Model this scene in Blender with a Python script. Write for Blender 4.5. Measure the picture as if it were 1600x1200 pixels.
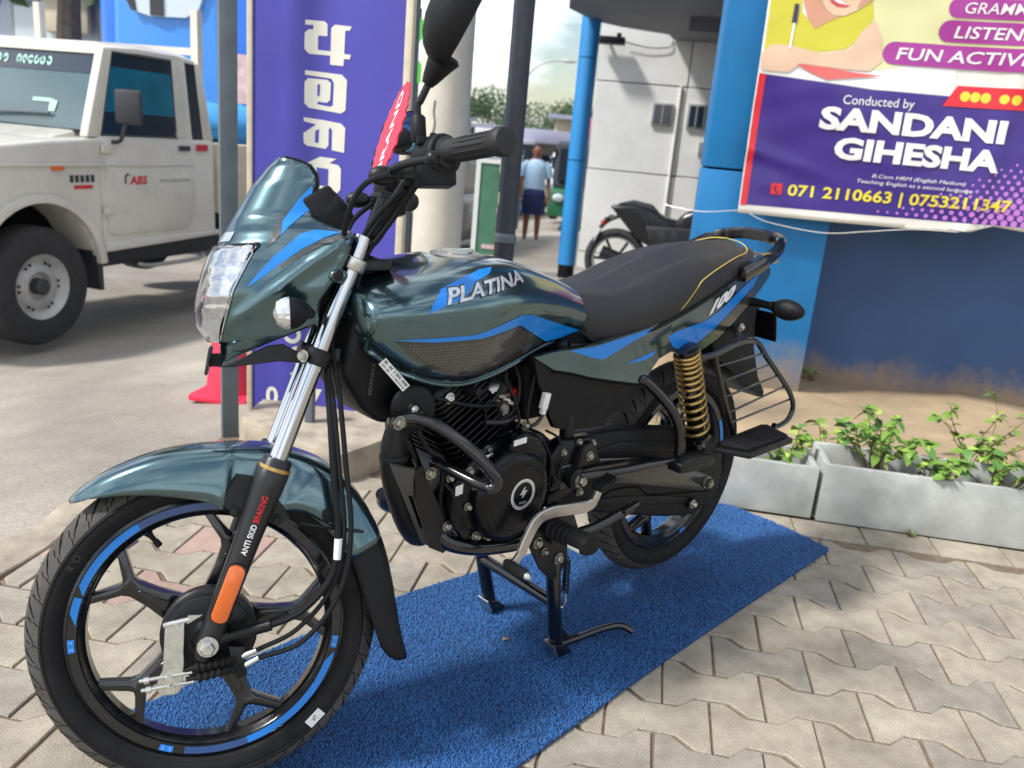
import bpy, bmesh, math, random
from mathutils import Vector, Matrix, noise
from mathutils.bvhtree import BVHTree
R = math.radians
rnd = random.Random(7)
for o in list(bpy.data.objects):
    bpy.data.objects.remove(o)
SC = bpy.context.scene
COL = SC.collection

# ------------------------------------------------------------------ camera
cd = bpy.data.cameras.new('camera'); cam = bpy.data.objects.new('camera', cd); COL.objects.link(cam)
cd.sensor_width = 36.0; cd.lens = 29.76; cd.clip_start = 0.05; cd.clip_end = 3000
fw = Vector((-0.13832, 0.95060, -0.27789)); rt = Vector((0.98196, 0.16815, 0.08643))
fw.normalize(); rt = (rt - fw*rt.dot(fw)).normalized(); up = rt.cross(fw)
cam.matrix_world = Matrix(((rt.x, up.x, -fw.x, .65043), (rt.y, up.y, -fw.y, -1.18471), (rt.z, up.z, -fw.z, 1.1481), (0, 0, 0, 1)))
cd.dof.use_dof = True; cd.dof.focus_distance = 1.62; cd.dof.aperture_fstop = 4.8
SC.camera = cam

# ------------------------------------------------------------------ sky and sun
SUN_DIR = Vector((-0.68, -0.46, 0.95)).normalized()          # towards the sun
w = bpy.data.worlds.new('World'); SC.world = w; w.use_nodes = True
nt = w.node_tree; nt.nodes.clear()
def N(nt, t, **k):
    n = nt.nodes.new(t)
    for a, b in k.items():
        if a in n.inputs: n.inputs[a].default_value = b
        else: setattr(n, a, b)
    return n
sky = N(nt, 'ShaderNodeTexSky', sky_type='NISHITA', sun_disc=False)
sky.sun_elevation = math.asin(SUN_DIR.z); sky.sun_rotation = math.atan2(SUN_DIR.x, SUN_DIR.y)
sky.altitude = 50; sky.air_density = 1.2; sky.dust_density = 1.0; sky.ozone_density = 1.0
tc = N(nt, 'ShaderNodeTexCoord')
mp = N(nt, 'ShaderNodeMapping'); mp.inputs['Scale'].default_value = (1.0, 1.0, 2.6)
nz = N(nt, 'ShaderNodeTexNoise', Scale=2.6, Detail=7.0, Roughness=0.58)
cr = N(nt, 'ShaderNodeValToRGB'); cr.color_ramp.elements[0].position = .42; cr.color_ramp.elements[1].position = .62
mx = N(nt, 'ShaderNodeMix', data_type='RGBA')
mx.inputs[7].default_value = (12.5, 12.8, 13.2, 1)
bg = N(nt, 'ShaderNodeBackground', Strength=0.108)
ow = N(nt, 'ShaderNodeOutputWorld')
L = nt.links.new
L(tc.outputs['Generated'], mp.inputs[0]); L(mp.outputs[0], nz.inputs['Vector']); L(nz.outputs[0], cr.inputs[0])
L(cr.outputs[0], mx.inputs[0]); L(sky.outputs[0], mx.inputs[6]); L(mx.outputs[2], bg.inputs[0]); L(bg.outputs[0], ow.inputs[0])
sl = bpy.data.lights.new('sun', 'SUN'); sl.energy = 3.1; sl.angle = R(7.0); sl.color = (1, .975, .94)
so = bpy.data.objects.new('sun', sl); COL.objects.link(so); so.location = (-6, -3, 9)
so.rotation_euler = SUN_DIR.to_track_quat('Z', 'Y').to_euler()
SC.view_settings.view_transform = 'Standard'; SC.view_settings.look = 'None'
SC.view_settings.exposure = 0.46; SC.view_settings.gamma = 1.0
SC.view_settings.use_curve_mapping = False
SC.render.engine = 'CYCLES'

# ------------------------------------------------------------------ helpers
def catmull(pts, k=6, closed=False):
    P = [Vector(p) for p in pts]
    if len(P) < 3: return P
    out = []; n = len(P)
    rng = range(n) if closed else range(n-1)
    for i in rng:
        p0 = P[(i-1) % n] if (closed or i > 0) else P[0]*2-P[1]
        p1 = P[i]; p2 = P[(i+1) % n]
        p3 = P[(i+2) % n] if (closed or i+2 < n) else P[-1]*2-P[-2]
        for j in range(k):
            t = j/k; t2 = t*t; t3 = t2*t
            out.append(.5*((2*p1)+(p2-p0)*t+(2*p0-5*p1+4*p2-p3)*t2+(3*p1-p0-3*p2+p3)*t3))
    if not closed: out.append(P[-1])
    return out

def interp(tab, x):
    """tab: rows (x, a, b, ...) sorted by x; smooth interpolation of the rest"""
    if x <= tab[0][0]: return list(tab[0][1:])
    if x >= tab[-1][0]: return list(tab[-1][1:])
    for i in range(len(tab)-1):
        if tab[i][0] <= x <= tab[i+1][0]:
            a, b = tab[i], tab[i+1]
            t = (x-a[0])/(b[0]-a[0])
            return [p+(q-p)*t for p, q in zip(a[1:], b[1:])]

def fill2d(poly, maxlen=None, holes=()):
    bm = bmesh.new()
    vs = [bm.verts.new((p[0], p[1], 0)) for p in poly]
    bm.faces.new(vs)
    bmesh.ops.triangulate(bm, faces=bm.faces[:])
    if maxlen:
        for _ in range(7):
            es = [e for e in bm.edges if e.calc_length() > maxlen]
            if not es: break
            bmesh.ops.subdivide_edges(bm, edges=es, cuts=1)
            bmesh.ops.triangulate(bm, faces=[f for f in bm.faces if len(f.verts) > 3])
    bm.verts.index_update()
    v = [(q.co.x, q.co.y) for q in bm.verts]; f = [tuple(q.index for q in p.verts) for p in bm.faces]
    bm.free(); return v, f

def subdiv(vf, maxlen):
    bm = bmesh.new(); vs = [bm.verts.new((p[0], p[1], 0)) for p in vf[0]]
    for q in vf[1]:
        try: bm.faces.new([vs[i] for i in q])
        except ValueError: pass
    for _ in range(6):
        es = [e for e in bm.edges if e.calc_length() > maxlen]
        if not es: break
        bmesh.ops.subdivide_edges(bm, edges=es, cuts=1); bmesh.ops.triangulate(bm, faces=[f for f in bm.faces if len(f.verts) > 3])
    bm.verts.index_update(); v = [(q.co.x, q.co.y) for q in bm.verts]; f = [tuple(q.index for q in p.verts) for p in bm.faces]; bm.free(); return v, f

def text2d(body, size=1.0, shear=0.0, bold=0.0, align='LEFT', sx=1.0, space=1.0):
    c = bpy.data.curves.new('t', 'FONT'); c.body = body; c.size = size; c.shear = shear; c.offset = bold*size
    c.align_x = align; c.resolution_u = 3; c.space_character = space
    o = bpy.data.objects.new('t', c); COL.objects.link(o)
    dg = bpy.context.evaluated_depsgraph_get()
    m = bpy.data.meshes.new_from_object(o.evaluated_get(dg))
    bm = bmesh.new(); bm.from_mesh(m); bmesh.ops.triangulate(bm, faces=bm.faces[:]); bm.verts.index_update()
    v = [(q.co.x*sx, q.co.y) for q in bm.verts]; f = [tuple(q.index for q in p.verts) for p in bm.faces]
    bm.free(); bpy.data.objects.remove(o); bpy.data.curves.remove(c); bpy.data.meshes.remove(m)
    return v, f

class MB:
    def __init__(s): s.v = []; s.f = []
    def add(s, v, f):
        b = len(s.v); s.v += [Vector(p) for p in v]; s.f += [tuple(i+b for i in q) for q in f]; return s
    def box(s, c, d, M=None):
        x, y, z = [q/2 for q in d]
        v = [Vector((sx*x, sy*y, sz*z)) for sx in (-1, 1) for sy in (-1, 1) for sz in (-1, 1)]
        if M: v = [M @ p for p in v]
        c = Vector(c)
        return s.add([p+c for p in v], [(0, 1, 3, 2), (4, 6, 7, 5), (0, 4, 5, 1), (2, 3, 7, 6), (0, 2, 6, 4), (1, 5, 7, 3)])
    def bb(s, x0, x1, y0, y1, z0, z1): return s.box(((x0+x1)/2, (y0+y1)/2, (z0+z1)/2), (abs(x1-x0), abs(y1-y0), abs(z1-z0)))
    def ring(s, c, n, r, k, ref=None):
        n = Vector(n).normalized(); ref = Vector(ref) if ref else (Vector((0, 0, 1)) if abs(n.z) < .9 else Vector((1, 0, 0)))
        a = n.cross(ref).normalized(); b = n.cross(a)
        return [Vector(c)+a*(r*math.cos(2*math.pi*i/k))+b*(r*math.sin(2*math.pi*i/k)) for i in range(k)]
    def loft(s, rings, caps=True, closed=True):
        k = len(rings[0]); b = len(s.v)
        for r in rings: s.v += [Vector(p) for p in r]
        for i in range(len(rings)-1):
            for j in range(k if closed else k-1):
                j2 = (j+1) % k
                s.f.append((b+i*k+j, b+i*k+j2, b+(i+1)*k+j2, b+(i+1)*k+j))
        if caps and closed:
            s.f.append(tuple(b+j for j in range(k))[::-1]); e = b+(len(rings)-1)*k
            s.f.append(tuple(e+j for j in range(k)))
        return s
    def cyl(s, p0, p1, r0, r1=None, k=14):
        p0, p1 = Vector(p0), Vector(p1); r1 = r0 if r1 is None else r1
        return s.loft([s.ring(p0, p1-p0, r0, k), s.ring(p1, p1-p0, r1, k)])
    def turn(s, o, ax, prof, k=24, caps=True):
        """profile rows (h, r) along axis ax from o"""
        o = Vector(o); ax = Vector(ax).normalized()
        return s.loft([s.ring(o+ax*h, ax, max(r, 1e-4), k) for h, r in prof], caps)
    def tube(s, pts, r, k=8, sm=6, closed=False):
        P = catmull(pts, sm, closed) if sm else [Vector(p) for p in pts]
        rings = []; n = len(P); T = (P[1]-P[0]).normalized()
        a = T.cross(Vector((0, 0, 1)) if abs(T.z) < .9 else Vector((0, 1, 0))).normalized()
        for i, p in enumerate(P):
            if closed: t = (P[(i+1) % n]-P[i-1]).normalized()
            else: t = (P[min(i+1, n-1)]-P[max(i-1, 0)]).normalized()
            a = (a-t*a.dot(t)).normalized(); b = t.cross(a)
            rr = r(i/(n-1)) if callable(r) else r
            rings.append([p+a*(rr*math.cos(2*math.pi*j/k))+b*(rr*math.sin(2*math.pi*j/k)) for j in range(k)])
        if closed: rings.append(rings[0])
        return s.loft(rings, not closed)
    def lathe(s, o, prof, ax='y', k=48, closed=True, a0=0, a1=2*math.pi):
        """closed profile (r, h) swept round axis through o"""
        o = Vector(o); b = len(s.v); m = len(prof); full = abs(a1-a0-2*math.pi) < 1e-6; n = k if full else k+1
        for i in range(n):
            t = a0+(a1-a0)*i/k; c, d = math.cos(t), math.sin(t)
            for r, h in prof:
                s.v.append(o+(Vector((r*c, h, r*d)) if ax == 'y' else Vector((r*c, r*d, h)) if ax == 'z' else Vector((h, r*c, r*d))))
        for i in range(k):
            i2 = (i+1) % n
            for j in range(m if closed else m-1):
                j2 = (j+1) % m
                s.f.append((b+i*m+j, b+i*m+j2, b+i2*m+j2, b+i2*m+j))
        if not full and closed:
            s.f.append(tuple(b+j for j in range(m))); s.f.append(tuple(b+k*m+j for j in range(m))[::-1])
        return s
    def prism(s, poly, y0, y1, fn=None):
        """polygon in (x,z) extruded in y; fn(a,b,h) maps"""
        fn = fn or (lambda a, b, h: (a, h, b))
        n = len(poly); b = len(s.v)
        s.v += [Vector(fn(p[0], p[1], y0)) for p in poly]+[Vector(fn(p[0], p[1], y1)) for p in poly]
        s.f.append(tuple(b+i for i in range(n))); s.f.append(tuple(b+n+i for i in range(n))[::-1])
        for i in range(n): s.f.append((b+i, b+(i+1) % n, b+n+(i+1) % n, b+n+i))
        return s
    def ell(s, c, r, nu=20, nv=12, M=None):
        c = Vector(c); rings = []
        for i in range(nv+1):
            t = math.pi*(i/nv)-math.pi/2
            ring = [Vector((r[0]*max(math.cos(t), .004)*math.cos(2*math.pi*j/nu), r[1]*max(math.cos(t), .004)*math.sin(2*math.pi*j/nu), r[2]*math.sin(t))) for j in range(nu)]
            rings.append([c+(M @ p if M else p) for p in ring])
        return s.loft(rings)
    def mir(s):
        """add the mirror image in y"""
        b = len(s.v); v = [Vector((p.x, -p.y, p.z)) for p in s.v]; f = [tuple(i+b for i in q[::-1]) for q in s.f]
        s.v += v; s.f += f; return s
    def flip(s): s.v = [Vector((p.x, -p.y, p.z)) for p in s.v]; s.f = [q[::-1] for q in s.f]; return s
    def xf(s, fn): s.v = [Vector(fn(p)) for p in s.v]; return s
    def build(s, name, mat, parent=None, xf=None, bev=0, seg=2, angle=38, rough=0, recalc=True):
        me = bpy.data.meshes.new(name)
        me.from_pydata([tuple(xf(p)) if xf else tuple(p) for p in s.v], [], s.f)
        if recalc or bev:
            bm = bmesh.new(); bm.from_mesh(me)
            if recalc: bmesh.ops.recalc_face_normals(bm, faces=bm.faces[:])
            if bev:
                es = [e for e in bm.edges if len(e.link_faces) == 2 and e.calc_face_angle(0) > R(25)]
                bmesh.ops.bevel(bm, geom=es, offset=bev, segments=seg, affect='EDGES', profile=.5, clamp_overlap=True)
            bm.to_mesh(me); bm.free()
        me.polygons.foreach_set('use_smooth', [True]*len(me.polygons))
        me.set_sharp_from_angle(angle=R(angle))
        if mat: me.materials.append(mat)
        o = bpy.data.objects.new(name, me); COL.objects.link(o)
        if parent: o.parent = parent
        return o
    def bvh(s): return BVHTree.FromPolygons([tuple(p) for p in s.v], s.f)

def empty(name, loc, rz=0):
    o = bpy.data.objects.new(name, None); COL.objects.link(o); o.location = loc; o.rotation_euler = (0, 0, rz)
    o.empty_display_size = .2; return o
def tag(o, label=None, cat=None, group=None, kind=None):
    if label: o['label'] = label
    if cat: o['category'] = cat
    if group: o['group'] = group
    if kind: o['kind'] = kind
    return o
def tris(vf, fn, name, mat, parent=None, xf=None):
    m = MB(); m.add([fn(*p) for p in vf[0]], vf[1]); return m.build(name, mat, parent, xf, recalc=False)
def place(vf, o=(0, 0), ang=0, s=1):
    c, d = math.cos(ang), math.sin(ang)
    return [(o[0]+s*(c*x-d*y), o[1]+s*(d*x+c*y)) for x, y in vf[0]], vf[1]
def join2d(*vfs):
    V, F = [], []
    for v, f in vfs:
        b = len(V); V += v; F += [tuple(i+b for i in q) for q in f]
    return V, F

# ------------------------------------------------------------------ materials
def srgb(r, g, b):
    return tuple((c/255/12.92 if c/255 <= .04045 else ((c/255+.055)/1.055)**2.4) for c in (r, g, b))
MATS = {}
def mat(name, col, rough=.5, metal=0, coat=0, var=0, vscale=8, bump=0, bscale=200, spec=.5, trans=0, emit=None, rvar=0, col2=None, det=5, objrand=0, ior=None, crough=.05, sheen=0):
    m = bpy.data.materials.new(name); m.use_nodes = True; nt = m.node_tree; b = nt.nodes['Principled BSDF']
    c = (*col, 1); b.inputs['Base Color'].default_value = c; b.inputs['Roughness'].default_value = rough
    b.inputs['Metallic'].default_value = metal; b.inputs['Coat Weight'].default_value = coat; b.inputs['Coat Roughness'].default_value = crough
    b.inputs['Specular IOR Level'].default_value = spec; b.inputs['Transmission Weight'].default_value = trans
    if ior: b.inputs['IOR'].default_value = ior
    if sheen: b.inputs['Sheen Weight'].default_value = sheen
    tc = N(nt, 'ShaderNodeTexCoord'); L = nt.links.new
    if emit: b.inputs['Emission Color'].default_value = (*emit[:3], 1); b.inputs['Emission Strength'].default_value = emit[3]
    last = None
    if var or col2:
        n = N(nt, 'ShaderNodeTexNoise', Scale=vscale, Detail=float(det), Roughness=.6); L(tc.outputs['Object'], n.inputs['Vector'])
        mx = N(nt, 'ShaderNodeMix', data_type='RGBA')
        c2 = col2 or tuple(min(1, q*(1+var)) for q in col)
        c1 = col if col2 else tuple(q*(1-var) for q in col)
        mx.inputs[6].default_value = (*c1, 1); mx.inputs[7].default_value = (*c2, 1)
        rp = N(nt, 'ShaderNodeMapRange'); rp.inputs[1].default_value = .3; rp.inputs[2].default_value = .7
        L(n.outputs[0], rp.inputs[0]); L(rp.outputs[0], mx.inputs[0]); last = mx.outputs[2]
    if objrand:
        oi = N(nt, 'ShaderNodeObjectInfo'); hs = N(nt, 'ShaderNodeHueSaturation')
        mr = N(nt, 'ShaderNodeMapRange'); mr.inputs[3].default_value = 1-objrand; mr.inputs[4].default_value = 1+objrand
        L(oi.outputs['Random'], mr.inputs[0]); L(mr.outputs[0], hs.inputs['Value'])
        if last: L(last, hs.inputs['Color'])
        else: hs.inputs['Color'].default_value = c
        last = hs.outputs[0]
    if last: L(last, b.inputs['Base Color'])
    if rvar:
        n = N(nt, 'ShaderNodeTexNoise', Scale=vscale*1.7, Detail=4.0); L(tc.outputs['Object'], n.inputs['Vector'])
        rp = N(nt, 'ShaderNodeMapRange'); rp.inputs[1].default_value = .3; rp.inputs[2].default_value = .7
        rp.inputs[3].default_value = max(0, rough-rvar); rp.inputs[4].default_value = min(1, rough+rvar)
        L(n.outputs[0], rp.inputs[0]); L(rp.outputs[0], b.inputs['Roughness'])
    if bump:
        n = N(nt, 'ShaderNodeTexNoise', Scale=bscale, Detail=4.0); L(tc.outputs['Object'], n.inputs['Vector'])
        bp = N(nt, 'ShaderNodeBump', Strength=bump, Distance=.002); L(n.outputs[0], bp.inputs['Height']); L(bp.outputs[0], b.inputs['Normal'])
    MATS[name] = m; return m
M_ = MATS
def stain(name, scale, lo, hi, a=.32, b_=.64):
    """irregular dirt that runs over a whole surface"""
    nt = M_[name].node_tree; b = nt.nodes['Principled BSDF']; L = nt.links.new; s = b.inputs['Base Color']
    ge = N(nt, 'ShaderNodeNewGeometry'); n = N(nt, 'ShaderNodeTexNoise', Scale=scale, Detail=10.0, Roughness=.66); L(ge.outputs['Position'], n.inputs['Vector'])
    m = N(nt, 'ShaderNodeMapRange'); m.inputs[1].default_value = a; m.inputs[2].default_value = b_; m.inputs[3].default_value = lo; m.inputs[4].default_value = hi; L(n.outputs[0], m.inputs[0])
    h = N(nt, 'ShaderNodeHueSaturation'); L(m.outputs[0], h.inputs['Value'])
    if s.links: L(s.links[0].from_socket, h.inputs['Color'])
    else: h.inputs['Color'].default_value = s.default_value
    L(h.outputs[0], s)
mat('teal', srgb(80, 106, 112), .2, metal=.92, coat=1, var=.05, vscale=900, rvar=.03)
mat('teal_lens', (.75, .8, .8), .04, trans=1, ior=1.12)
mat('blue_decal', srgb(0, 122, 210), .35, coat=.35)
mat('blue_dark', srgb(8, 66, 122), .3, coat=1)
mat('grey_decal', srgb(74, 76, 74), .3, coat=1, metal=.5)
mat('carbon_decal', srgb(44, 42, 42), .3, coat=1)
mat('silver_decal', srgb(205, 208, 212), .28, metal=.6, coat=.6)
mat('white_print', srgb(235, 236, 238), .45)
mat('red_print', srgb(215, 28, 48), .45)
mat('gloss_black', (.004, .004, .0055), .2, coat=.5, rvar=.06, vscale=30)
mat('satin_black', (.005, .0055, .0068), .38, spec=.35, rvar=.1, vscale=25, bump=.08, bscale=700)
mat('plastic_black', (.005, .0055, .007), .48, spec=.25, bump=.25, bscale=900, rvar=.08, vscale=20)
mat('deep_black', (.003, .003, .0035), .8, spec=.15)
mat('rubber', (.009, .009, .0098), .7, spec=.25, var=.25, vscale=14, bump=.2, bscale=500, rvar=.1)
mat('tread_rubber', (.06, .054, .048), .88, var=.3, vscale=20, bump=.3, bscale=400)
mat('groove', (.003, .003, .003), .95, spec=.1)
mat('grip_rubber', (.013, .013, .014), .6, bump=.2, bscale=600)
mat('seat_vinyl', (.010, .010, .0135), .44, bump=.5, bscale=420, rvar=.06, vscale=12, sheen=.05)
mat('yellow_stitch', srgb(198, 176, 82), .6)
mat('chrome', (.56, .57, .6), .1, metal=1, rvar=.04, vscale=30)
mat('zinc', (.62, .62, .58), .3, metal=1, var=.12, vscale=60, rvar=.1)
mat('bolt', (.36, .345, .30), .36, metal=1, var=.2, vscale=90)
mat('alloy', (.52, .5, .47), .38, metal=1, var=.08, vscale=40, rvar=.08)
mat('spring', srgb(190, 158, 98), .28, metal=.85, var=.1, vscale=50)
mat('fork_grey', (.032, .033, .036), .36, metal=.6, rvar=.06, vscale=30)
mat('amber', srgb(216, 98, 8), .18, coat=1, bump=.5, bscale=1500)
mat('red_lens', srgb(170, 12, 14), .15, coat=1)
mat('reflector', (.58, .59, .62), .1, metal=1, bump=.45, bscale=22, var=.3, vscale=20)
mat('clear', (.95, .96, .97), .05, trans=1, ior=1.15)
mat('indicator_clear', (.72, .72, .74), .12, metal=.8, bump=.9, bscale=120)
mat('mirror_glass', srgb(40, 120, 160), .04, metal=1)
mat('exhaust', (.018, .018, .02), .5, metal=.4, var=.3, vscale=30)
mat('engine', (.003, .0033, .005), .25, spec=.35, metal=.2, rvar=.1, vscale=40, bump=.15, bscale=300)
mat('sticker', srgb(222, 222, 218), .5, var=.03, vscale=60)
mat('ink', (.05, .05, .055), .6)
mat('copper', srgb(190, 120, 60), .4, metal=.6)
# ================================================================== THE SETTING
mat('sand_joint', srgb(118, 102, 84), .95, var=.3, vscale=40, bump=.8, bscale=250)
mat('soil', srgb(170, 148, 118), .95, var=.22, vscale=3, bump=1, bscale=60, det=9)
mat('concrete', srgb(164, 152, 134), .9, var=.32, vscale=12, bump=1, bscale=70, det=10)
mat('concrete_grey', srgb(166, 168, 164), .85, var=.14, vscale=6, bump=.35, bscale=120, det=9)
def paver_mat(name, base, dark):
    m = mat(name, base, .9, bump=.7, bscale=260, objrand=.06, col2=dark, vscale=16, det=9)
    nt = m.node_tree; b = nt.nodes['Principled BSDF']
    # speckle of small aggregate
    tc = N(nt, 'ShaderNodeTexCoord'); v = N(nt, 'ShaderNodeTexNoise', Scale=420.0, Detail=2.0)
    nt.links.new(tc.outputs['Object'], v.inputs['Vector'])
    src = b.inputs['Base Color'].links[0].from_socket
    mr = N(nt, 'ShaderNodeMapRange'); mr.inputs[1].default_value = .3; mr.inputs[2].default_value = .7; mr.inputs[3].default_value = .64; mr.inputs[4].default_value = 1.28
    nt.links.new(v.outputs[0], mr.inputs[0])
    hs = N(nt, 'ShaderNodeHueSaturation'); nt.links.new(src, hs.inputs['Color']); nt.links.new(mr.outputs[0], hs.inputs['Value'])
    ge = N(nt, 'ShaderNodeNewGeometry'); n2 = N(nt, 'ShaderNodeTexNoise', Scale=3.2, Detail=8.0, Roughness=.62); nt.links.new(ge.outputs['Position'], n2.inputs['Vector'])
    m2 = N(nt, 'ShaderNodeMapRange'); m2.inputs[1].default_value = .32; m2.inputs[2].default_value = .62; m2.inputs[3].default_value = .66; m2.inputs[4].default_value = .98; nt.links.new(n2.outputs[0], m2.inputs[0])
    h2 = N(nt, 'ShaderNodeHueSaturation'); nt.links.new(hs.outputs[0], h2.inputs['Color']); nt.links.new(m2.outputs[0], h2.inputs['Value'])
    nt.links.new(h2.outputs[0], b.inputs['Base Color']); return m
PV = [paver_mat('paver_beige', srgb(184, 173, 154), srgb(154, 144, 127)), paver_mat('paver_grey', srgb(178, 169, 153), srgb(147, 139, 126)),
      paver_mat('paver_pink', srgb(190, 160, 146), srgb(172, 146, 132)), paver_mat('paver_pale', srgb(188, 178, 159), srgb(160, 149, 131))]
def road_mat():
    m = mat('road', srgb(160, 152, 140), .92, var=.2, vscale=1.1, bump=.9, bscale=140, det=10)
    nt = m.node_tree; b = nt.nodes['Principled BSDF']; tc = N(nt, 'ShaderNodeTexCoord')
    v = N(nt, 'ShaderNodeTexNoise', Scale=110.0, Detail=5.0, Roughness=.75); nt.links.new(tc.outputs['Object'], v.inputs['Vector'])
    src = b.inputs['Base Color'].links[0].from_socket
    mr = N(nt, 'ShaderNodeMapRange'); mr.inputs[1].default_value = .3; mr.inputs[2].default_value = .7; mr.inputs[3].default_value = .62; mr.inputs[4].default_value = 1.3
    nt.links.new(v.outputs[0], mr.inputs[0]); hs = N(nt, 'ShaderNodeHueSaturation'); nt.links.new(src, hs.inputs['Color']); nt.links.new(mr.outputs[0], hs.inputs['Value'])
    nt.links.new(hs.outputs[0], b.inputs['Base Color']); return m
road_mat(); stain('road', .9, .66, 1.1); stain('soil', 1.6, .8, 1.08); stain('concrete', 4, .7, 1.1)
XE = -.815                                    # edge of the paved forecourt
def zr(x, y):
    z = -.055
    if x < XE: z -= .125*min(XE-x, 2.3)
    if y > 1.5: z -= .031*min(y-1.5, 13)
    return z
xs = [-900, -300, -100, -40, -20, -12, -8, -6]+[-5+.25*i for i in range(37)]+[5, 8, 14, 30, 100, 300, 900]
ys = [-600, -200, -60, -20, -8, -4]+[-2+.25*i for i in range(73)]+[18, 22, 30, 50, 100, 300, 1200]
m = MB(); nx = len(xs)
m.add([(x, y, zr(x, y)) for y in ys for x in xs], [(j*nx+i, j*nx+i+1, (j+1)*nx+i+1, (j+1)*nx+i) for j in range(len(ys)-1) for i in range(nx-1)])
road = m.build('road', M_['road'], recalc=False); tag(road, 'sandy beige road surface', None, kind='structure')

# --- forecourt of interlocking pavers
m = MB(); m.bb(XE, 4.2, -2.6, 1.62, -.05, -.0062)
pav = m.build('pavement', M_['sand_joint']); tag(pav, 'paved forecourt of interlocking concrete blocks', None, kind='structure')
LP, HP = .222, .137
def paver_mesh(kind, seed, cut=None):
    g = .0028; r = random.Random(seed)
    if kind == 'bone':
        hw, hn = .0865-g, .0505-g; e = LP/2-g
        pol = [(-e, -hw), (-.076, -hw), (-.038, -hn), (.038, -hn), (.076, -hw), (e, -hw), (e, hw), (.076, hw), (.038, hn), (-.038, hn), (-.076, hw), (-e, hw)]
    else:
        e, hw = LP/2-g, .068-g; pol = [(-e, -hw), (e, -hw), (e, hw), (-e, hw)]
    pol = [(x+r.uniform(-.0012, .0012), y+r.uniform(-.0012, .0012)) for x, y in pol]
    if cut is not None:                        # trimmed at the forecourt edge
        q = []
        for i in range(len(pol)):
            a, b = pol[i-1], pol[i]
            if (a[0] >= cut) != (b[0] >= cut): t = (cut-a[0])/(b[0]-a[0]); q.append((cut, a[1]+(b[1]-a[1])*t))
            if b[0] >= cut: q.append(b)
        pol = q
    def sc(d):
        n = len(pol); out = []
        for i in range(n):
            p0, p1, p2 = Vector(pol[i-1]), Vector(pol[i]), Vector(pol[(i+1) % n])
            a = (p1-p0).normalized(); b = (p2-p1).normalized(); q = Vector((-a.y, a.x))+Vector((-b.y, b.x))
            out.append(p1+q.normalized()*d*1.1)
        return out
    t0 = [(p.x, p.y, 0) for p in sc(.0028)]; t1 = [(p[0], p[1], -.0026) for p in pol]; t2 = [(p[0], p[1], -.03) for p in pol]
    m = MB(); m.loft([t0, t1, t2], caps=False); m.f.append(tuple(range(len(pol)))[::-1])
    o = m.build('paver', None, angle=20); me = o.data; bpy.data.objects.remove(o); return me
pmesh = [[paver_mesh('bone', 10*k+i) for i in range(2)] for k in range(len(PV))]
smesh = [paver_mesh('rect', 90+k) for k in range(len(PV))]
for k in range(len(PV)):
    for me in pmesh[k]+[smesh[k]]: me.materials.append(PV[k])
cnt = 0; rest = []
for r in range(-26, 2):
    vc = 1.213+HP*r
    off = 1.409+.1205*r
    k0 = math.ceil((XE-off)/LP)
    for k in range(k0-1, 22):
        xc = off+LP*(k+.5)
        if xc+LP/2 < XE+.03 or xc > 4.1: continue
        if vc < -.1 or xc > 2.6 or (vc < .1 and (xc > 1.7 or xc < -.6)):
            if xc-LP/2 > XE: rest.append((xc, vc))
            continue
        q = rnd.random(); ki = 0 if q < .42 else 1 if q < .66 else 3 if q < .97 else 2
        if abs(xc+.42) < .08 and abs(vc-.8) < .08: ki = 2
        me = rnd.choice(pmesh[ki]); rz_ = rnd.choice((0, math.pi))
        if xc-LP/2 < XE+.003: me = paver_mesh('bone', 200+cnt, XE+.004-xc); me.materials.append(PV[ki]); rz_ = 0
        o = bpy.data.objects.new('paver', me); COL.objects.link(o); o.parent = pav
        o.location = (xc, vc, rnd.uniform(-.0016, .001)); o.rotation_euler = (rnd.uniform(-.005, .005), rnd.uniform(-.005, .005), rz_+rnd.uniform(-.006, .006)); cnt += 1
for k in range(-3, 14):
    xc = 1.03+LP*k+.1
    if xc < .2: continue
    ki = rnd.choice((0, 0, 1, 3)); o = bpy.data.objects.new('paver', smesh[ki]); COL.objects.link(o); o.parent = pav
    o.location = (xc, 1.525, rnd.uniform(-.004, -.001)); o.rotation_euler = (0, 0, rnd.uniform(-.01, .01)); cnt += 1
m = MB(); src = pmesh[0][0]                    # the blocks outside the view, joined
for (x, y) in rest: m.add([(v.co.x+x, v.co.y+y, v.co.z) for v in src.vertices], [tuple(p.vertices) for p in src.polygons])
o = m.build('paver_field', PV[0], pav, angle=20); o['kind'] = 'stuff'
print('pavers', cnt, len(rest))
# concrete edging along the forecourt, with the open gap beside it
def rough_box(x0, x1, y0, y1, z0, z1, n=14, amp=.012, seed=0, ax=1):
    m = MB(); rings = []
    for i in range(n+1):
        t = i/n
        a = (lambda q: (x0+(x1-x0)*q)) ; b = (lambda q: (y0+(y1-y0)*q))
        def jit(p):
            q = Vector(p)*9+Vector((seed*3.1, 0, 0)); return Vector(p)+Vector((noise.noise(q), noise.noise(q+Vector((7, 1, 3))), noise.noise(q+Vector((1, 9, 5)))*.7))*amp
        if ax == 1:
            y = b(t); mid = [(x0, y, z0), (x1, y, z0), (x1, y, (z0+z1)/2), (x1, y, z1), (x0*.34+x1*.66, y, z1), (x0*.66+x1*.34, y, z1), (x0, y, z1), (x0, y, (z0+z1)/2)]
        else:
            x = a(t); mid = [(x, y0, z0), (x, y1, z0), (x, y1, (z0+z1)/2), (x, y1, z1), (x, y0*.34+y1*.66, z1), (x, y0*.66+y1*.34, z1), (x, y0, z1), (x, y0, (z0+z1)/2)]
        rings.append([jit(p) for p in mid])
    return m.loft(rings)
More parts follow.
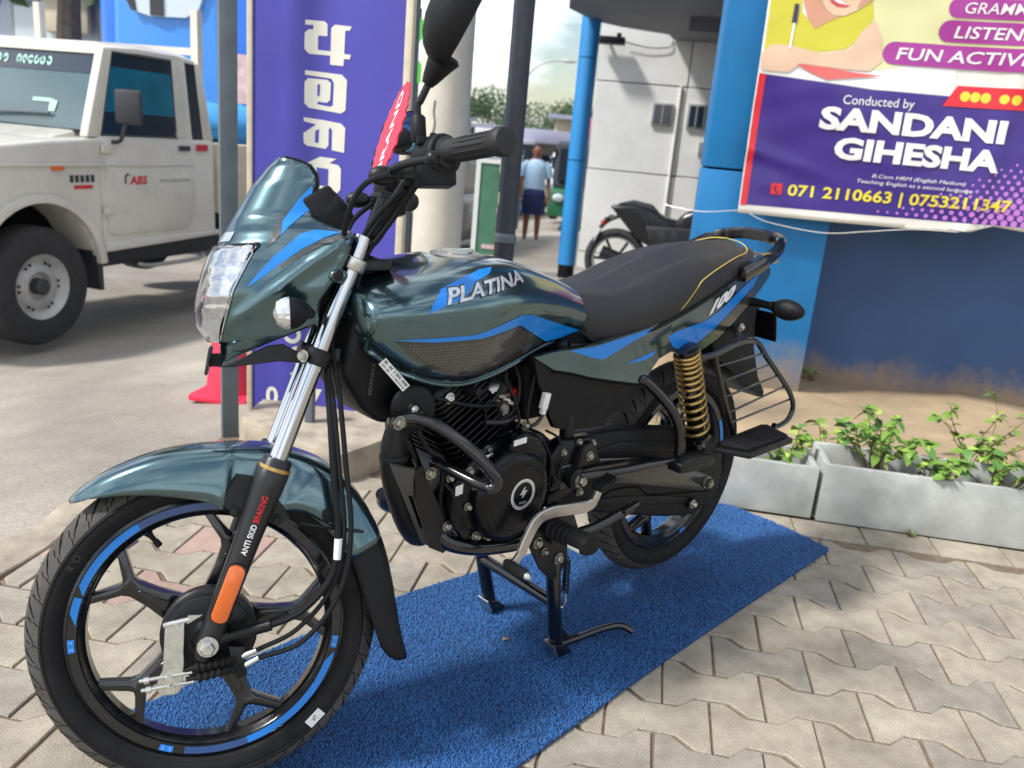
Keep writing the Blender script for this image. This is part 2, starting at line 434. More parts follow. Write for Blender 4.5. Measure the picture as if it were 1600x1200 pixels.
for i, (a, b) in enumerate(((-1.2, .92), (.93, 1.5))):
    k = rough_box(XE-.15, XE-.028, a, b, -.2, -.012, 24, .016, i).build('kerb', M_['concrete'], bev=.004, seg=1); tag(k, None, None, kind='structure')

# --- soil strip along the showroom
m = MB(); g = 26
for j in range(g+1):
    for i in range(g+1):
        x = -.1+i*4.6/g; y = 1.6+j*2.2/g
        m.v.append(Vector((x, y, .012+.03*noise.noise(Vector((x*2.3, y*2.3, 1)))-(.05 if x < 0 else 0))))
m.f = [(j*(g+1)+i, j*(g+1)+i+1, (j+1)*(g+1)+i+1, (j+1)*(g+1)+i) for j in range(g) for i in range(g)]
soil = m.build('soil_bed', M_['soil'], recalc=False); tag(soil, 'bare tan soil strip along the showroom wall', None, kind='structure')

# ================================================================== SHOWROOM
def wall_mat(name, col, low, z0, z1, tan=srgb(190, 156, 108)):
    """painted wall, paint worn away to tan plaster near the ground in ragged patches"""
    m = mat(name, col, .55, var=.12, vscale=1.7, rvar=.08, det=9); nt = m.node_tree; b = nt.nodes['Principled BSDF']
    tc = N(nt, 'ShaderNodeTexCoord'); sp = N(nt, 'ShaderNodeSeparateXYZ'); L = nt.links.new; L(tc.outputs['Object'], sp.inputs[0])
    n = N(nt, 'ShaderNodeTexNoise', Scale=6.5, Detail=12.0, Roughness=.72); L(tc.outputs['Object'], n.inputs['Vector'])
    ad = N(nt, 'ShaderNodeMath', operation='MULTIPLY_ADD'); ad.inputs[1].default_value = .42; L(n.outputs[0], ad.inputs[0]); L(sp.outputs[2], ad.inputs[2])
    mr = N(nt, 'ShaderNodeMapRange', interpolation_type='SMOOTHSTEP'); mr.inputs[1].default_value = z0+.21; mr.inputs[2].default_value = z1+.21; mr.inputs[3].default_value = 1; mr.inputs[4].default_value = 0
    L(ad.outputs[0], mr.inputs[0]); mx = N(nt, 'ShaderNodeMix', data_type='RGBA'); mx.inputs[7].default_value = (*tan, 1)
    L(b.inputs['Base Color'].links[0].from_socket, mx.inputs[6]); ml = N(nt, 'ShaderNodeMath', operation='MULTIPLY'); ml.inputs[1].default_value = low
    L(mr.outputs[0], ml.inputs[0]); L(ml.outputs[0], mx.inputs[0]); L(mx.outputs[2], b.inputs['Base Color']); return m
wall_mat('pillar_blue', srgb(12, 116, 176), .8, .02, .32, srgb(176, 150, 108))
wall_mat('wall_navy', srgb(50, 86, 134), .8, -.0, .2, srgb(158, 134, 100))
mat('clad_blue', srgb(46, 140, 206), .35, var=.06, vscale=3, coat=.3)
mat('canopy_grey', srgb(112, 114, 118), .7, var=.1, vscale=2)
stain('pillar_blue', 2.2, .84, 1.06); stain('wall_navy', 1.8, .84, 1.06)
show = empty('showroom', (1.2, 3.2, 0))
def at(o): return lambda p: Vector(p)-o.location
# pillar: two stacked cladding sheets with the joint between them
for (z0, z1) in ((.0, 1.088), (1.098, 3.4)):
    MB().bb(.868, 1.50, 3.2, 3.75, z0, z1).build('cladding_panel', M_['pillar_blue'], show, xf=at(show), bev=.006)
MB().bb(.885, 1.485, 3.215, 3.7, 0, 3.4).build('pillar_core', M_['deep_black'], show, xf=at(show))
MB().bb(1.497, 7.5, 3.58, 3.8, -.1, 3.4).build('wall', M_['wall_navy'], show, xf=at(show))
MB().bb(.3, 7.5, 2.55, 7.4, 3.4, 3.75).build('roof_slab', M_['canopy_grey'], show, xf=at(show), bev=.01)
MB().bb(1.05, 7.5, 3.8, 7.4, -.2, 3.4).build('rear_block', M_['wall_navy'], show, xf=at(show))
tag(show, 'blue clad showroom pillar and navy wall with paint worn tan at the base', 'building')

# --- white panelled building, blue column and canopy behind
mat('white_panel', srgb(234, 233, 228), .5, var=.05, vscale=1.5, det=8)
mat('joint_grey', srgb(120, 120, 118), .8)
mat('window_dark', srgb(34, 44, 60), .12, coat=.5)
mat('window_frame', srgb(150, 152, 150), .5)
stain('white_panel', 1.3, .86, 1.03)
wb = empty('white_building', (.5, 9.4, -.3)); X = at(wb)
MB().bb(-.2, 6, 9.25, 12.5, -.5, 6).build('backing_wall', M_['joint_grey'], wb, xf=X)
zs = [-.5, -.1, .885, 1.875, 2.86, 3.85, 5.9]; xw = [-.2, .845, 2.1, 3.4, 4.7, 6]
for i in range(len(xw)-1):
    for j in range(len(zs)-1):
        MB().bb(xw[i]+.006, xw[i+1]-.006, 9.2, 9.25, zs[j]+.007, zs[j+1]-.007).build('panel', M_['white_panel'], wb, xf=X, bev=.004, seg=1)
for (a, b, c, d) in ((.484, .715, 1.433, 1.682), (.885, 1.085, 1.428, 1.70)):
    f = MB().bb(a, b, 9.16, 9.2, c, d).build('window', M_['window_frame'], wb, xf=X, bev=.003)
    MB().bb(a+.022, b-.022, 9.155, 9.162, c+.022, d-.022).build('pane', M_['window_dark'], f, xf=X)
    MB().bb((a+b)/2-.008, (a+b)/2+.008, 9.15, 9.156, c+.022, d-.022).build('mullion', M_['window_frame'], f, xf=X)
MB().bb(1.06, 1.215, 9.14, 9.2, 1.14, 1.29).build('vent_box', M_['window_frame'], wb, xf=X, bev=.004)
MB().cyl((.775, 9.18, -.3), (.775, 9.18, 1.88), .016).build('drain_pipe', M_['white_panel'], wb, xf=X)
m = MB(); m.box((-.06, 9.02, 2.29), (.30, .2, .07)); m.cyl((-.12, 9.02, 2.26), (-.12, 9.2, 2.33), .02); m.box((.02, 9.0, 2.34), (.05, .08, .06))
m.build('flood_light', M_['plastic_black'], wb, xf=X, bev=.006)
# wire hanging from it
MB().tube([(.08, 9.15, 2.30), (.35, 9.16, 2.26), (.58, 9.17, 2.28), (.62, 9.19, 2.35)], .006, 5).build('cable', M_['plastic_black'], wb, xf=X)
tag(wb, 'white panelled building with small dark windows behind the blue column', 'building')
colm = empty('blue_column', (-.21, 8.0, -.28)); X = at(colm)
for z0, z1 in ((-.11, .98), (.99, 1.99), (2.0, 2.40)):
    MB().turn((-.21, 8.0, z0), (0, 0, 1), [(0, .098), (z1-z0, .098)], 28).build('cladding_sheet', M_['clad_blue'], colm, xf=X)
MB().cyl((-.21, 8, -.35), (-.21, 8, 2.39), .088, k=20).build('core', M_['plastic_black'], colm, xf=X)
tag(colm, 'bright blue clad round column standing before the white building', 'column')
cpy = empty('canopy', (1.2, 7.9, 2.55)); X = at(cpy)
pol = [(-.38, 7.4), (-.32, 6.9), (-.1, 6.5), (.3, 6.25), (1.0, 6.2), (6, 6.2), (6, 9.19), (.62, 9.19), (.56, 8.75), (.35, 8.62), (.05, 8.4), (-.2, 8.1)]
MB().prism(pol, 2.36, 2.75, fn=lambda a, b, h: (a, b, h)).build('slab', M_['canopy_grey'], cpy, xf=X, bev=.01)
MB().bb(.75, 6, 7.4, 7.6, 2.24, 2.36).build('beam', M_['canopy_grey'], cpy, xf=X)
tag(cpy, 'grey concrete canopy with a curved edge above the blue column', 'canopy')
# curtain wall block of the showroom seen past the pillar: dark glass fascia
# ================================================================== MOTORCYCLE
# bike frame: x to the rear, -y its left side, z up; front contact patch at the origin
bike = empty('motorcycle', (0, 0, 0), math.atan2(.789, .614))
tag(bike, 'teal grey commuter motorcycle with blue stripes on its centre stand on the blue mat', 'motorcycle')
RK = R(26.5); AX = Vector((math.sin(RK), 0, math.cos(RK))); EV = Vector((-math.cos(RK), 0, math.sin(RK)))
A0 = Vector((0, 0, .299))-EV*.05
MS = Matrix.Translation(A0+Vector((0, 0, -.0014))) @ Matrix.Rotation(-.4887, 4, AX) @ Matrix.Translation(-A0)
def ST(p): return MS @ Vector(p)              # turned-handlebar frame
def part(m, name, mt, parent=bike, st=False, **k): return m.build(name, M_[mt], parent, ST if st else None, **k)
def decal(polys, bv, name, mt, parent, st=False, off=.0008, maxlen=.012, d=(0, 1, 0), vf=None):
    """print laid on a curved panel: (x,z) outline pressed onto the surface from the left"""
    D = Vector(d); V, F = subdiv(vf, .006) if vf else join2d(*[fill2d(p, maxlen) for p in polys]); out = []; last = -.12
    for x, z in V:
        h = bv.ray_cast(Vector((x, 0, z))-D*.6, D)
        if h[0] is None:
            q = bv.find_nearest(Vector((x, last, z))); h = q
        n = h[1] if h[1].dot(D) < 0 else -h[1]
        last = h[0].y; out.append(h[0]+n*off)
    m = MB(); m.add(out, F); return m.build(name, M_[mt], parent, ST if st else None, recalc=False)
def bolt(p, n, r=.007, h=.006, mt='bolt', name='bolt', parent=bike, st=False, k=6):
    n = Vector(n).normalized(); p = Vector(p); m = MB()
    m.turn(p, n, [(0, r*1.35), (h*.25, r*1.35)], 14); m.turn(p+n*h*.25, n, [(0, r), (h*.65, r), (h*.9, r*.8)], k)
    return part(m, name, mt, parent, st, angle=25)

# ---------------------------------------------------------------- wheels
def wheel(name, H, r, st, w=1.0, front=True):
    x0, _, z0 = H; O = (x0, 0, z0); k = r-.287
    rp = [(.2285, -.0245), (.2215, -.0275), (.2205, -.0262), (.206, -.0255), (.2035, -.022), (.199, -.019), (.1945, -.012), (.1945, .012), (.199, .019), (.206, .0255), (.2215, .0275), (.2285, .0245), (.222, .02), (.21, .008), (.21, -.008), (.222, -.02)]
    part_rim = MB().lathe(O, rp, k=96); rim = part(part_rim, name, 'gloss_black', bike, st, angle=30)
    tp = [(.2262, -.0245), (.231, -.029*w), (.240+k*.4, -.0355*w), (.250+k*.6, -.037*w), (.2595+k, -.0352*w), (.2715+k, -.0275*w), (.281+k, -.0165*w), (.287+k, 0), (.281+k, .0165*w), (.2715+k, .0275*w), (.2595+k, .0352*w), (.250+k*.6, .037*w), (.240+k*.4, .0355*w), (.231, .029*w), (.2262, .0245), (.218, 0)]
    ty = part(MB().lathe(O, tp, k=128), 'tyre', 'rubber', rim, st, angle=60)
    # raised bead line and ribs on the sidewall
    mm = MB()
    for sg in (-1, 1):
        mm.lathe(O, [(.2305, sg*.0285*w), (.2325, sg*.0308*w), (.2345, sg*.0305*w)], k=96, closed=False)
        mm.lathe(O, [(.2545+k, sg*.0362*w), (.2565+k, sg*.0378*w), (.2592+k, sg*.0358*w)], k=96, closed=False)
    part(mm, 'sidewall_rib', 'rubber', ty, st)
    # tread pattern: slanted lens-shaped grooves on both shoulders
    g = MB()
    def surf(a, y, lift=.0010):
        ay = abs(y)/w
        rr = interp([(0, .287), (.0165, .281), (.0275, .2715), (.0352, .2595), (.037, .25)], ay)[0]+k+lift
        return Vector((x0+rr*math.cos(a), y, z0+rr*math.sin(a)))
    n = 46
    for i in range(n):
        for sg in (-1, 1):
            a0 = 2*math.pi*(i+(.5 if sg > 0 else 0))/n
            pts = []
            for q in range(9):
                t = q/8; y = sg*w*(.003+.0325*t); a = a0+.13*t*t-.02; hwid = .013*math.sin(math.pi*min(1, t*1.0+.08))*(.5+.5*t)
                pts.append((surf(a-hwid, y), surf(a+hwid, y)))
            b = len(g.v)
            for p, q in pts: g.v += [p, q]
            g.f += [(b+2*j, b+2*j+1, b+2*j+3, b+2*j+2) for j in range(8)]
            # short sipe between the grooves
            for (ya, yb, da) in ((.018, .027, .07), (.029, .035, .085)):
                aa = a0+da; b = len(g.v)
                g.v += [surf(aa, sg*ya*w), surf(aa+.008, sg*ya*w), surf(aa+.03, sg*yb*w), surf(aa+.022, sg*yb*w)]; g.f.append((b, b+1, b+2, b+3))
    gr = part(g, 'tread_groove', 'groove', ty, st, recalc=False); gr['kind'] = 'stuff'
    # the worn-free brown tread band sits over the crown
    tb = [(.2602+k, -.0352*w), (.2718+k, -.0277*w), (.2813+k, -.0167*w), (.2873+k, 0), (.2813+k, .0167*w), (.2718+k, .0277*w), (.2602+k, .0352*w)]
    part(MB().lathe(O, tb, k=128, closed=False), 'tread', 'tread_rubber', ty, st, angle=60, recalc=False)
    # moulding hairs
    hs = MB()
    for i in range(150):
        a = rnd.uniform(0, 2*math.pi); y = rnd.choice((-1, 1))*rnd.choice((.012, .022, .030))*w
        p = surf(a, y, 0); nrm = (p-Vector(O)); nrm.y *= 2; nrm.normalize(); q = p+nrm*rnd.uniform(.004, .009)+Vector((rnd.uniform(-1, 1), rnd.uniform(-1, 1), rnd.uniform(-1, 1)))*.0015
        hs.cyl(p, q, .00045, .0003, 3)
    h = part(hs, 'rubber_hair', 'rubber', ty, st, recalc=False); h['kind'] = 'stuff'
    # five Y spokes
    base = R(146) if front else R(100)
    for i in range(5):
        t = base+2*math.pi*i/5
        def q(rad, off): return (x0+rad*math.cos(t)-off*math.sin(t), z0+rad*math.sin(t)+off*math.cos(t))
        def pol(rad, da): return (x0+rad*math.cos(t+da), z0+rad*math.sin(t+da))
        outer = [q(.06, -.026), q(.105, -.0165), q(.140, -.0135), q(.152, -.018), pol(.196, -.275), pol(.2, -.20)]
        inner = [pol(.192, -.178), q(.166, -.008), q(.161, 0), q(.166, .008), pol(.192, .178)]
        o2 = [pol(.2, .20), pol(.196, .275), q(.152, .018), q(.140, .0135), q(.105, .0165), q(.06, .026)]
        m = MB(); m.prism(outer+inner+o2, -.0135, .0135)
        sp = part(m, 'spoke', 'gloss_black', rim, st, bev=.0028, angle=30)
        m = MB(); m.prism([q(.078, -.009), q(.132, -.0045), q(.132, .0045), q(.078, .009)], -.0165, -.0125); part(m, 'spoke_rib', 'gloss_black', sp, st, bev=.001, seg=1)
    # hub
    hp = [(-.052, .06), (-.05, .074), (-.046, .078), (-.026, .078), (-.022, .07), (-.012, .058), (.02, .052), (.045, .05), (.05, .046)]
    part(MB().turn(O, (0, 1, 0), hp, 48), 'hub', 'satin_black', rim, st)
    # rim tape and stickers (left face of the rim)
    def arc(a0, a1, r0, r1, cut0=0, cut1=0, n=28):
        b = [(r0, t) for t in [a0+(a1-a0)*i/n for i in range(n+1)]]
        return b
    def tape(a0, a1, mt, r0=.2075, r1=.2195, s0=.0, s1=.0):
        m = MB(); n = max(4, int(abs(a1-a0)/.05))
        for i in range(n+1):
            f = i/n
            for rr, sh in ((r0, 0), (r1, 1)):
                a = a0+(a1-a0)*f+(s0*(1-f)+s1*f)*sh
                yy = -.0266-(rr-.2075)*.055
                m.v.append(Vector((x0+rr*math.cos(a), yy-.0006, z0+rr*math.sin(a))))
        m.f = [(2*i, 2*i+1, 2*i+3, 2*i+2) for i in range(n)]
        return part(m, 'rim_tape', mt, rim, st, recalc=False)
    def pslab(a, da, mt='blue_decal'):
        tape(a-da, a+da, mt, .209, .2195)
    if front:
        tape(R(171), R(158), 'blue_decal', s0=-.10); tape(R(157), R(118), 'blue_decal', s0=-.07); tape(R(118), R(70), 'blue_dark')
        tape(R(-24), R(-35), 'blue_decal', s0=.10); tape(R(-36), R(-76), 'blue_decal', s0=.07); tape(R(-76), R(-104), 'blue_dark')
        for a in (180, 248, -14):
            pslab(R(a), .052)
            for rr in (.2125, .216): tape(R(a)-.042, R(a)+.042, 'white_print', rr-.0006, rr+.0006).location.y = 0
    else:
        tape(R(30), R(5), 'blue_decal'); tape(R(-8), R(-30), 'blue_dark'); pslab(R(-68), .05); tape(R(-20), R(-50), 'silver_decal', .199, .204)
    # valve stem
    a = R(118) if front else R(200); dv = Vector((math.cos(a), 0, math.sin(a))); p = Vector(O)+dv*.197; tdir = (-dv+Vector((.25, -.35, 0))).normalized()
    m = MB(); m.turn(p, tdir, [(0, .0085), (.006, .007), (.012, .0045), (.022, .0042), (.0225, .0055), (.034, .0055), (.035, .004)], 12); part(m, 'valve_stem', 'rubber', rim, st)
    return rim
HF = (0, 0, .299); HR = (1.255, 0, .342)
fwh = wheel('front_wheel', HF, .287, True); rwh = wheel('rear_wheel', HR, .295, False, 1.12, False)
# white makers' sticker on the front tyre and its raised lettering
O = Vector(HF)
def onside(a, rr, y=-.0385): return Vector((O.x+rr*math.cos(a), y, O.z+rr*math.sin(a)))
def slabel(a, rr, wd, ht, mt, y, nm, par, rot=0):
    c = onside(a, rr, y); ex = Vector((-math.sin(a+rot), 0, math.cos(a+rot))); ey = Vector((math.cos(a+rot), 0, math.sin(a+rot))); m = MB()
    m.add([c-ex*wd-ey*ht, c+ex*wd-ey*ht, c+ex*wd+ey*ht, c-ex*wd+ey*ht], [(0, 1, 2, 3)]); return part(m, nm, mt, par, True, recalc=False)
s = slabel(R(-47.5), .2475, .0165, .0085, 'sticker', -.0388, 'tyre_sticker', fwh)
m = MB()
for i in range(5):
    for j in range(4):
        if rnd.random() < .55:
            a = R(-47.5); c = onside(a, .2475+(j-1.5)*.002, -.0393); ex = Vector((-math.sin(a), 0, math.cos(a))); ey = Vector((math.cos(a), 0, math.sin(a))); p = c+ex*((i-2)*.0019)
            m.add([p-ex*.0008-ey*.0009, p+ex*.0008-ey*.0009, p+ex*.0008+ey*.0009, p-ex*.0008+ey*.0009], [(0, 1, 2, 3)])
part(m, 'sticker_print', 'ink', fwh, True, recalc=False)
mat('sidewall_text', (.019, .019, .02), .6)
def arctext(body, a0, rr, size, step, y=-.0382, mt='sidewall_text', nm='sidewall_lettering'):
    V, F = [], []
    for i, ch in enumerate(body):
        if ch == ' ': continue
        vf = text2d(ch, size, bold=.01, align='CENTER'); a = a0-step*i; b = len(V)
        for x, yy in vf[0]:
            q = onside(a-x/rr, rr+yy, y); V.append(q)
        F += [tuple(i+b for i in f) for f in vf[1]]
    m = MB(); m.add(V, F); part(m, nm, mt, fwh, True, recalc=False)['kind'] = 'stuff'
arctext('RO', R(147), .2385, .0155, .075)

# front brake: backing plate, arm, spring boots, cables
m = MB(); m.turn((0, 0, .299), (0, -1, 0), [(.05, .069), (.058, .069), (.062, .062), (.062, .03), (.07, .027), (.078, .024)], 40); part(m, 'brake_panel', 'satin_black', fwh, True)
m = MB(); m.cyl((0, -.06, .299), (0, -.118, .299), .0085); part(m, 'axle', 'bolt', fwh, True)
bolt((0, -.108, .2995), (0, -1, 0), .0125, .013, 'zinc', 'axle_nut', fwh, True); m = MB(); m.cyl((0, -.1, .2995), (0, -.131, .2995), .0062); part(m, 'axle_end', 'zinc', fwh, True)
m = MB()   # zinc brake arm: upper plate, joggle, lower fork
pl = [(-.063, .340), (-.034, .342), (-.038, .290), (-.0385, .270), (-.045, .228), (-.052, .221), (-.076, .222), (-.081, .232), (-.079, .250), (-.071, .264), (-.068, .290)]
m.prism(pl, -.094, -.091); arm = part(m, 'brake_arm', 'zinc', bike, True, bev=.0008, seg=1)
m = MB(); m.cyl((-.046, -.088, .334), (-.046, -.1, .334), .0055); m.cyl((-.066, -.09, .337), (-.026, -.09, .342), .0048); m.prism([(-.03, .336), (-.006, .348), (-.028, .350)], -.094, -.09); part(m, 'arm_clamp', 'zinc', arm, True)
m = MB()
for (z, xx) in ((.250, -.062), (.234, -.060)):
    m.cyl((xx-.045, -.092, z+.001), (xx+.035, -.092, z+.004), .0032); m.cyl((xx, -.088, z), (xx, -.103, z), .0062); m.turn((xx-.03, -.092, z+.001), (-1, 0, .0), [(0, .006), (.008, .006)], 6)
part(m, 'adjuster_rod', 'zinc', arm, True)
m = MB()
for (xa, za, xb, zb) in ((-.022, .259, .042, .266), (-.020, .243, .048, .250)):
    pr = []; n = 26; a = Vector((xa, -.09, za)); b = Vector((xb, -.09, zb))
    m.turn(a, b-a, [((b-a).length*i/n, .0088 if i % 4 in (1, 2) else .0062) for i in range(n+1)], 12); m.cyl(a-(b-a)*.25, a, .0048)
part(m, 'spring_boot', 'rubber', bike, True)
m = MB(); m.prism([(.03, .29), (.055, .285), (.058, .235), (.04, .232), (.036, .26)], -.094, -.078); part(m, 'cable_bracket', 'satin_black', bike, True, bev=.002)
m = MB()
for p, q in (((.052, -.09, .268), (.075, -.092, .276)), ((.056, -.09, .252), (.078, -.092, .262))): m.cyl(p, q, .0052)
part(m, 'cable_ferrule', 'zinc', bike, True)
for pts, r in (([(.075, -.092, .276), (.14, -.1, .305), (.20, -.105, .37), (.225, -.105, .46), (.222, -.10, .57), (.218, -.09, .68), (.212, -.075, .75), (.225, -.06, .82), (.25, -.05, .9)], .0042),
               ([(.078, -.092, .262), (.15, -.102, .285), (.212, -.108, .36), (.236, -.108, .46), (.233, -.10, .58), (.228, -.09, .70), (.222, -.07, .78), (.245, -.05, .86)], .0044),
               ([(.028, -.088, .305), (.09, -.097, .316), (.15, -.104, .338), (.20, -.106, .39), (.215, -.104, .46), (.213, -.1, .55), (.212, -.09, .66), (.21, -.07, .76)], .0062)):
    part(MB().tube(pts, r, 8), 'brake_cable', 'plastic_black', bike, True)
m = MB(); m.cyl((.028, -.088, .304), (.10, -.098, .3185), .0098); m.cyl((.014, -.086, .301), (.034, -.088, .306), .012); part(m, 'speedometer_drive', 'satin_black', bike, True)
m = MB(); m.cyl((.2115, -.1065, .42), (.2152, -.1062, .455), .0068, k=10); part(m, 'cable_sleeve', 'sticker', bike, True)

# ---------------------------------------------------------------- fork
FD = Vector((.389, 0, .921)).normalized()
def fk(t, y): return Vector((0, y, .299))+FD*t+Vector((.0, 0, 0))
for sg in (-1, 1):
    y = .086*sg
    m = MB(); m.turn(fk(-.012, y), FD, [(0, .014), (.004, .019), (.03, .0198), (.09, .0198), (.20, .0215), (.265, .0245), (.285, .0265), (.312, .027), (.316, .0245), (.330, .0245), (.334, .022)], 28)
    leg = part(m, 'fork_slider', 'fork_grey', bike, True)
    m = MB(); m.turn(fk(.302, y), FD, [(0, .0272), (.003, .0274), (.006, .0272)], 28); part(m, 'seal_ring', 'spring', leg, True)
    m = MB(); m.turn(fk(.315, y), FD, [(0, .0153), (.40, .0153)], 28); part(m, 'fork_tube', 'chrome', bike, True)
    m = MB(); m.turn(fk(-.03, y), FD, [(0, .012), (.02, .018), (.05, .019)], 18); part(m, 'axle_lug', 'fork_grey', leg, True)
    m = MB(); m.turn(fk(.487, y), FD, [(0, .021), (.002, .0235), (.026, .0235), (.028, .021)], 24); part(m, 'lower_clamp', 'satin_black', bike, True)
    m = MB(); m.turn(fk(.655, y), FD, [(0, .022), (.002, .0235), (.02, .0235), (.022, .02)], 24); m.turn(fk(.676, y), FD, [(0, .014), (.012, .013), (.014, .008)], 6); part(m, 'fork_cap', 'zinc' if sg < 0 else 'satin_black', bike, True)
m = MB(); m.cyl(fk(.5, -.09), fk(.5, .09), .017); m.box(fk(.5, 0)+Vector((.02, 0, 0)), (.08, .13, .026)); part(m, 'lower_yoke', 'satin_black', bike, True, bev=.004)
m = MB(); m.cyl(fk(.665, -.09), fk(.665, .09), .013); m.box(fk(.665, 0)+Vector((.025, 0, 0)), (.09, .14, .02)); part(m, 'upper_yoke', 'satin_black', bike, True, bev=.004)
m = MB(); m.cyl(fk(.5, 0)+Vector((.045, 0, 0)), fk(.68, 0)+Vector((.045, 0, 0)), .03, k=20); part(m, 'steering_stem', 'satin_black', bike, True)
# zinc clamp bolt on lower yoke
bolt(fk(.50, -.105)+Vector((-.022, 0, .004)), (-.8, -.5, .1), .008, .008, 'zinc', st=True)
# amber reflector
def flat_on_fork(t0, t1, hw, dy, rr=.0045):
    P = []; n = 5
    c0, c1 = fk(t0, 0), fk(t1, 0); ex = Vector((FD.z, 0, -FD.x)); out = []
    for (cx, sg) in ((c0, -1), (c1, 1)):
        for i in range(n+1):
            a = math.pi*(i/n); out.append(cx+ex*(hw*math.cos(a)*(1 if sg > 0 else -1))+FD*(sg*rr*2.0*math.sin(a)))
    return [(p.x, p.z) for p in out]
m = MB(); m.prism(flat_on_fork(.052, .132, .0135, 0), -.117, -.1085); rf = part(m, 'reflector', 'amber', bike, True, bev=.0022)
m = MB(); m.prism(flat_on_fork(.050, .134, .0155, 0), -.111, -.104); part(m, 'reflector_base', 'satin_black', rf, True, bev=.001)
def along_fork(vf, t0, dx=-.001):
    ex = Vector((FD.z, 0, -FD.x)); r = .0236; out = []
    for a, b in vf[0]:
        r = .0225+.04*max(0, t0+a-.19); th = b/r; c = fk(t0+a, -.086)
        out.append(c+(-ex)*(r*math.sin(th))+Vector((0, -1, 0))*(r*math.cos(th)+.0012))
    return out
tx = text2d('ANTI SKID', .0165, bold=.012, sx=1.0); mxx = max(p[0] for p in tx[0]); tx = ([(x*.052/mxx, y*.8-.005) for x, y in tx[0]], tx[1])
m = MB(); m.add(along_fork(tx, .158), tx[1]); part(m, 'fork_lettering', 'white_print', bike, True, recalc=False)
tx = text2d('BRAKING', .0165, bold=.012); mxx = max(p[0] for p in tx[0]); tx = ([(x*.046/mxx, y*.8-.005) for x, y in tx[0]], tx[1])
m = MB(); m.add([p+Vector((0, -.0015, 0)) for p in along_fork(tx, .214)], tx[1]); part(m, 'fork_lettering', 'red_print', bike, True, recalc=False)

# ---------------------------------------------------------------- front mudguard
# rows: angle(deg) round the hub, ridge radius, half width, side drop (radial)
FG = [(130.5, .317, .018, .004), (128, .3185, .034, .012), (122, .319, .046, .030), (112, .3175, .056, .052), (103, .317, .061, .068), (95, .3165, .063, .080), (86, .318, .065, .092), (81.5, .320, .066, .104),
      (79, .322, .060, .112), (66, .334, .060, .122), (60, .338, .060, .112), (55, .341, .066, .094), (48, .3425, .067, .085), (40, .338, .066, .080), (30, .331, .065, .073), (24, .329, .065, .068)]
FB = [(24.5, .3275, .0635, .066), (18, .324, .064, .064), (10, .321, .064, .06), (2, .322, .064, .056), (-6, .329, .064, .052), (-12, .341, .063, .05), (-15.5, .352, .056, .042), (-17, .357, .045, .03)]
def guard(tab, sub):
    m = MB(); rows = []
    T = []
    for i in range(len(tab)-1):
        for q in range(sub): T.append(interp(tab, 0) if False else [a+(b-a)*q/sub for a, b in zip(tab[i], tab[i+1])])
    T.append(list(tab[-1]))
    for an, r, hw, dr in T:
        a = R(an); ring = []
        for j in range(-10, 11):
            t = abs(j)/10; sg = -1 if j < 0 else 1
            # crown rounds over into the side skirt
            if t < .55: u = t/.55; y = hw*.86*math.sin(u*math.pi/2*.86)/math.sin(math.pi/2*.86); rr = r-.016*u*u
            else:
                u = (t-.55)/.45; y = hw*(.86+.14*min(1, u*1.7)); rr = r-.016-(dr-.016)*u if dr > .016 else r-.016+(0.016-dr)*u*0
                if dr <= .016: rr = r-.016*min(1, dr/.016)*1.0
            if t < .55 and dr < .016: rr = r-dr*u*u
            ring.append((rr*math.cos(a), sg*y, .299+rr*math.sin(a)))
        rows.append(ring)
    m.loft(rows, closed=False); return m
fgm = guard(FG, 3); fg = part(fgm, 'front_mudguard', 'teal', bike, True, angle=50)
md = fg.modifiers.new('thick', 'SOLIDIFY'); md.thickness = .003; md.offset = -1
fl = part(guard(FB, 3), 'mud_flap', 'plastic_black', fg, True, angle=50); md = fl.modifiers.new('thick', 'SOLIDIFY'); md.thickness = .003; md.offset = -1
for (x, z) in ((.052, .507), (.118, .487)): bolt((x, -.067, z), (0, -1, 0), .0065, .005, 'satin_black', parent=fg, st=True)
m = MB(); m.turn((.205, -.0665, .487), (0, -1, 0), [(0, .0125), (.004, .0125), (.0055, .008)], 18); part(m, 'rubber_plug', 'plastic_black', fg, True)
m = MB(); m.prism([(.03, .525), (.052, .50), (.125, .478), (.14, .488), (.10, .56), (.06, .57)], -.0645, -.0615); part(m, 'mudguard_bracket', 'satin_black', fg, True)
m = MB(); m.tube([(.155, -.07, .478), (.19, -.072, .469), (.23, -.071, .459), (.262, -.068, .452)], .0028, 6); part(m, 'stay_wire', 'satin_black', fg, True)

# ---------------------------------------------------------------- cowl, headlamp, visor
XF = [(.752, .040), (.775, .041), (.789, .040), (.7905, .024), (.815, .009), (.84, .006), (.87, .012), (.905, .022), (.929, .032), (.95, .046), (.965, .056), (1.0, .077), (1.044, .103), (1.08, .132), (1.093, .147)]
XR = [(.752, .046), (.761, .062), (.775, .095), (.789, .128), (.803, .165), (.816, .199), (.835, .1985), (.855, .203), (.875, .219), (.894, .234), (.927, .25), (.95, .2585), (.958, .259), (.966, .253), (.975, .238), (.985, .215), (.991, .205), (1.001, .1985), (1.02, .204), (1.044, .2105), (1.061, .210), (1.077, .2), (1.087, .182), (1.093, .160)]
WH = [(.752, .03), (.775, .06), (.80, .085), (.83, .1), (.87, .112), (.92, .118), (.95, .114), (.966, .104), (.98, .086), (.992, .074), (1.02, .07), (1.05, .066), (1.077, .056), (1.093, .038)]
LE = [(.790, .044), (.799, .046), (.828, .054), (.873, .068), (.918, .093), (.9445, .109)]
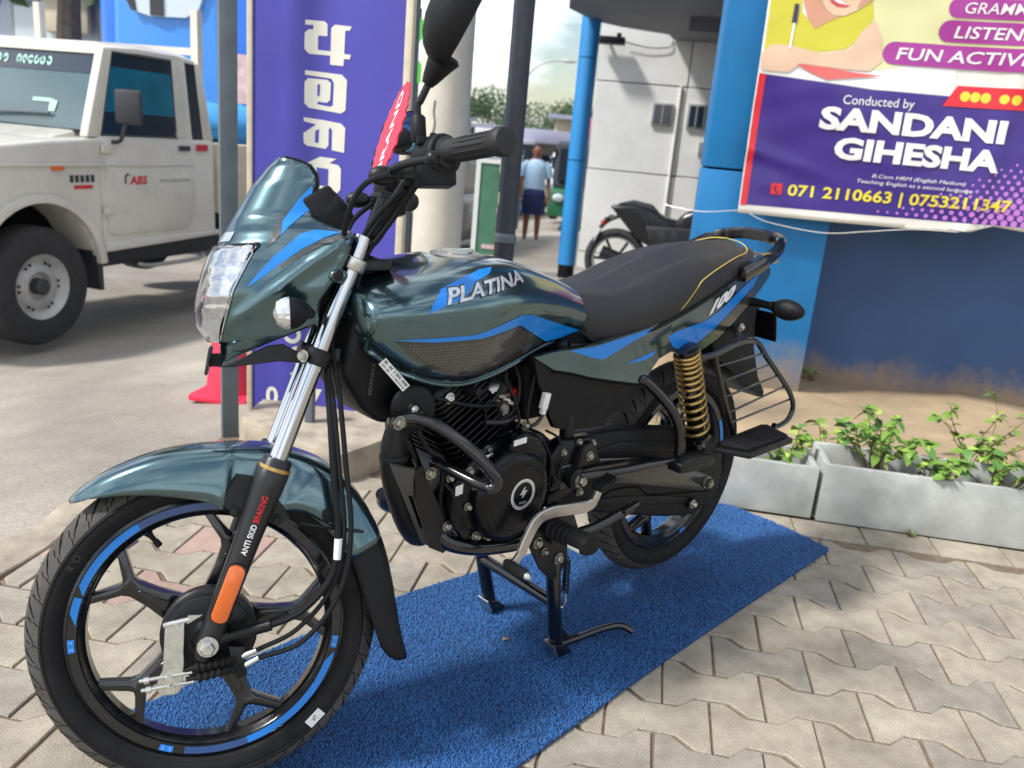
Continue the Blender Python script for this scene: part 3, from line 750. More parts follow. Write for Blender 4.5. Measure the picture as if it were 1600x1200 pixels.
def cpt(s, z, off=0):
    xf, xr, wv = interp(XF, z)[0]-off, interp(XR, z)[0], interp(WH, z)[0]+off
    a = s*math.pi/2; c, d = max(0, math.cos(a)), math.sin(a)
    cr = .0
    # a crease runs from the chin back to the top rear corner
    zc = .775+(interp(XF, z)[0]*0+ (xf+(xr-xf)*(1-c**.85)))*.72
    bulge = -.010*math.exp(-((z-zc)/.012)**2)*(1 if .78 < z < .97 else 0)*s
    return Vector((xf+(xr-xf)*(1-c**.85), -(wv*d**.75-bulge), z))
def s_of(x, z):
    lo, hi = 0, 1
    for _ in range(30):
        md_ = (lo+hi)/2
        if cpt(md_, z).x < x: lo = md_
        else: hi = md_
    return lo
zrow = [.752+(.7899-.752)*i/7 for i in range(8)]+[.7905]+[.7905+(.944-.7905)*i/30 for i in range(1, 31)]+[.9446]+[.9446+(1.093-.9446)*i/36 for i in range(1, 37)]
def cowl_side(sg):
    rows = []
    for z in zrow:
        s0 = s_of(interp(LE, z)[0], z) if .790 < z < .9445 else 0
        rows.append([(lambda p: (p.x, p.y*sg, p.z))(cpt(s0+(1-s0)*j/22, z)) for j in range(23)])
    return rows
cwm = MB(); cwm.loft(cowl_side(1), closed=False)
b = MB().loft(cowl_side(-1), closed=False); b.f = [q[::-1] for q in b.f]; cwm.add(b.v, b.f)
cw = part(cwm, 'headlamp_cowl', 'teal', bike, True, angle=60); md = cw.modifiers.new('thick', 'SOLIDIFY'); md.thickness = .003; md.offset = -1
cb = cwm.bvh()
# lens and reflector
def lens_grid(off, ext=0):
    m = MB()
    zz = [.7895+(.9455-.7895)*i/24 for i in range(25)]
    rows = []
    for z in zz:
        s0 = s_of(interp(LE, z)[0]+ext, min(max(z, .7906), .944)); row = []
        for j in range(-10, 11):
            p = cpt(abs(j)/10*s0, min(max(z, .7906), .944), off); row.append((p.x, p.y if j < 0 else -p.y, z))
        rows.append(row)
    return m.loft(rows, closed=False)
hl = part(lens_grid(.002), 'headlamp', 'clear', bike, True, angle=80)
md = hl.modifiers.new('thick', 'SOLIDIFY'); md.thickness = .002; md.offset = 1
rg = lens_grid(-.0035)
for i, p in enumerate(rg.v):
    d = math.hypot(p.y, p.z-.862); p.x += .014*math.exp(-(d/.03)**2)+.0010*math.sin(p.z*260)*(1 if d > .02 else 0)
part(rg, 'reflector_bowl', 'reflector', hl, True, angle=25)
m = MB(); m.turn((.045, 0, .862), (-1, 0, 0), [(0, .012), (.012, .011), (.028, .008), (.03, .004)], 14); part(m, 'bulb', 'clear', hl, True)
m = MB()   # dark gasket line along the top edge of the lens
m.tube([cpt(s_of(interp(LE, .9445)[0]+.002, .9445)*t, .9462, .001) for t in (0, .25, .5, .75, 1)]+[cpt(s_of(.1, .93), .932, .001)], .0016, 6); part(m.mir(), 'lens_gasket', 'plastic_black', hl, True)
# pilot lamp window above the headlamp
pm = MB(); rows = []
for i in range(7):
    z = .952+.016*i/6; rows.append([(lambda p: (p.x, p.y, p.z))(cpt(.30*j/8, z, .0014)) for j in range(9)])
pm.loft(rows, closed=False); pm.mir(); part(pm, 'pilot_lamp', 'indicator_clear', bike, True, angle=60)
# blue and grey stripes on the cowl
def cdecal(pol, mt, nm='cowl_stripe', **k): return decal([pol], cb, nm, mt, cw, True, **k)
cdecal([(.145, .958), (.150, .984), (.174, 1.015), (.2, 1.042), (.198, 1.005), (.179, .9905), (.157, .971)], 'blue_decal')
cdecal([(.122, .938), (.147, .992), (.174, 1.0165), (.1495, .9845), (.1445, .9585), (.135, .949)], 'grey_decal', off=.0011)
cdecal([(.133, .925), (.177, .961), (.2, .967), (.240, .963), (.213, .954), (.176, .936), (.141, .912), (.099, .882), (.091, .8785), (.107, .898)], 'blue_decal')
cdecal([(.141, .910), (.176, .934), (.213, .952), (.245, .960), (.25, .953), (.215, .944), (.18, .927), (.143, .905)], 'grey_decal', off=.0011)
m = MB(); m.tube([cpt(1, z, .0006)+Vector((.0008, 0, 0)) for z in [.99+.103*i/16 for i in range(17)]], .0017, 6, 2); part(m, 'visor_edge', 'satin_black', cw, True); m2 = MB(); m2.v = [Vector(p) for p in m.v]; m2.f = list(m.f); part(m2.flip(), 'visor_edge', 'satin_black', cw, True)
# lug with rubber bolt at the rear of the cowl
m = MB(); m.ell((.231, -.110, .893), (.017, .012, .012)); part(m, 'mounting_lug', 'teal', cw, True)
m = MB(); m.turn((.231, -.118, .893), (0, -1, 0), [(0, .0085), (.004, .0085), (.006, .006)], 16); part(m, 'rubber_bolt', 'plastic_black', cw, True)
# number plate bracket and small front emblem plate
m = MB(); m.prism([(.035, .748), (.06, .755), (.118, .781), (.142, .783), (.172, .765), (.177, .748), (.135, .754), (.06, .7475)], -.062, -.058)
part(m, 'cowl_bracket', 'satin_black', bike, True, bev=.001, seg=1)
m = MB(); m.box((.022, 0, .757), (.006, .075, .048), Matrix.Rotation(R(12), 3, 'Y')); fp = part(m, 'front_plate', 'gloss_black', bike, True, bev=.003); 
m = MB(); m.box((.0335, 0, .757), (.02, .05, .02)); part(m, 'plate_mount', 'plastic_black', fp, True)
# indicators
def indicator(c, out, front=True, sg=-1, st=True, clear_dir=-1):
    c = Vector(c); root_ = None; m = MB(); k = 18
    rows = []
    # body: tapered egg, long axis along x
    for i in range(13):
        t = i/12; x = -.030+.058*t; r = .026*math.sin(math.pi*min(1, (t*.86+.13)))**.75
        if i in (0, 12): r *= .25
        rows.append([c+Vector((x, .020*r/.026*math.cos(2*math.pi*j/k), r*math.sin(2*math.pi*j/k))) for j in range(k)])
    m.loft(rows[5:]); bd = part(m, 'indicator', 'plastic_black', bike, st, angle=50)
    m = MB(); m.loft(rows[:6]); part(m, 'indicator_lens', 'indicator_clear', bd, st, angle=8)
    m = MB(); m.cyl(c+Vector((.006, 0, 0)), c+Vector(out), .009); part(m, 'indicator_stalk', 'plastic_black', bd, st)
    return bd
indicator((.156, -.150, .834), (.03, .05, -.002)); 
i2 = indicator((.156, .150, .834), (.03, -.05, -.002))
# instrument pod behind the visor
m = MB(); m.box((.222, 0, 1.0), (.055, .15, .075), Matrix.Rotation(R(-28), 3, 'Y')); m.cyl((.215, -.04, .99), (.25, -.04, 1.02), .036, k=24); part(m, 'instrument_cluster', 'plastic_black', bike, True, bev=.008)
m = MB(); m.box((.20, 0, .90), (.07, .13, .12)); part(m, 'headlamp_housing', 'plastic_black', bike, True, bev=.01)

# ---------------------------------------------------------------- handlebar
m = MB(); m.tube([(.445, -.355, 1.069), (.40, -.26, 1.073), (.368, -.19, 1.066), (.338, -.125, 1.025), (.312, -.075, .975), (.302, -.04, .957), (.302, .04, .957), (.312, .075, .975), (.338, .125, 1.025), (.368, .19, 1.066), (.40, .26, 1.073), (.445, .355, 1.069)], .0115, 12, 5)
hb = part(m, 'handlebar', 'satin_black', bike, True)
for sg in (-1, 1):
    m = MB(); a = Vector((.389, .235*sg, 1.0735)); b = Vector((.4465, .362*sg, 1.0695)); m.turn(a, b-a, [(0, .0225), (.004, .024), (.008, .019), (.03, .0182), (.06, .0172), (.1, .0172), (.118, .0185), (.122, .0215), (.134, .0215), (.138, .019), (.139, .008)], 22)
    gp = part(m, 'grip', 'grip_rubber', hb, True)
    m = MB()
    for i in range(14):
        an = 2*math.pi*i/14; dd = (b-a).normalized(); n1 = dd.cross(Vector((0, 0, 1))).normalized(); n2 = dd.cross(n1)
        off = (n1*math.cos(an)+n2*math.sin(an))*.0176; m.box(a+dd*.068+off, (.0022, .0022, .0022)); m.v = m.v[:-8]; m.f = m.f[:-6]
        m.cyl(a+dd*.034+off, a+dd*.112+off, .0012, k=5)
    part(m, 'grip_rib', 'grip_rubber', gp, True)
    m = MB(); p = Vector((.380, .212*sg, 1.071)); dd = (b-a).normalized(); m.turn(p-dd*.030, dd, [(0, .025), (.003, .031), (.024, .032), (.050, .033), (.054, .028)], 20)
    m.box(p+Vector((-.004, 0, -.026)), (.056, .050, .042)); part(m, 'switch_housing', 'plastic_black', hb, True, bev=.004)
    m = MB(); q = Vector((.352, .168*sg, 1.052)); m.box(q, (.026, .042, .024), Matrix.Rotation(.46*sg, 3, 'Z')); m.box(q+Vector((-.026, -.0, -.003)), (.036, .02, .014)); m.ell(q+Vector((-.048, -.012*sg, -.004)), (.024, .013, .016))
    part(m, 'lever_perch', 'satin_black', hb, True, bev=.003)
    m = MB(); m.tube([(.318, .172*sg, 1.052), (.314, .205*sg, 1.052), (.325, .235*sg, 1.054), (.343, .27*sg, 1.054), (.352, .29*sg, 1.053)], lambda t: .0075-.002*t, 10); m.ell((.354, .295*sg, 1.053), (.0115, .0115, .0115), 12, 8); part(m, 'lever', 'satin_black', hb, True)
bolt((.376, -.206, 1.1), (0, 0, 1), .006, .006, 'satin_black', parent=hb, st=True)
m = MB(); m.box((.353, -.222, 1.092), (.014, .012, .012)); m.box((.362, -.225, 1.065), (.014, .01, .014)); part(m, 'switch_button', 'plastic_black', hb, True, bev=.002)
# mirrors
def mirror(sg, base, bend, head, ctr, size, M):
    m = MB(); b = Vector(base); m.turn(b, (0, 0, 1), [(0, .0105), (.006, .0125), (.036, .012), (.04, .009)], 16); rt_ = part(m, 'mirror', 'plastic_black', bike, True)
    m = MB(); m.tube([b+Vector((0, 0, .03)), b+Vector((.0, 0, .055)), Vector(bend), Vector(head)], .0058, 10); part(m, 'mirror_stalk', 'satin_black', rt_, True)
    rows = []; k = 28
    # shell: flat glass face towards the rear, rounded back
    for i in range(8):
        t = i/7; sc = [1.0, 1.0, .985, .93, .82, .64, .40, .1][i]; dep = [0, .008, .018, .030, .042, .052, .059, .062][i]
        ring = []
        for j in range(k):
            a = 2*math.pi*j/k; ca, sa = math.cos(a), math.sin(a)
            yy = size[0]*math.copysign(abs(ca)**.8, ca); zz = size[1]*math.copysign(abs(sa)**.8, sa)
            ring.append(Vector(ctr)+M @ Vector((-dep, yy*sc, zz*sc)))
        rows.append(ring)
    m = MB(); m.loft(rows); part(m, 'mirror_shell', 'plastic_black', rt_, True, angle=50)
    m = MB(); k0 = [Vector(ctr)+M @ Vector((.0008, size[0]*.93*math.copysign(abs(math.cos(2*math.pi*j/k))**.8, math.cos(2*math.pi*j/k)), size[1]*.93*math.copysign(abs(math.sin(2*math.pi*j/k))**.8, math.sin(2*math.pi*j/k)))) for j in range(k)]
    m.v = k0; m.f = [tuple(range(k))]; part(m, 'mirror_glass', 'mirror_glass', rt_, True, recalc=False)
    m = MB(); h = Vector(head); c = Vector(ctr); d = (c-h).normalized(); m.turn(h-d*.012, d, [(0, .009), (.01, .013), (.03, .019), (.05, .026), (.055, .02)], 18); part(m, 'mirror_socket', 'plastic_black', rt_, True)
mirror(-1, (.352, -.21, 1.092), (.357, -.213, 1.155), (.372, -.222, 1.186), (.428, -.262, 1.274), (.058, .092), Matrix.Rotation(R(28), 3, 'Y') @ Matrix.Rotation(R(24), 3, 'X'))
mirror(1, (.352, .205, 1.092), (.365, .235, 1.15), (.40, .285, 1.18), (.45, .335, 1.215), (.062, .045), Matrix.Rotation(R(-40), 3, 'Z') @ Matrix.Rotation(R(18), 3, 'X'))
# cables from the bar, wiring behind the cowl
for pts, r in (([(.318, -.172, 1.05), (.27, -.16, 1.03), (.245, -.12, .97), (.25, -.08, .90), (.262, -.06, .82)], .005), ([(.34, -.15, 1.03), (.30, -.11, .99), (.27, -.085, .94), (.255, -.07, .87)], .0045),
               ([(.36, -.18, 1.04), (.325, -.12, .985), (.285, -.085, .93), (.265, -.07, .87)], .0042), ([(.33, .15, 1.04), (.285, .11, 1.0), (.26, .06, .94), (.25, .0, .88)], .005)):
    part(MB().tube(pts, r, 7), 'control_cable', 'plastic_black', bike, True)
# red starburst tag hung on the right mirror
tg = empty('price_tag', (0, 0, 0), bike.rotation_euler[2]); tag(tg, 'red starburst card reading BRAND tied by the right mirror of the motorcycle', 'tag')
TE1 = Vector((.33, 0, .944)).normalized(); TE2 = Vector((-.06, .99, .02)); TE2 = (TE2-TE1*TE2.dot(TE1)).normalized(); TEN = TE1.cross(TE2)
def TG(a, b, h): return ST(Vector((.362, .10, 1.165))+TE1*a+TE2*b+TEN*h)
sb = []
for i in range(48):
    rr = .100 if i % 2 else .091; a = 2*math.pi*i/48; sb.append((rr*math.cos(a), rr*math.sin(a)))
mat('tag_red', srgb(204, 58, 78), .5)
card = MB().prism(sb, -.002, .001, fn=TG).build('card', M_['tag_red'], tg)
tx = text2d('BRAND', .05, bold=.015, align='CENTER')
m = MB(); m.add([TG(x, y-.02, .0016) for x, y in tx[0]], tx[1]); m.build('card_lettering', M_['white_print'], tg, recalc=False)

# ---------------------------------------------------------------- fuel tank
TK = [(.226, .868, .812, .098, .845), (.232, .880, .798, .108, .846), (.25, .889, .777, .119, .848), (.28, .899, .752, .130, .850), (.32, .911, .726, .139, .852), (.37, .921, .707, .145, .853), (.42, .928, .6985, .147, .852), (.47, .931, .701, .145, .850), (.53, .929, .7105, .138, .846), (.59, .920, .726, .127, .840), (.65, .903, .744, .114, .831), (.70, .886, .751, .104, .822), (.74, .871, .757, .096, .812), (.775, .857, .762, .089, .802), (.786, .848, .768, .078, .80)]
def tank_ring(row, k=40):
    x, zt, zb, wv, zm = row; ring = []
    for j in range(k):
        a = 2*math.pi*j/k; c, d = math.cos(a), math.sin(a)
        zb = zb-.012 if False else zb; e2 = .95 if d >= 0 else .8
        y = wv*math.copysign(abs(c)**(.72 if d > 0 else .42), c); z = zm+(zt-zm if d >= 0 else zm-zb)*math.copysign(abs(d)**e2, d)
        # knee hollow on the rear half, shoulder crease
        kn = max(0, min(1, (x-.46)/.12))*max(0, min(1, (.80-x)/.08)); t = max(0, min(1, (zm+.01-z)/.05))*max(0, min(1, (z-zb)/.03))
        y *= 1-.13*kn*t
        ring.append((x, y, z))
    return ring
def resample(tab, n):
    P = catmull([Vector((r[0], r[1], r[2])) for r in tab], n); Q = catmull([Vector((r[0], r[3], r[4])) for r in tab], n)
    return [(p.x, p.y, p.z, q.y, q.z) for p, q in zip(P, Q)]
tkm = MB(); tkm.loft([tank_ring(r) for r in resample(TK, 4)]); tank = part(tkm, 'fuel_tank', 'teal', angle=45); tb = tkm.bvh()
# pressed seam lip round the lower edge
m = MB(); pts = []
for r_ in resample(TK, 2)[1:-1]:
    ring = tank_ring(r_, 72); q = ring[72-23 if r_[0] > .3 else 72-22]; pts.append((q[0], -abs(q[1])-.001, q[2]-.001))
m.tube([(.232, -.104, .855), (.2295, -.108, .835)]+pts[2:], .005, 8, 3); part(m.mir(), 'tank_seam', 'teal', tank)
decal([[(.317, .855), (.326, .870), (.351, .892), (.395, .905), (.455, .9175), (.492, .9195), (.47, .911), (.428, .902), (.394, .881), (.346, .865)]], tb, 'tank_stripe', 'blue_decal', tank)
decal([[(.261, .812), (.34, .8125), (.415, .812), (.48, .824), (.54, .836), (.574, .832), (.67, .803), (.762, .776), (.758, .768), (.653, .7645), (.60, .789), (.543, .815), (.48, .809), (.43, .804), (.334, .805)]], tb, 'tank_stripe', 'blue_decal', tank)
decal([[(.264, .808), (.334, .803), (.431, .802), (.541, .812), (.645, .764), (.60, .750), (.548, .740), (.453, .729), (.40, .733), (.35, .750), (.302, .777)]], tb, 'tank_stripe', 'carbon_decal', tank)
dots = []                                       # fine dot screen printed on the dark panel
for i in range(46):
    for j in range(14):
        x = .29+i*.0062; z = .745+j*.0056
        top = interp([(.264, .808), (.334, .803), (.431, .802), (.541, .812), (.6, .785), (.645, .764)], x)[0]-.004; bot = interp([(.29, .79), (.302, .779), (.35, .753), (.40, .737), (.453, .734), (.548, .745), (.645, .764)], x)[0]+.004
        if bot < z < top: dots.append([(x-.0016, z-.0016), (x+.0016, z-.0016), (x+.0016, z+.0016), (x-.0016, z+.0016)])
mat('dot_decal', srgb(88, 84, 80), .3, coat=1)
decal(dots, tb, 'dot_print', 'dot_decal', tank, off=.0011)
# PLATINA lettering, outlined
def tank_text(body, p0, p1, h0, h1, bold, mt, off, nm, shear=.35):
    vf = text2d(body, 1, shear=shear, bold=bold); xs_ = [p[0] for p in vf[0]]; ys_ = [p[1] for p in vf[0]]; x0, x1 = min(xs_), max(xs_); y1 = .73; V = []
    for x, y in vf[0]:
        t = (x-x0)/(x1-x0); h = h0+(h1-h0)*t; V.append((p0[0]+(p1[0]-p0[0])*t, p0[1]+(p1[1]-p0[1])*t+y/y1*h))
    decal(None, tb, nm, mt, tank, off=off, vf=(V, vf[1]))
tank_text('PLATINA', (.350, .868), (.552, .894), .0255, .0185, .055, 'ink', .0014, 'lettering_outline')
tank_text('PLATINA', (.352, .869), (.550, .895), .0235, .0168, .028, 'silver_decal', .0022, 'tank_lettering')
m = MB(); m.turn((.48, 0, .923), (.0, 0, 1), [(0, .048), (.004, .05), (.008, .05), (.011, .044), (.0115, .02)], 36); cap = part(m, 'filler_cap', 'alloy', tank)
m = MB(); m.turn((.48, 0, .9345), (0, 0, 1), [(0, .03), (.003, .03), (.004, .01)], 28); m.box((.488, -.005, .938), (.05, .016, .005)); part(m, 'cap_flap', 'zinc', cap, bev=.001)
# factory plate sticker below the tank nose
m = MB(); e1 = Vector((.045, -.012, -.052)).normalized(); e2 = Vector((.55, -.2, .55)); e2 = (e2-e1*e2.dot(e1)).normalized(); c = Vector((.272, -.112, .748)); 
m.add([c-e1*.034-e2*.008, c+e1*.034-e2*.008, c+e1*.034+e2*.008, c-e1*.034+e2*.008], [(0, 1, 2, 3)]); stk = part(m, 'frame_sticker', 'sticker', recalc=False)
m = MB(); nn = e1.cross(e2).normalized(); nn = nn if nn.y < 0 else -nn
for row in (-1, 1):
    for i in range(24):
        if rnd.random() < .8:
            p = c+e1*((i-11.5)*.0026)+e2*(row*.0036)+nn*.0006; wd = rnd.choice((.0006, .0009)); hh = .0024 if row > 0 else .0014
            m.add([p-e1*wd-e2*hh, p+e1*wd-e2*hh, p+e1*wd+e2*hh, p-e1*wd+e2*hh], [(0, 1, 2, 3)])
part(m, 'sticker_print', 'ink', stk, recalc=False)

# ---------------------------------------------------------------- seat
# x, top z at centre, top z near edge, bottom z, half width
SE = [(.735, .866, .850, .800, .070), (.76, .862, .846, .772, .088), (.80, .860, .842, .752, .104), (.85, .861, .842, .752, .117), (.92, .873, .850, .768, .127), (1.0, .899, .872, .787, .131), (1.08, .921, .893, .811, .130), (1.16, .934, .907, .834, .124), (1.24, .941, .915, .858, .114), (1.32, .945, .920, .883, .102), (1.38, .945, .922, .900, .088), (1.415, .938, .922, .910, .070), (1.43, .928, .918, .912, .05)]
P1 = catmull([Vector((r[0], r[1], r[2])) for r in SE], 5); P2 = catmull([Vector((r[0], r[3], r[4])) for r in SE], 5)
stm = MB(); rows = []
for p, q in zip(P1, P2):
    x, zc, ze, zb, wv = p.x, p.y, p.z, q.y, q.z; ring = []
    half = [(0, zc), (.35, zc-.02*(zc-ze)/.025), (.62, zc-(zc-ze)*.42), (.82, ze+(zc-ze)*.12), (.94, ze-.010), (1.0, ze-(ze-zb)*.36), (1.0, ze-(ze-zb)*.68), (.965, zb)]
    for a, z in half: ring.append((x, -wv*a, z))
    ring2 = [(x, -y, z) for (x, y, z) in ring[1:]]
    rows.append(ring+ring2[::-1])
stm.loft(rows); seat = part(stm, 'seat', 'seat_vinyl', angle=70); sbv = stm.bvh()
# piping: rises on the side, runs back along the edge, crosses over the tail
pp = []
for (x, z) in ((1.02, .79), (1.05, .82), (1.085, .855), (1.105, .872), (1.15, .888), (1.22, .905), (1.29, .917)):
    h = sbv.ray_cast(Vector((x, -.5, z)), Vector((0, 1, 0))); pp.append(h[0] if h[0] else Vector((x, -.12, z)))
pp += [Vector((1.335, -.086, .925)), Vector((1.36, -.07, .934)), Vector((1.372, -.04, .944)), Vector((1.374, 0, .948))]
pp = [p+Vector((0, -.0008, .0008)) for p in pp]
part(MB().tube(pp, .0012, 6, 5), 'seat_piping', 'yellow_stitch', seat); part(MB().tube([Vector((p.x, -p.y, p.z)) for p in pp], .0016, 6, 5), 'seat_piping', 'yellow_stitch', seat)
m = MB(); m.tube([(x, -(interp([(r[0], r[4]) for r in SE], x)[0]*.98), interp([(r[0], r[3]) for r in SE], x)[0]-.002) for x in (.755, .80, .86, .95, 1.05, 1.15, 1.25, 1.34, 1.39)], .0045, 6); part(m.mir(), 'seat_base', 'plastic_black', seat)

# ---------------------------------------------------------------- side panels and tail
def shell(poly, yfn, name, mt, th=.005, maxlen=.03, mirror=True, parent=bike):
    v, f = fill2d(poly, maxlen); m = MB(); m.add([(x, yfn(x, z), z) for x, z in v], f)
    n = len(poly); edge = [Vector((x, yfn(x, z), z)) for x, z in poly]
    back = [p+Vector((0, th*3, 0)) for p in edge]; b = len(m.v); m.v += edge+back; m.f += [(b+i, b+(i+1) % n, b+n+(i+1) % n, b+n+i) for i in range(n)]
    bv = MB().add([(x, yfn(x, z), z) for x, z in v], f).bvh()
    bm_ = m; o = part(bm_, name, mt, parent, angle=35)
    if mirror:
        mm = MB(); mm.v = [Vector(p) for p in m.v]; mm.f = list(m.f); mm.flip(); part(mm, name, mt, parent, angle=35)
    return o, bv
def ysd(x, z): return -(.112+.016*math.sin(max(0, min(1, (x-.58)/.6))*math.pi)-.10*max(0, .70-z)**1.2+.03*(z-.72)*0)
teal_side = [(.602, .742), (.64, .748), (.70, .751), (.777, .755), (.86, .768), (.93, .777), (.99, .790), (1.03, .788), (1.04, .755), (1.03, .712), (.985, .700), (.945, .655), (.925, .650), (.84, .668), (.759, .686), (.70, .703), (.655, .712)]
sp_, spb = shell(teal_side, ysd, 'side_panel', 'teal')
decal([[(.691, .749), (.758, .751), (.86, .765), (.93, .774), (.985, .785), (.99, .779), (.88, .752), (.793, .721), (.762, .727), (.72, .740)]], spb, 'panel_stripe', 'blue_decal', sp_)
decal([[(.864, .703), (.932, .716), (.968, .722), (.96, .711), (.932, .704)]], spb, 'panel_stripe', 'blue_decal', sp_)
blk_side = [(.605, .742), (.655, .722), (.759, .700), (.84, .682), (.93, .664), (.909, .612), (.86, .585), (.801, .562), (.74, .567), (.689, .579), (.66, .622), (.622, .690)]
bs_, bsb = shell(blk_side, lambda x, z: ysd(x, z)+.006, 'side_cover', 'plastic_black')
m = MB(); m.tube([(x, ysd(x, z)-.0005, z-.002) for x, z in ((.655, .710), (.70, .701), (.759, .684), (.84, .666), (.92, .650))], .003, 6, 3); part(m, 'panel_seam', 'deep_black', sp_)
def ytl(x, z): return -(.124-.034*max(0, min(1, (x-1.05)/.40))**1.5-.10*max(0, .76-z+ (x-1.05)*.35*0)**1.15*.8)
tail = [(1.003, .784), (1.03, .790), (1.10, .811), (1.18, .835), (1.26, .862), (1.32, .882), (1.38, .896), (1.425, .895), (1.462, .880), (1.46, .862), (1.42, .828), (1.36, .792), (1.29, .752), (1.23, .722), (1.17, .702), (1.11, .698), (1.055, .706), (1.024, .722), (.995, .752)]
tl_, tlb = shell(tail, ytl, 'tail_cowl', 'teal')
decal([[(1.005, .749), (1.03, .757), (1.09, .766), (1.15, .772), (1.22, .795), (1.30, .835), (1.35, .858), (1.40, .872), (1.37, .840), (1.28, .790), (1.20, .748), (1.14, .722), (1.06, .714), (1.028, .727)]], tlb, 'tail_stripe', 'blue_decal', tl_)
decal([[(1.06, .712), (1.14, .720), (1.20, .745), (1.28, .787), (1.37, .837), (1.36, .80), (1.28, .752), (1.22, .723), (1.17, .705), (1.11, .701)]], tlb, 'tail_stripe', 'grey_decal', tl_)
vf = text2d('100', 1, shear=.45, bold=.06); xs_ = [p[0] for p in vf[0]]; x0, x1 = min(xs_), max(xs_); V = [(1.165+.112*(x-x0)/(x1-x0), .787+.041*(x-x0)/(x1-x0)+y*.036) for x, y in vf[0]]
decal(None, tlb, 'tail_lettering', 'white_print', tl_, vf=(V, vf[1]), off=.0012)
m = MB(); rows = []   # closed rear end between the two tail sides
for x, zt, zb, wv in ((1.20, .84, .74, .10), (1.36, .885, .80, .088), (1.45, .885, .84, .078), (1.475, .878, .85, .066)): rows.append([(x, -wv, zb), (x, wv, zb), (x, wv, zt), (x, -wv, zt)])
m.loft(rows); part(m, 'tail_core', 'plastic_black', bike, bev=.006)
m = MB(); m.box((1.472, 0, .852), (.03, .10, .05)); part(m, 'tail_lamp', 'red_lens', bike, bev=.008)
# grab rail
def grab_ring(p, w_, h_, M): return [Vector(p)+M @ Vector((0, a*w_, b*h_)) for a, b in ((-1, -.6), (-.6, -1), (.6, -1), (1, -.6), (1, .6), (.6, 1), (-.6, 1), (-1, .6))]
gp = [(1.285, -.112, .874), (1.32, -.113, .888), (1.37, -.112, .902), (1.44, -.106, .925), (1.49, -.088, .946), (1.515, -.05, .955), (1.52, 0, .957), (1.515, .05, .955), (1.49, .088, .946), (1.44, .106, .925), (1.37, .112, .902), (1.30, .116, .878)]
gc = catmull(gp, 5); rows = []
for i, p in enumerate(gc):
    t = (gc[min(i+1, len(gc)-1)]-gc[max(i-1, 0)]).normalized(); sd = t.cross(Vector((0, 0, 1))).normalized(); u = sd.cross(t)
    f = i/(len(gc)-1); wd = .0125; hh = .015 if .2 < f < .8 else .02
    if i == 0: wd, hh = .004, .004
    rows.append([p+sd*(a*wd)+u*(b*hh) for a, b in ((-1, -.6), (-.6, -1), (.6, -1), (1, -.6), (1, .6), (.6, 1), (-.6, 1), (-1, .6))])
part(MB().loft(rows), 'grab_rail', 'gloss_black', bike, angle=35)
m = MB(); m.box((1.44, 0, .905), (.10, .19, .02)); part(m, 'grab_rail_bridge', 'alloy', bike, bev=.005)
# rear indicator, inner fender, number plate
for sg in (-1, 1):
    m = MB(); c = Vector((1.41, .185*sg, .795)); k = 20; rows = []
    for i in range(11):
        t = i/10; y = -.043+.086*t; r = .029*math.sin(math.pi*(.06+.88*t))**.6
        rows.append([c+Vector((.024*r/.029*math.cos(2*math.pi*j/k), y, r*math.sin(2*math.pi*j/k)*.93)) for j in range(k)])
    m.loft(rows); ib = part(m, 'indicator', 'plastic_black', bike, angle=60)
    m = MB(); m.turn((1.39, .09*sg, .80), (.1, sg, -.02), [(0, .014), (.01, .011), (.05, .010), (.062, .013)], 14); part(m, 'indicator_stalk', 'plastic_black', ib)
hg = [(1.27, .72), (1.33, .762), (1.42, .80), (1.475, .79), (1.485, .73), (1.50, .66), (1.545, .575), (1.60, .515), (1.585, .500), (1.50, .545), (1.40, .60), (1.31, .655)]
m = MB(); m.prism(hg, -.062, .062); part(m, 'rear_mudguard', 'plastic_black', bike, bev=.012)
m = MB(); m.box((1.552, -.0, .715), (.006, .17, .085), Matrix.Rotation(R(-16), 3, 'Y')); pl_ = part(m, 'number_plate', 'gloss_black', bike, bev=.003)
m = MB(); m.box((1.51, 0, .75), (.08, .05, .03)); part(m, 'plate_bracket', 'plastic_black', pl_)
bolt((1.405, -.064, .725), (0, -1, 0), .008, .008, 'zinc')

# ---------------------------------------------------------------- rear suspension, chain case, guards
for sg in (-1, 1):
    T_ = Vector((1.073, .133*sg, .722)); B_ = Vector((1.190, .133*sg, .448)); D_ = (B_-T_).normalized(); Ln = (B_-T_).length
    m = MB(); m.turn(T_, D_, [(0, .012), (.004, .028), (.012, .028), (.014, .020), (.05, .017), (.12, .017), (.125, .021), (Ln-.045, .021), (Ln-.043, .029), (Ln-.034, .030), (Ln-.03, .016), (Ln+.02, .016)], 24); sh_ = part(m, 'shock_absorber', 'gloss_black', bike)
    cp = []; n1 = D_.cross(Vector((0, 1, 0))).normalized(); n2 = D_.cross(n1); tot = 13.0; n = 300
    for i in range(n+1):
        f = i/n; turns = f*tot; h = .016+(Ln-.062)*(.52*f+.48*f*f)
        rr = .0285+.0015*f; a = 2*math.pi*turns; cp.append(T_+D_*h+n1*(rr*math.cos(a))+n2*(rr*math.sin(a)))
    part(MB().tube(cp, .0046, 7, 0), 'spring', 'spring', sh_, angle=80)
    m = MB(); m.turn(B_+D_*.012+Vector((0, -.02*1, 0)), (0, 1, 0), [(0, .017), (.04, .017)], 18); part(m, 'shock_eye', 'satin_black', sh_)
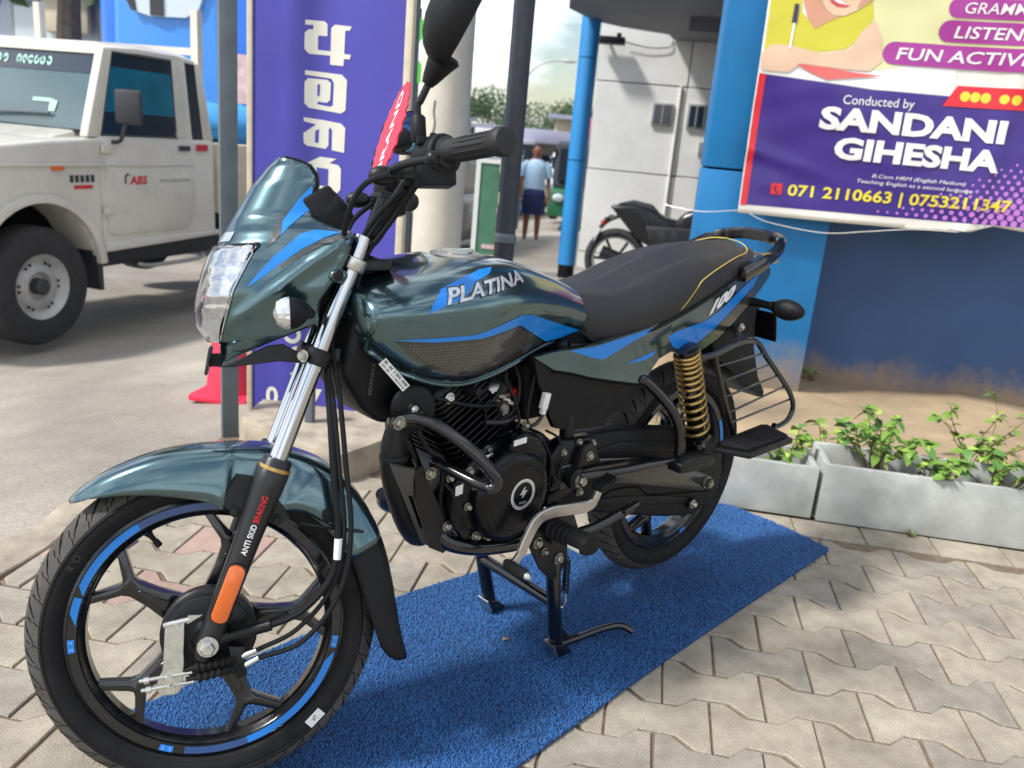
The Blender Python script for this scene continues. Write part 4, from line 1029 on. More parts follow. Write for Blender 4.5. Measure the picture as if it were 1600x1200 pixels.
cc = [(.70, .535), (.76, .547), (.89, .540), (1.02, .522), (1.139, .500), (1.22, .477), (1.30, .437), (1.345, .393), (1.362, .345), (1.355, .296), (1.325, .256), (1.256, .240), (1.14, .262), (1.032, .292), (.94, .318), (.86, .344), (.78, .37), (.725, .40), (.69, .44), (.68, .49)]
m = MB(); m.prism(cc, -.108, -.064); chc = part(m, 'chain_case', 'plastic_black', bike, bev=.010, seg=3)
m = MB(); m.prism([(.80, .505), (.90, .512), (1.05, .487), (1.17, .455), (1.16, .437), (1.03, .462), (.89, .487), (.81, .485)], -.1115, -.105); part(m, 'case_rib', 'plastic_black', chc, bev=.003)
m = MB(); m.prism([(.80, .392), (.95, .366), (1.12, .328), (1.25, .292), (1.24, .278), (1.11, .306), (.94, .345), (.80, .37)], -.1115, -.105); part(m, 'case_rib', 'plastic_black', chc, bev=.003)
m = MB(); m.tube([(.83, -.1085, .372), (.90, -.1085, .392), (1.0, -.1085, .378), (1.03, -.1085, .352), (1.13, -.1085, .330), (1.3, -.1085, .30)], .0022, 5, 2); part(m, 'case_seam', 'deep_black', chc)
m = MB()
for (x, z, w_) in ((.985, .433, .055), (1.105, .405, .06)): m.prism([(x-w_/2, z+.010), (x+w_/2, z-.003), (x+w_/2, z-.026), (x-w_/2, z-.012)], -.1096, -.106)
part(m, 'case_label', 'satin_black', chc)
m = MB(); m.prism([(.70, .50), (.80, .497), (.95, .47), (1.10, .43), (1.24, .372), (1.285, .35), (1.285, .315), (1.24, .318), (1.1, .36), (.93, .408), (.78, .437), (.70, .44)], -.128, -.1075); part(m, 'swing_arm', 'gloss_black', bike, bev=.006)
m = MB(); m.cyl((1.255, -.10, .342), (1.255, -.148, .342), .008); m.turn((1.255, -.128, .342), (0, -1, 0), [(0, .0165), (.004, .0165), (.0045, .0125), (.016, .0125)], 6); part(m, 'rear_axle', 'bolt', bike, angle=25)
m = MB(); m.box((1.245, -.116, .34), (.06, .016, .034)); part(m, 'chain_adjuster', 'satin_black', bike, bev=.003)
bolt((1.225, -.118, .284), (0, -1, 0), .008, .010, 'zinc'); m = MB(); m.cyl((1.225, -.10, .284), (1.225, -.118, .284), .015); part(m, 'boss', 'satin_black', bike)
# pivot and foot-rest stays
m = MB(); m.turn((.735, -.11, .468), (0, -1, 0), [(0, .024), (.035, .024), (.038, .02)], 24); part(m, 'pivot_boss', 'satin_black', bike); bolt((.735, -.148, .468), (0, -1, 0), .0115, .014, 'bolt')
bolt((.765, -.142, .515), (0, -1, 0), .008, .008); bolt((.762, -.128, .428), (0, -1, 0), .007, .008)
m = MB(); m.prism([(.73, .49), (.75, .54), (.775, .545), (.81, .49)], -.142, -.112); part(m, 'frame_gusset', 'satin_black', bike, bev=.004)
m = MB(); m.tube([(.735, -.148, .475), (.80, -.158, .474), (.88, -.165, .470), (.96, -.17, .468), (1.03, -.172, .462)], .0095, 10); part(m, 'footrest_stay', 'gloss_black', bike)
m = MB(); m.tube([(.93, -.118, .66), (.955, -.13, .648), (1.01, -.152, .595), (1.045, -.162, .545), (1.055, -.168, .50), (1.055, -.17, .455)], .0125, 12); part(m, 'footrest_stay', 'gloss_black', bike)
m = MB(); m.prism([(1.02, .462), (1.05, .475), (1.14, .468), (1.165, .445), (1.15, .43), (1.06, .436), (1.02, .44)], -.205, -.165); part(m, 'footrest_bracket', 'satin_black', bike, bev=.005); bolt((1.035, -.178, .452), (0, -1, 0), .009, .009)
# side-saddle footboard
fb = [(1.125, -.218), (1.165, -.292), (1.37, -.285), (1.405, -.192), (1.385, -.178), (1.16, -.198)]
m = MB(); m.prism(fb, .478, .492, fn=lambda a, b, h: (a, b, h+.0)); ft = part(m, 'footboard', 'satin_black', bike, bev=.004)
fb2 = [(1.145, -.22), (1.172, -.278), (1.36, -.273), (1.385, -.20), (1.37, -.19), (1.17, -.207)]
m = MB(); m.prism(fb2, .492, .5005, fn=lambda a, b, h: (a, b, h)); part(m, 'footboard_rubber', 'rubber', ft, bev=.002)
m = MB()
for i in range(5): m.box((1.27, -.213-.013*i, .5012), (.19-.004*i, .004, .0022))
part(m, 'rubber_rib', 'rubber', ft)
m = MB(); m.tube([(1.12, -.18, .46), (1.16, -.21, .475), (1.22, -.225, .478)], .008, 8); part(m, 'footboard_arm', 'satin_black', ft)
# sari guard: outer hoop, front rod and five cross wires
GY = -.205
hoop = [(1.055, GY+.01, .712), (1.09, GY, .720), (1.155, GY-.002, .735), (1.205, GY-.004, .742), (1.25, GY-.004, .733), (1.30, GY-.006, .692), (1.38, GY-.01, .630), (1.44, GY-.012, .580), (1.468, GY-.012, .54), (1.455, GY-.012, .508), (1.41, GY-.012, .497), (1.385, GY-.012, .503)]
m = MB(); m.tube(hoop, .0068, 10, 5); sg_ = part(m, 'sari_guard', 'gloss_black', bike)
m = MB(); m.tube([(1.055, GY+.01, .713), (1.09, GY+.004, .716), (1.105, GY+.004, .69), (1.17, GY+.004, .585), (1.225, GY, .495), (1.235, GY-.01, .485)], .0068, 10, 4); part(m, 'guard_rod', 'gloss_black', sg_)
for t, (a, b) in enumerate((((1.10, .688), (1.285, .704)), ((1.128, .648), (1.325, .672)), ((1.155, .606), (1.37, .638)), ((1.182, .563), (1.415, .603)), ((1.20, .535), (1.45, .562)))):
    MBx = MB(); MBx.cyl((a[0], GY+.003, a[1]), (b[0], GY-.008, b[1]), .0028, k=6); part(MBx, 'guard_wire', 'gloss_black', sg_)
m = MB(); m.tube([(1.20, GY, .742), (1.25, -.15, .74), (1.38, -.07, .726)], .008, 8); part(m, 'guard_mount', 'gloss_black', sg_)

mat('plate_grey', (.10, .095, .085), .45, metal=.5, var=.15, vscale=30)
m = MB(); m.prism([(.66, .70), (.70, .765), (.80, .79), (.90, .80), (1.05, .80), (1.05, .74), (.95, .69), (.80, .66), (.70, .66)], -.088, .088); part(m, 'gap_filler', 'deep_black', bike, bev=.01)  # added black filler, closes the see-through gap under seat and tank rear
# ---------------------------------------------------------------- frame
FRM = [[(.30, 0, .86), (.33, 0, .78), (.38, 0, .52), (.42, 0, .40)]]
m = MB(); m.tube([(.272, -.022, .80), (.30, -.03, .70), (.345, -.04, .60), (.392, -.05, .49), (.41, -.06, .42)], .0175, 12); m.tube([(.40, -.085, .425), (.42, -.10, .392), (.48, -.11, .366), (.56, -.112, .348), (.62, -.112, .345), (.66, -.105, .37)], .0165, 14); m.tube([(.40, .085, .425), (.42, .10, .392), (.48, .11, .366), (.62, .112, .345), (.66, .105, .37)], .0165, 10)
part(m, 'frame', 'gloss_black', bike)
m = MB(); m.tube([(.30, 0, .86), (.5, 0, .80), (.72, 0, .76), (.9, 0, .76), (1.2, 0, .82), (1.4, 0, .85)], .022, 10); m.tube([(.70, -.085, .76), (.73, -.095, .62), (.735, -.1, .46), (.70, -.1, .34)], .016, 10); m.tube([(.70, .085, .76), (.735, .1, .46), (.70, .1, .34)], .016, 10); m.tube([(.72, -.085, .745), (.95, -.1, .72), (1.08, -.105, .735), (1.3, -.08, .8)], .014, 8); m.tube([(.72, .085, .745), (.95, .1, .72), (1.08, .105, .735), (1.3, .08, .8)], .014, 8)
part(m, 'subframe', 'satin_black', bike)
# moulded cover between steering head and tank
cv = [(.205, .738), (.225, .83), (.24, .86), (.30, .87), (.345, .80), (.35, .72), (.335, .66), (.30, .636), (.275, .648), (.245, .676)]
m = MB(); m.prism(cv, -.062, .062); part(m, 'frame_cover', 'plastic_black', bike, bev=.014, seg=3)
m = MB(); m.prism([(.25, .80), (.262, .85), (.33, .86), (.42, .72), (.52, .70), (.52, .66), (.40, .66), (.33, .69)], -.085, .085); part(m, 'tank_underside', 'deep_black', bike, bev=.01)
# vin plate marks on the head tube
vf = text2d('MD2A76AX', .012, bold=.01); m = MB(); m.add([(.252-.0+y*.9+x*.10, -.064, .70+x*.95) for x, y in vf[0]], vf[1]); part(m, 'stamped_number', 'grey_decal', bike, recalc=False)

# ---------------------------------------------------------------- engine
m = MB(); m.turn((.326, -.098, .676), (-.28, -1, .08), [(-.03, .03), (-.012, .040), (-.006, .042), (0, .0425), (.003, .04), (.005, .036), (.0052, .012), (.008, .010), (.009, .004)], 34); hn = part(m, 'horn', 'plastic_black', bike, angle=30)
bolt(Vector((.326, -.098, .676))+Vector((-.28, -1, .08)).normalized()*.008, (-.28, -1, .08), .005, .004, 'zinc', parent=hn)
# cylinder with fins, leaning forward, and the head
CA = Vector((-.52, 0, .854)).normalized(); CS = Vector((.854, 0, .52)).normalized()
def cyl_pt(h, s_, y): return Vector((.545, 0, .515))+CA*h+CS*s_+Vector((0, y, 0))
eng = None
m = MB(); m.prism([(.43, .41), (.47, .382), (.60, .36), (.68, .385), (.72, .44), (.715, .53), (.66, .575), (.58, .585), (.50, .575), (.44, .53), (.415, .46)], -.105, .105); eng = part(m, 'engine', 'engine', bike, bev=.012)
m = MB(); m.add([cyl_pt(h, s_, y) for h in (.02, .20) for s_ in (-.052, .052) for y in (-.06, .06)], [(0, 1, 3, 2), (4, 6, 7, 5), (0, 4, 5, 1), (2, 3, 7, 6), (0, 2, 6, 4), (1, 5, 7, 3)]); part(m, 'cylinder', 'engine', eng)
for i in range(9):
    h = .035+.0145*i; m = MB(); e = .078 if i < 7 else .072
    c8 = [(-e, -.07), (-e+.02, -.088), (e-.02, -.088), (e, -.07), (e, .07), (e-.02, .088), (-e+.02, .088), (-e, .07)]
    m.loft([[cyl_pt(h, a, b) for a, b in c8], [cyl_pt(h+.0035, a, b) for a, b in c8]]); part(m, 'cooling_fin', 'engine', eng, bev=.001, seg=1)
m = MB(); c8 = [(-.075, -.07), (-.05, -.092), (.055, -.092), (.078, -.07), (.078, .07), (.055, .09), (-.05, .09), (-.075, .07)]
m.loft([[cyl_pt(.165, a, b) for a, b in c8], [cyl_pt(.225, a*.98, b) for a, b in c8], [cyl_pt(.245, a*.86, b*.86) for a, b in c8]]); part(m, 'cylinder_head', 'engine', eng, bev=.004)
for i in range(5): m = MB(); m.loft([[cyl_pt(.172+i*.012, a*1.05, b*1.05) for a, b in c8], [cyl_pt(.175+i*.012, a*1.05, b*1.05) for a, b in c8]]); part(m, 'head_fin', 'engine', eng, bev=.0008, seg=1)
bolt(cyl_pt(.215, -.03, -.097), (0, -1, 0), .008, .007, 'zinc', parent=eng)
# left crankcase cover: big domed disc, upper starter hump, flange bolts
m = MB(); m.turn((.555, -.10, .47), (0, -1, 0), [(0, .098), (.03, .098), (.04, .094), (.047, .086), (.0495, .078), (.0505, .055), (.051, .02)], 48); mc = part(m, 'magneto_cover', 'engine', eng, angle=30)
m = MB(); m.prism([(.56, .53), (.535, .565), (.545, .592), (.58, .600), (.615, .588), (.64, .55), (.648, .50), (.62, .47)], -.142, -.095); part(m, 'starter_hump', 'engine', eng, bev=.012, seg=3)
m = MB(); m.prism([(.405, .50), (.43, .545), (.48, .57), (.5, .47), (.475, .395), (.45, .392), (.42, .43)], -.122, -.095); part(m, 'cover_flange', 'engine', eng, bev=.007)
m = MB(); m.lathe((.568, -.1515, .475), [(.0255, 0), (.029, -.001), (.0325, 0)], k=40, closed=False); emb = part(m, 'emblem', 'silver_decal', eng, recalc=False)
z5 = [(-.010, .004), (.003, .017), (.007, .013), (-.0005, .006), (.0105, .006), (.0105, .0), (.0, -.0), (.009, -.009), (.005, -.013), (-.009, .0)]
vfz = fill2d([(-.010, -.001), (.001, .014), (.006, .0145), (.0015, .007), (.011, .007), (.001, -.007), (-.005, -.008), (-.001, -.001)]); m = MB(); m.add([(.568+x, -.1522, .476+y) for x, y in vfz[0]], vfz[1]); part(m, 'emblem_mark', 'silver_decal', emb, recalc=False)
vf = text2d('BAJAJ', .0075, bold=.01, align='CENTER'); m = MB(); m.add([(.568+x, -.1522, .4555+y) for x, y in vf[0]], vf[1]); part(m, 'emblem_lettering', 'silver_decal', emb, recalc=False)
for (x, z, y) in ((.447, .468, -.124), (.472, .40, -.124), (.51, .565, -.10), (.445, .542, -.124), (.655, .47, -.12), (.655, .455, -.12), (.41, .53, -.11), (.425, .54, -.11), (.452, .372, -.105), (.52, .372, -.105), (.595, .604, -.11)): bolt((x, y, z), (0, -1, 0), .0062, .009, 'bolt', parent=eng)
for (c, a, b) in (((.425, -.1235, .505), .009, .010), ((.555, -.1432, .585), .017, .006), ((.505, -.112, .552), .010, .006)):
    m = MB(); m.add([(c[0]-a, c[1], c[2]-b), (c[0]+a, c[1], c[2]-b+.002), (c[0]+a, c[1], c[2]+b+.002), (c[0]-a, c[1], c[2]+b)], [(0, 1, 2, 3)]); part(m, 'engine_sticker', 'sticker', eng, recalc=False)
m = MB(); m.prism([(.66, .52), (.70, .555), (.80, .548), (.82, .50), (.76, .42), (.68, .40)], -.125, -.09); part(m, 'sprocket_cover', 'engine', eng, bev=.008)
m = MB(); m.prism([(.45, .395), (.49, .372), (.60, .352), (.66, .372), (.62, .40), (.5, .41)], -.09, .09); part(m, 'sump', 'engine', eng, bev=.01)
for i in range(4): m = MB(); m.box((.49+i*.032, -.06, .360), (.006, .05, .02)); part(m, 'sump_rib', 'engine', eng)
# carburettor, intake and air box clutter under the tank
m = MB(); m.cyl((.52, -.03, .655), (.62, -.03, .66), .026, k=18); m.box((.565, -.045, .63), (.05, .05, .06)); m.cyl((.565, -.045, .62), (.565, -.045, .57), .022); part(m, 'carburettor', 'alloy', bike, bev=.004)
m = MB(); m.prism([(.61, .60), (.60, .72), (.72, .74), (.76, .60)], -.09, .09); part(m, 'air_box', 'deep_black', bike, bev=.012)
for pts, r, mt in (([(.50, -.075, .64), (.53, -.085, .66), (.56, -.08, .70), (.57, -.05, .73)], .005, 'plastic_black'), ([(.545, -.08, .61), (.58, -.09, .63), (.60, -.08, .68), (.60, -.05, .73)], .0045, 'plastic_black'), ([(.51, -.085, .615), (.55, -.095, .612), (.59, -.092, .618)], .006, 'fork_grey'), ([(.60, -.105, .598), (.62, -.112, .60), (.635, -.115, .615), (.64, -.115, .64)], .004, 'fork_grey'), ([(.33, -.06, .70), (.35, -.09, .62), (.37, -.098, .585), (.392, -.105, .57), (.398, -.105, .53), (.40, -.10, .48), (.415, -.10, .44)], .0055, 'plastic_black')):
    part(MB().tube(pts, r, 7), 'hose', mt, bike)
for i, pts in enumerate(([(.44, -.02, .70), (.47, -.07, .69), (.50, -.09, .65), (.515, -.085, .60)], [(.36, -.075, .69), (.40, -.10, .68), (.45, -.105, .665), (.50, -.10, .655), (.545, -.09, .65)], [(.55, -.09, .70), (.565, -.105, .66), (.58, -.108, .62), (.575, -.11, .60)], [(.62, -.10, .70), (.605, -.108, .66), (.598, -.112, .62), (.61, -.11, .60)], [(.66, -.108, .58), (.69, -.118, .56), (.70, -.125, .52), (.69, -.128, .48)], [(.40, -.11, .52), (.41, -.125, .50), (.412, -.122, .46), (.43, -.115, .42)], [(.31, -.068, .665), (.318, -.09, .62), (.335, -.10, .58)], [(.645, -.118, .56), (.66, -.128, .53), (.665, -.13, .49)])):
    part(MB().tube(pts, (.003, .004, .0035, .0028)[i % 4], 6), 'wiring', 'plastic_black', bike)
m = MB(); m.turn(cyl_pt(.20, .01, -.092), (.15, -1, .12), [(0, .009), (.012, .0105), (.02, .009), (.034, .0085), (.036, .005)], 12); part(m, 'spark_plug_cap', 'plastic_black', bike)
for (x, z, y) in ((.462, .505, -.1235), (.49, .388, -.112), (.535, .372, -.105), (.585, .372, -.105), (.64, .40, -.112), (.655, .43, -.118), (.70, .53, -.126), (.745, .545, -.126), (.79, .535, -.126)): bolt((x, y, z), (0, -1, 0), .0058, .007, 'bolt', parent=eng)
for (x0_, z0_, x1_, z1_) in ((.665, .415, .745, .45), (.675, .455, .75, .49)): m = MB(); m.prism([(x0_, z0_), (x1_, z0_+.01), (x1_, z1_), (x0_, z1_-.008)], -.1285, -.124); part(m, 'cover_rib', 'engine', eng, bev=.002)
m = MB(); m.lathe((.555, -.1485, .47), [(.066, 0), (.068, -.0022), (.0705, 0)], k=48, closed=False); part(m, 'cover_ring', 'engine', eng, recalc=False)
m = MB(); m.box((.638, -.118, .65), (.016, .012, .034), Matrix.Rotation(R(12), 3, 'Y')); m.box((.6355, -.118, .630), (.011, .010, .016), Matrix.Rotation(R(12), 3, 'Y')); part(m, 'wire_connector', 'sticker', bike, bev=.0015)
m = MB(); m.box((.60, -.07, .66), (.02, .02, .018)); part(m, 'fuse_cap', 'red_lens', bike, bev=.003)
m = MB(); 
for i in range(3): m.cyl((.535+i*.016, -.083, .668-.01*i), (.555+i*.016, -.083, .66-.01*i), .006)
part(m, 'linkage', 'zinc', bike)
# exhaust header and silencer
m = MB(); m.tube([(.40, .0, .665), (.365, -.03, .66), (.338, -.05, .635), (.322, -.052, .59), (.325, -.05, .54), (.345, -.045, .48), (.385, -.03, .405), (.44, .0, .36), (.56, .06, .345)], .0245, 14); ex = part(m, 'exhaust_pipe', 'exhaust', bike)
m = MB(); m.tube([(.56, .07, .345), (.8, .14, .34), (1.0, .16, .36), (1.3, .165, .42)], lambda t: .03+.02*min(1, t*2), 14); part(m, 'silencer', 'exhaust', bike)
for pts in (([(.296, -.07, .645), (.31, -.06, .60), (.318, -.05, .545)],),): m = MB(); m.turn((.3225, -.052, .575), (.05, .02, -1), [(0, .0265), (.004, .028), (.010, .028), (.014, .0265)], 18); part(m, 'exhaust_collar', 'exhaust', ex)
# lower engine mounting plate with slot
pt = [(.297, .575), (.335, .572), (.415, .395), (.40, .372), (.385, .388)]
m = MB()
m.prism([(.345, .566), (.437, .39), (.41, .372), (.376, .393), (.335, .50), (.330, .56)], -.108, -.104)
pl2 = part(m, 'engine_mount_plate', 'satin_black', bike)
m = MB(); m.add([(.291, -.086, .573), (.336, -.104, .563), (.30, -.088, .545)], [(0, 1, 2)]); 
fr = [Vector((.290, -.086, .572)), Vector((.372, -.086, .396)), Vector((.398, -.104, .380)), Vector((.330, -.108, .560))]
m = MB()
def fq(u, v): return fr[0].lerp(fr[3], u).lerp(fr[1].lerp(fr[2], u), v)
slot = [(.3, .35), (.7, .35), (.7, .78), (.3, .78)]
outer = [(0, 0), (1, 0), (1, 1), (0, 1)]
V = [fq(*p) for p in outer+slot]; V2 = [p+Vector((.003, .004, .002)) for p in V]
m.add(V+V2, [(0, 1, 5, 4), (1, 2, 6, 5), (2, 3, 7, 6), (3, 0, 4, 7), (8, 12, 13, 9), (9, 13, 14, 10), (10, 14, 15, 11), (11, 15, 12, 8), (0, 8, 9, 1), (1, 9, 10, 2), (2, 10, 11, 3), (3, 11, 8, 0), (4, 5, 13, 12), (5, 6, 14, 13), (6, 7, 15, 14), (7, 4, 12, 15)])
part(m, 'mount_plate_face', 'plate_grey', pl2)
bolt((.365, -.109, .548), (0, -1, 0), .009, .008, 'bolt'); bolt((.412, -.109, .43), (0, -1, 0), .008, .008, 'bolt')
# leg guard bar
m = MB(); m.tube([(.275, -.105, .662), (.30, -.11, .665), (.322, -.12, .664), (.345, -.15, .655), (.374, -.192, .628), (.403, -.22, .592), (.419, -.229, .569), (.417, -.228, .554), (.408, -.22, .548)], .0115, 14, 5); lg_ = part(m, 'leg_guard', 'gloss_black', bike)
m = MB(); m.tube([(.414, -.225, .551), (.398, -.192, .555), (.385, -.14, .562), (.375, -.10, .566)], .0105, 12, 4); part(m, 'guard_brace', 'gloss_black', lg_)
m = MB(); m.prism([(.262, .652), (.27, .675), (.335, .676), (.335, .650)], -.118, -.1); part(m, 'guard_lug', 'gloss_black', lg_, bev=.004); bolt((.281, -.119, .663), (0, -1, 0), .0095, .009, 'bolt', parent=lg_)

# ---------------------------------------------------------------- pedals, foot peg, stands
gl = [(.735, -.205, .470), (.728, -.205, .452), (.715, -.203, .438), (.69, -.20, .436), (.645, -.196, .440), (.605, -.192, .442), (.575, -.19, .432), (.552, -.19, .40), (.54, -.19, .375), (.525, -.192, .362), (.508, -.195, .356)]
P = catmull(gl, 3); rows = []
for i, p in enumerate(P):
    t = (P[min(i+1, len(P)-1)]-P[max(i-1, 0)]).normalized(); u = Vector((0, -1, 0)); n = t.cross(u).normalized(); hw = .0125 if 4 < i < len(P)-6 else .0085
    rows.append([p+u*(a*.0045)+n*(b*hw) for a, b in ((-1, -.85), (-.6, -1), (.6, -1), (1, -.85), (1, .85), (.6, 1), (-.6, 1), (-1, .85))])
m = MB(); m.loft(rows); glv = part(m, 'gear_lever', 'alloy', bike, angle=35)
m = MB(); m.box((.742, -.212, .482), (.05, .03, .016), Matrix.Rotation(R(-14), 3, 'Y')); part(m, 'heel_pad', 'rubber', glv, bev=.006)
m = MB()
for i in range(5): m.box((.724+.009*i, -.212, .4855+.0022*i), (.004, .028, .0085), Matrix.Rotation(R(-14), 3, 'Y'))
part(m, 'heel_pad_rib', 'rubber', glv)
a = Vector((.505, -.185, .357)); d = Vector((.12, -1, -.10)).normalized(); m = MB(); m.turn(a, d, [(.0, .010)]+[(.004+.0032*i, .0128 if i % 2 else .0108) for i in range(15)]+[(.053, .010)], 16); part(m, 'toe_peg_rubber', 'rubber', glv)
m = MB(); m.turn(a-d*.006, d, [(0, .004), (.003, .0085), (.007, .0095)], 14); m.turn(a+d*.053, d, [(0, .009), (.004, .0085), (.009, .004)], 14); part(m, 'toe_peg_cap', 'zinc', glv)
a = Vector((.655, -.15, .382)); d = Vector((.04, -1, .03)).normalized(); m = MB(); rows = []
for i in range(30):
    t = i/29; grow = 1.0 if i % 4 in (0, 1) or i > 23 else .88
    c = a+d*(.012+.104*t); rr = .0212*grow
    rows.append([c+Vector((1.15*rr*math.copysign(abs(math.cos(q))**.7, math.cos(q)), 0, .92*rr*math.copysign(abs(math.sin(q))**.7, math.sin(q)))) for q in [2*math.pi*j/20 for j in range(20)]])
m.loft(rows); pg = part(m, 'foot_peg', 'rubber', bike, angle=25)
m = MB(); m.cyl(a-d*.02, a+d*.02, .012); part(m, 'peg_shaft', 'satin_black', pg)
m = MB(); V = []
for t in (.60, .90):
    for q in range(8):
        an = R(188+10*q); c = a+d*(.012+.104*t); rr = .0218; V.append(c+Vector((1.15*rr*math.copysign(abs(math.cos(an))**.7, math.cos(an)), 0, .92*rr*math.copysign(abs(math.sin(an))**.7, math.sin(an)))))
m.add(V, [(q, q+1, q+9, q+8) for q in range(7)]); part(m, 'peg_sticker', 'sticker', pg, recalc=False)
m = MB(); m.prism([(.61, .38), (.65, .392), (.71, .375), (.725, .33), (.735, .285), (.715, .245), (.69, .24), (.65, .28), (.615, .34)], -.142, -.134); br = part(m, 'stand_bracket', 'satin_black', bike, bev=.002)
m = MB(); m.prism([(.64, .40), (.72, .40), (.74, .36), (.66, .34)], -.16, -.14); part(m, 'peg_hanger', 'satin_black', br, bev=.005)
for (x, z) in ((.632, .348), (.655, .322), (.702, .292)): bolt((x, -.143, z), (0, -1, 0), .0095 if z != .322 else .006, .009, 'bolt', parent=br)
# centre stand
cs = empty('x', (0, 0, 0)); bpy.data.objects.remove(cs)
m = MB(); m.tube([(.703, -.128, .29), (.72, -.124, .20), (.762, -.112, .04)], lambda t: .0165, 14, 3); cst = part(m, 'centre_stand', 'gloss_black', bike)
part(MB().tube([(.703, .128, .29), (.72, .126, .20), (.762, .122, .04)], .0165, 14, 3), 'stand_leg', 'gloss_black', cst)
part(MB().cyl((.727, -.12, .165), (.727, .12, .165), .0135), 'stand_crossbar', 'gloss_black', cst)
for y in (-.11, .121):
    m = MB(); m.prism([(.742, .05), (.757, .013), (.80, .0135), (.80, .020), (.775, .042)], y-.02, y+.02); part(m, 'stand_foot', 'gloss_black', cst, bev=.003)
    m = MB(); m.prism([(.7395, .052), (.7555, .016), (.7525, .0155), (.737, .0505)], y-.021, y+.018); part(m, 'stand_toe', 'zinc', cst)
part(MB().tube([(.77, -.112, .035), (.83, -.118, .034), (.90, -.130, .038), (.945, -.150, .042), (.965, -.175, .032)], .0085, 10), 'stand_tang', 'gloss_black', cst)
m = MB(); m.prism([(.758, .082), (.775, .045), (.835, .036), (.835, .042), (.80, .048), (.77, .085)], -.118, -.112); part(m, 'stand_web', 'satin_black', cst)
cp = []; 
for i in range(121):
    f = i/120; cp.append(Vector((.742+.005*f+.0072*math.cos(f*2*math.pi*15), -.135+.0072*math.sin(f*2*math.pi*15), .275-.085*f)))
part(MB().tube(cp, .0017, 5, 0), 'stand_spring', 'satin_black', cst); part(MB().tube([(.747, -.135, .19), (.749, -.137, .165), (.745, -.132, .152), (.732, -.13, .155)], .0025, 6), 'spring_hook', 'zinc', cst)
# side stand folded back
m = MB(); m.tube([(.735, -.14, .335), (.79, -.165, .352), (.84, -.172, .366), (.885, -.178, .378)], .0115, 12); ss = part(m, 'side_stand', 'gloss_black', bike)
m = MB(); m.box((.878, -.184, .384), (.05, .012, .012), Matrix.Rotation(R(-14), 3, 'Y')); part(m, 'side_stand_foot', 'gloss_black', ss, bev=.003)
# ================================================================== BLUE MAT
import numpy as np
mat('mat_blue', srgb(14, 58, 108), .75, var=.25, vscale=30, bump=1, bscale=350)
mat('pile_blue', srgb(36, 101, 164), .7, var=.32, vscale=260, sheen=.3)
stain('mat_blue', 3, .8, 1.1); stain('pile_blue', 3.5, .74, 1.12)
mc_ = [(-.10, -.37), (.434, -.325), (1.148, -.262), (1.885, -.212), (1.905, .0), (1.89, .19), (1.87, .30), (.96, .285), (.555, .302), (-.06, .247), (-.095, .235)]
th = bike.rotation_euler[2]; ct, sn = math.cos(th), math.sin(th)
def b2w(x, y, z=0): return Vector((x*ct-y*sn, x*sn+y*ct, z))
outl = catmull([Vector((p[0], p[1], 0)) for p in [mc_[0], (.1, -.353), mc_[1], (.8, -.29), mc_[2], (1.6, -.232), (1.875, -.213)]], 4)+[Vector((1.888, -.205, 0))]+catmull([Vector((1.9, -.1, 0)), Vector((1.905, .0, 0)), Vector((1.893, .17, 0)), Vector((1.87, .29, 0))], 4)+catmull([Vector((p[0], p[1], 0)) for p in mc_[7:]], 4)
matob = MB().prism([(b2w(p.x, p.y).x, b2w(p.x, p.y).y) for p in outl], .0015, .0085, fn=lambda a, b, h: (a, b, h)).build('floor_mat', M_['mat_blue'], bev=.001, seg=1)
tag(matob, 'bright blue loop pile mat lying under the motorcycle', 'mat')
np.random.seed(3); px_ = np.array([[p.x, p.y] for p in outl]); n = 96000
pt = np.random.rand(n, 2)*[2.33, .70]+[-.42, -.39]
ins = np.zeros(n, bool); j = len(px_)-1
for i in range(len(px_)):
    xi, yi = px_[i]; xj, yj = px_[j]
    c = ((yi > pt[:, 1]) != (yj > pt[:, 1])) & (pt[:, 0] < (xj-xi)*(pt[:, 1]-yi)/(yj-yi+1e-12)+xi); ins ^= c; j = i
pt = pt[ins]; n = len(pt); W_ = np.stack([pt[:, 0]*ct-pt[:, 1]*sn, pt[:, 0]*sn+pt[:, 1]*ct], 1)
an = np.random.rand(n)*2*np.pi; d1 = np.stack([np.cos(an), np.sin(an)], 1); d2 = np.stack([-np.sin(an), np.cos(an)], 1)
ln = .0022+.0030*np.random.rand(n); wd = .0006+.0005*np.random.rand(n); hh = .0098+.0045*np.random.rand(n)
V = np.zeros((n, 6, 3))
for q, (a, s_, z) in enumerate(((-1, -1, 0), (-1, 1, 0), (0, 1, 1), (0, -1, 1), (1, -1, .25), (1, 1, .25))):
    V[:, q, :2] = W_+d1*(a*ln)[:, None]+d2*(s_*wd)[:, None]; V[:, q, 2] = .007+(hh-.007)*z
F = (np.arange(n)[:, None, None]*6+np.array([[0, 1, 2, 3], [3, 2, 5, 4]])[None]).reshape(-1, 4)
me = bpy.data.meshes.new('pile'); me.vertices.add(n*6); me.vertices.foreach_set('co', V.reshape(-1)); me.loops.add(n*8); me.loops.foreach_set('vertex_index', F.reshape(-1).astype(np.int32))
me.polygons.add(n*2); me.polygons.foreach_set('loop_start', np.arange(n*2, dtype=np.int32)*4); me.update(calc_edges=True); me.validate(); me.materials.append(M_['pile_blue'])
po = bpy.data.objects.new('pile', me); COL.objects.link(po); po.parent = matob; po['kind'] = 'stuff'
def litter(x, y, s_, mt, label):
    m = MB(); p = b2w(x, y, .0135); m.ell(p, (s_, s_*.7, s_*.4), 7, 5)
    for q in m.v: q += Vector((noise.noise(q*700), noise.noise(q*700+Vector((3, 1, 2))), 0))*s_*.5
    tag(m.build('leaf_scrap', M_[mt]), label, 'debris')
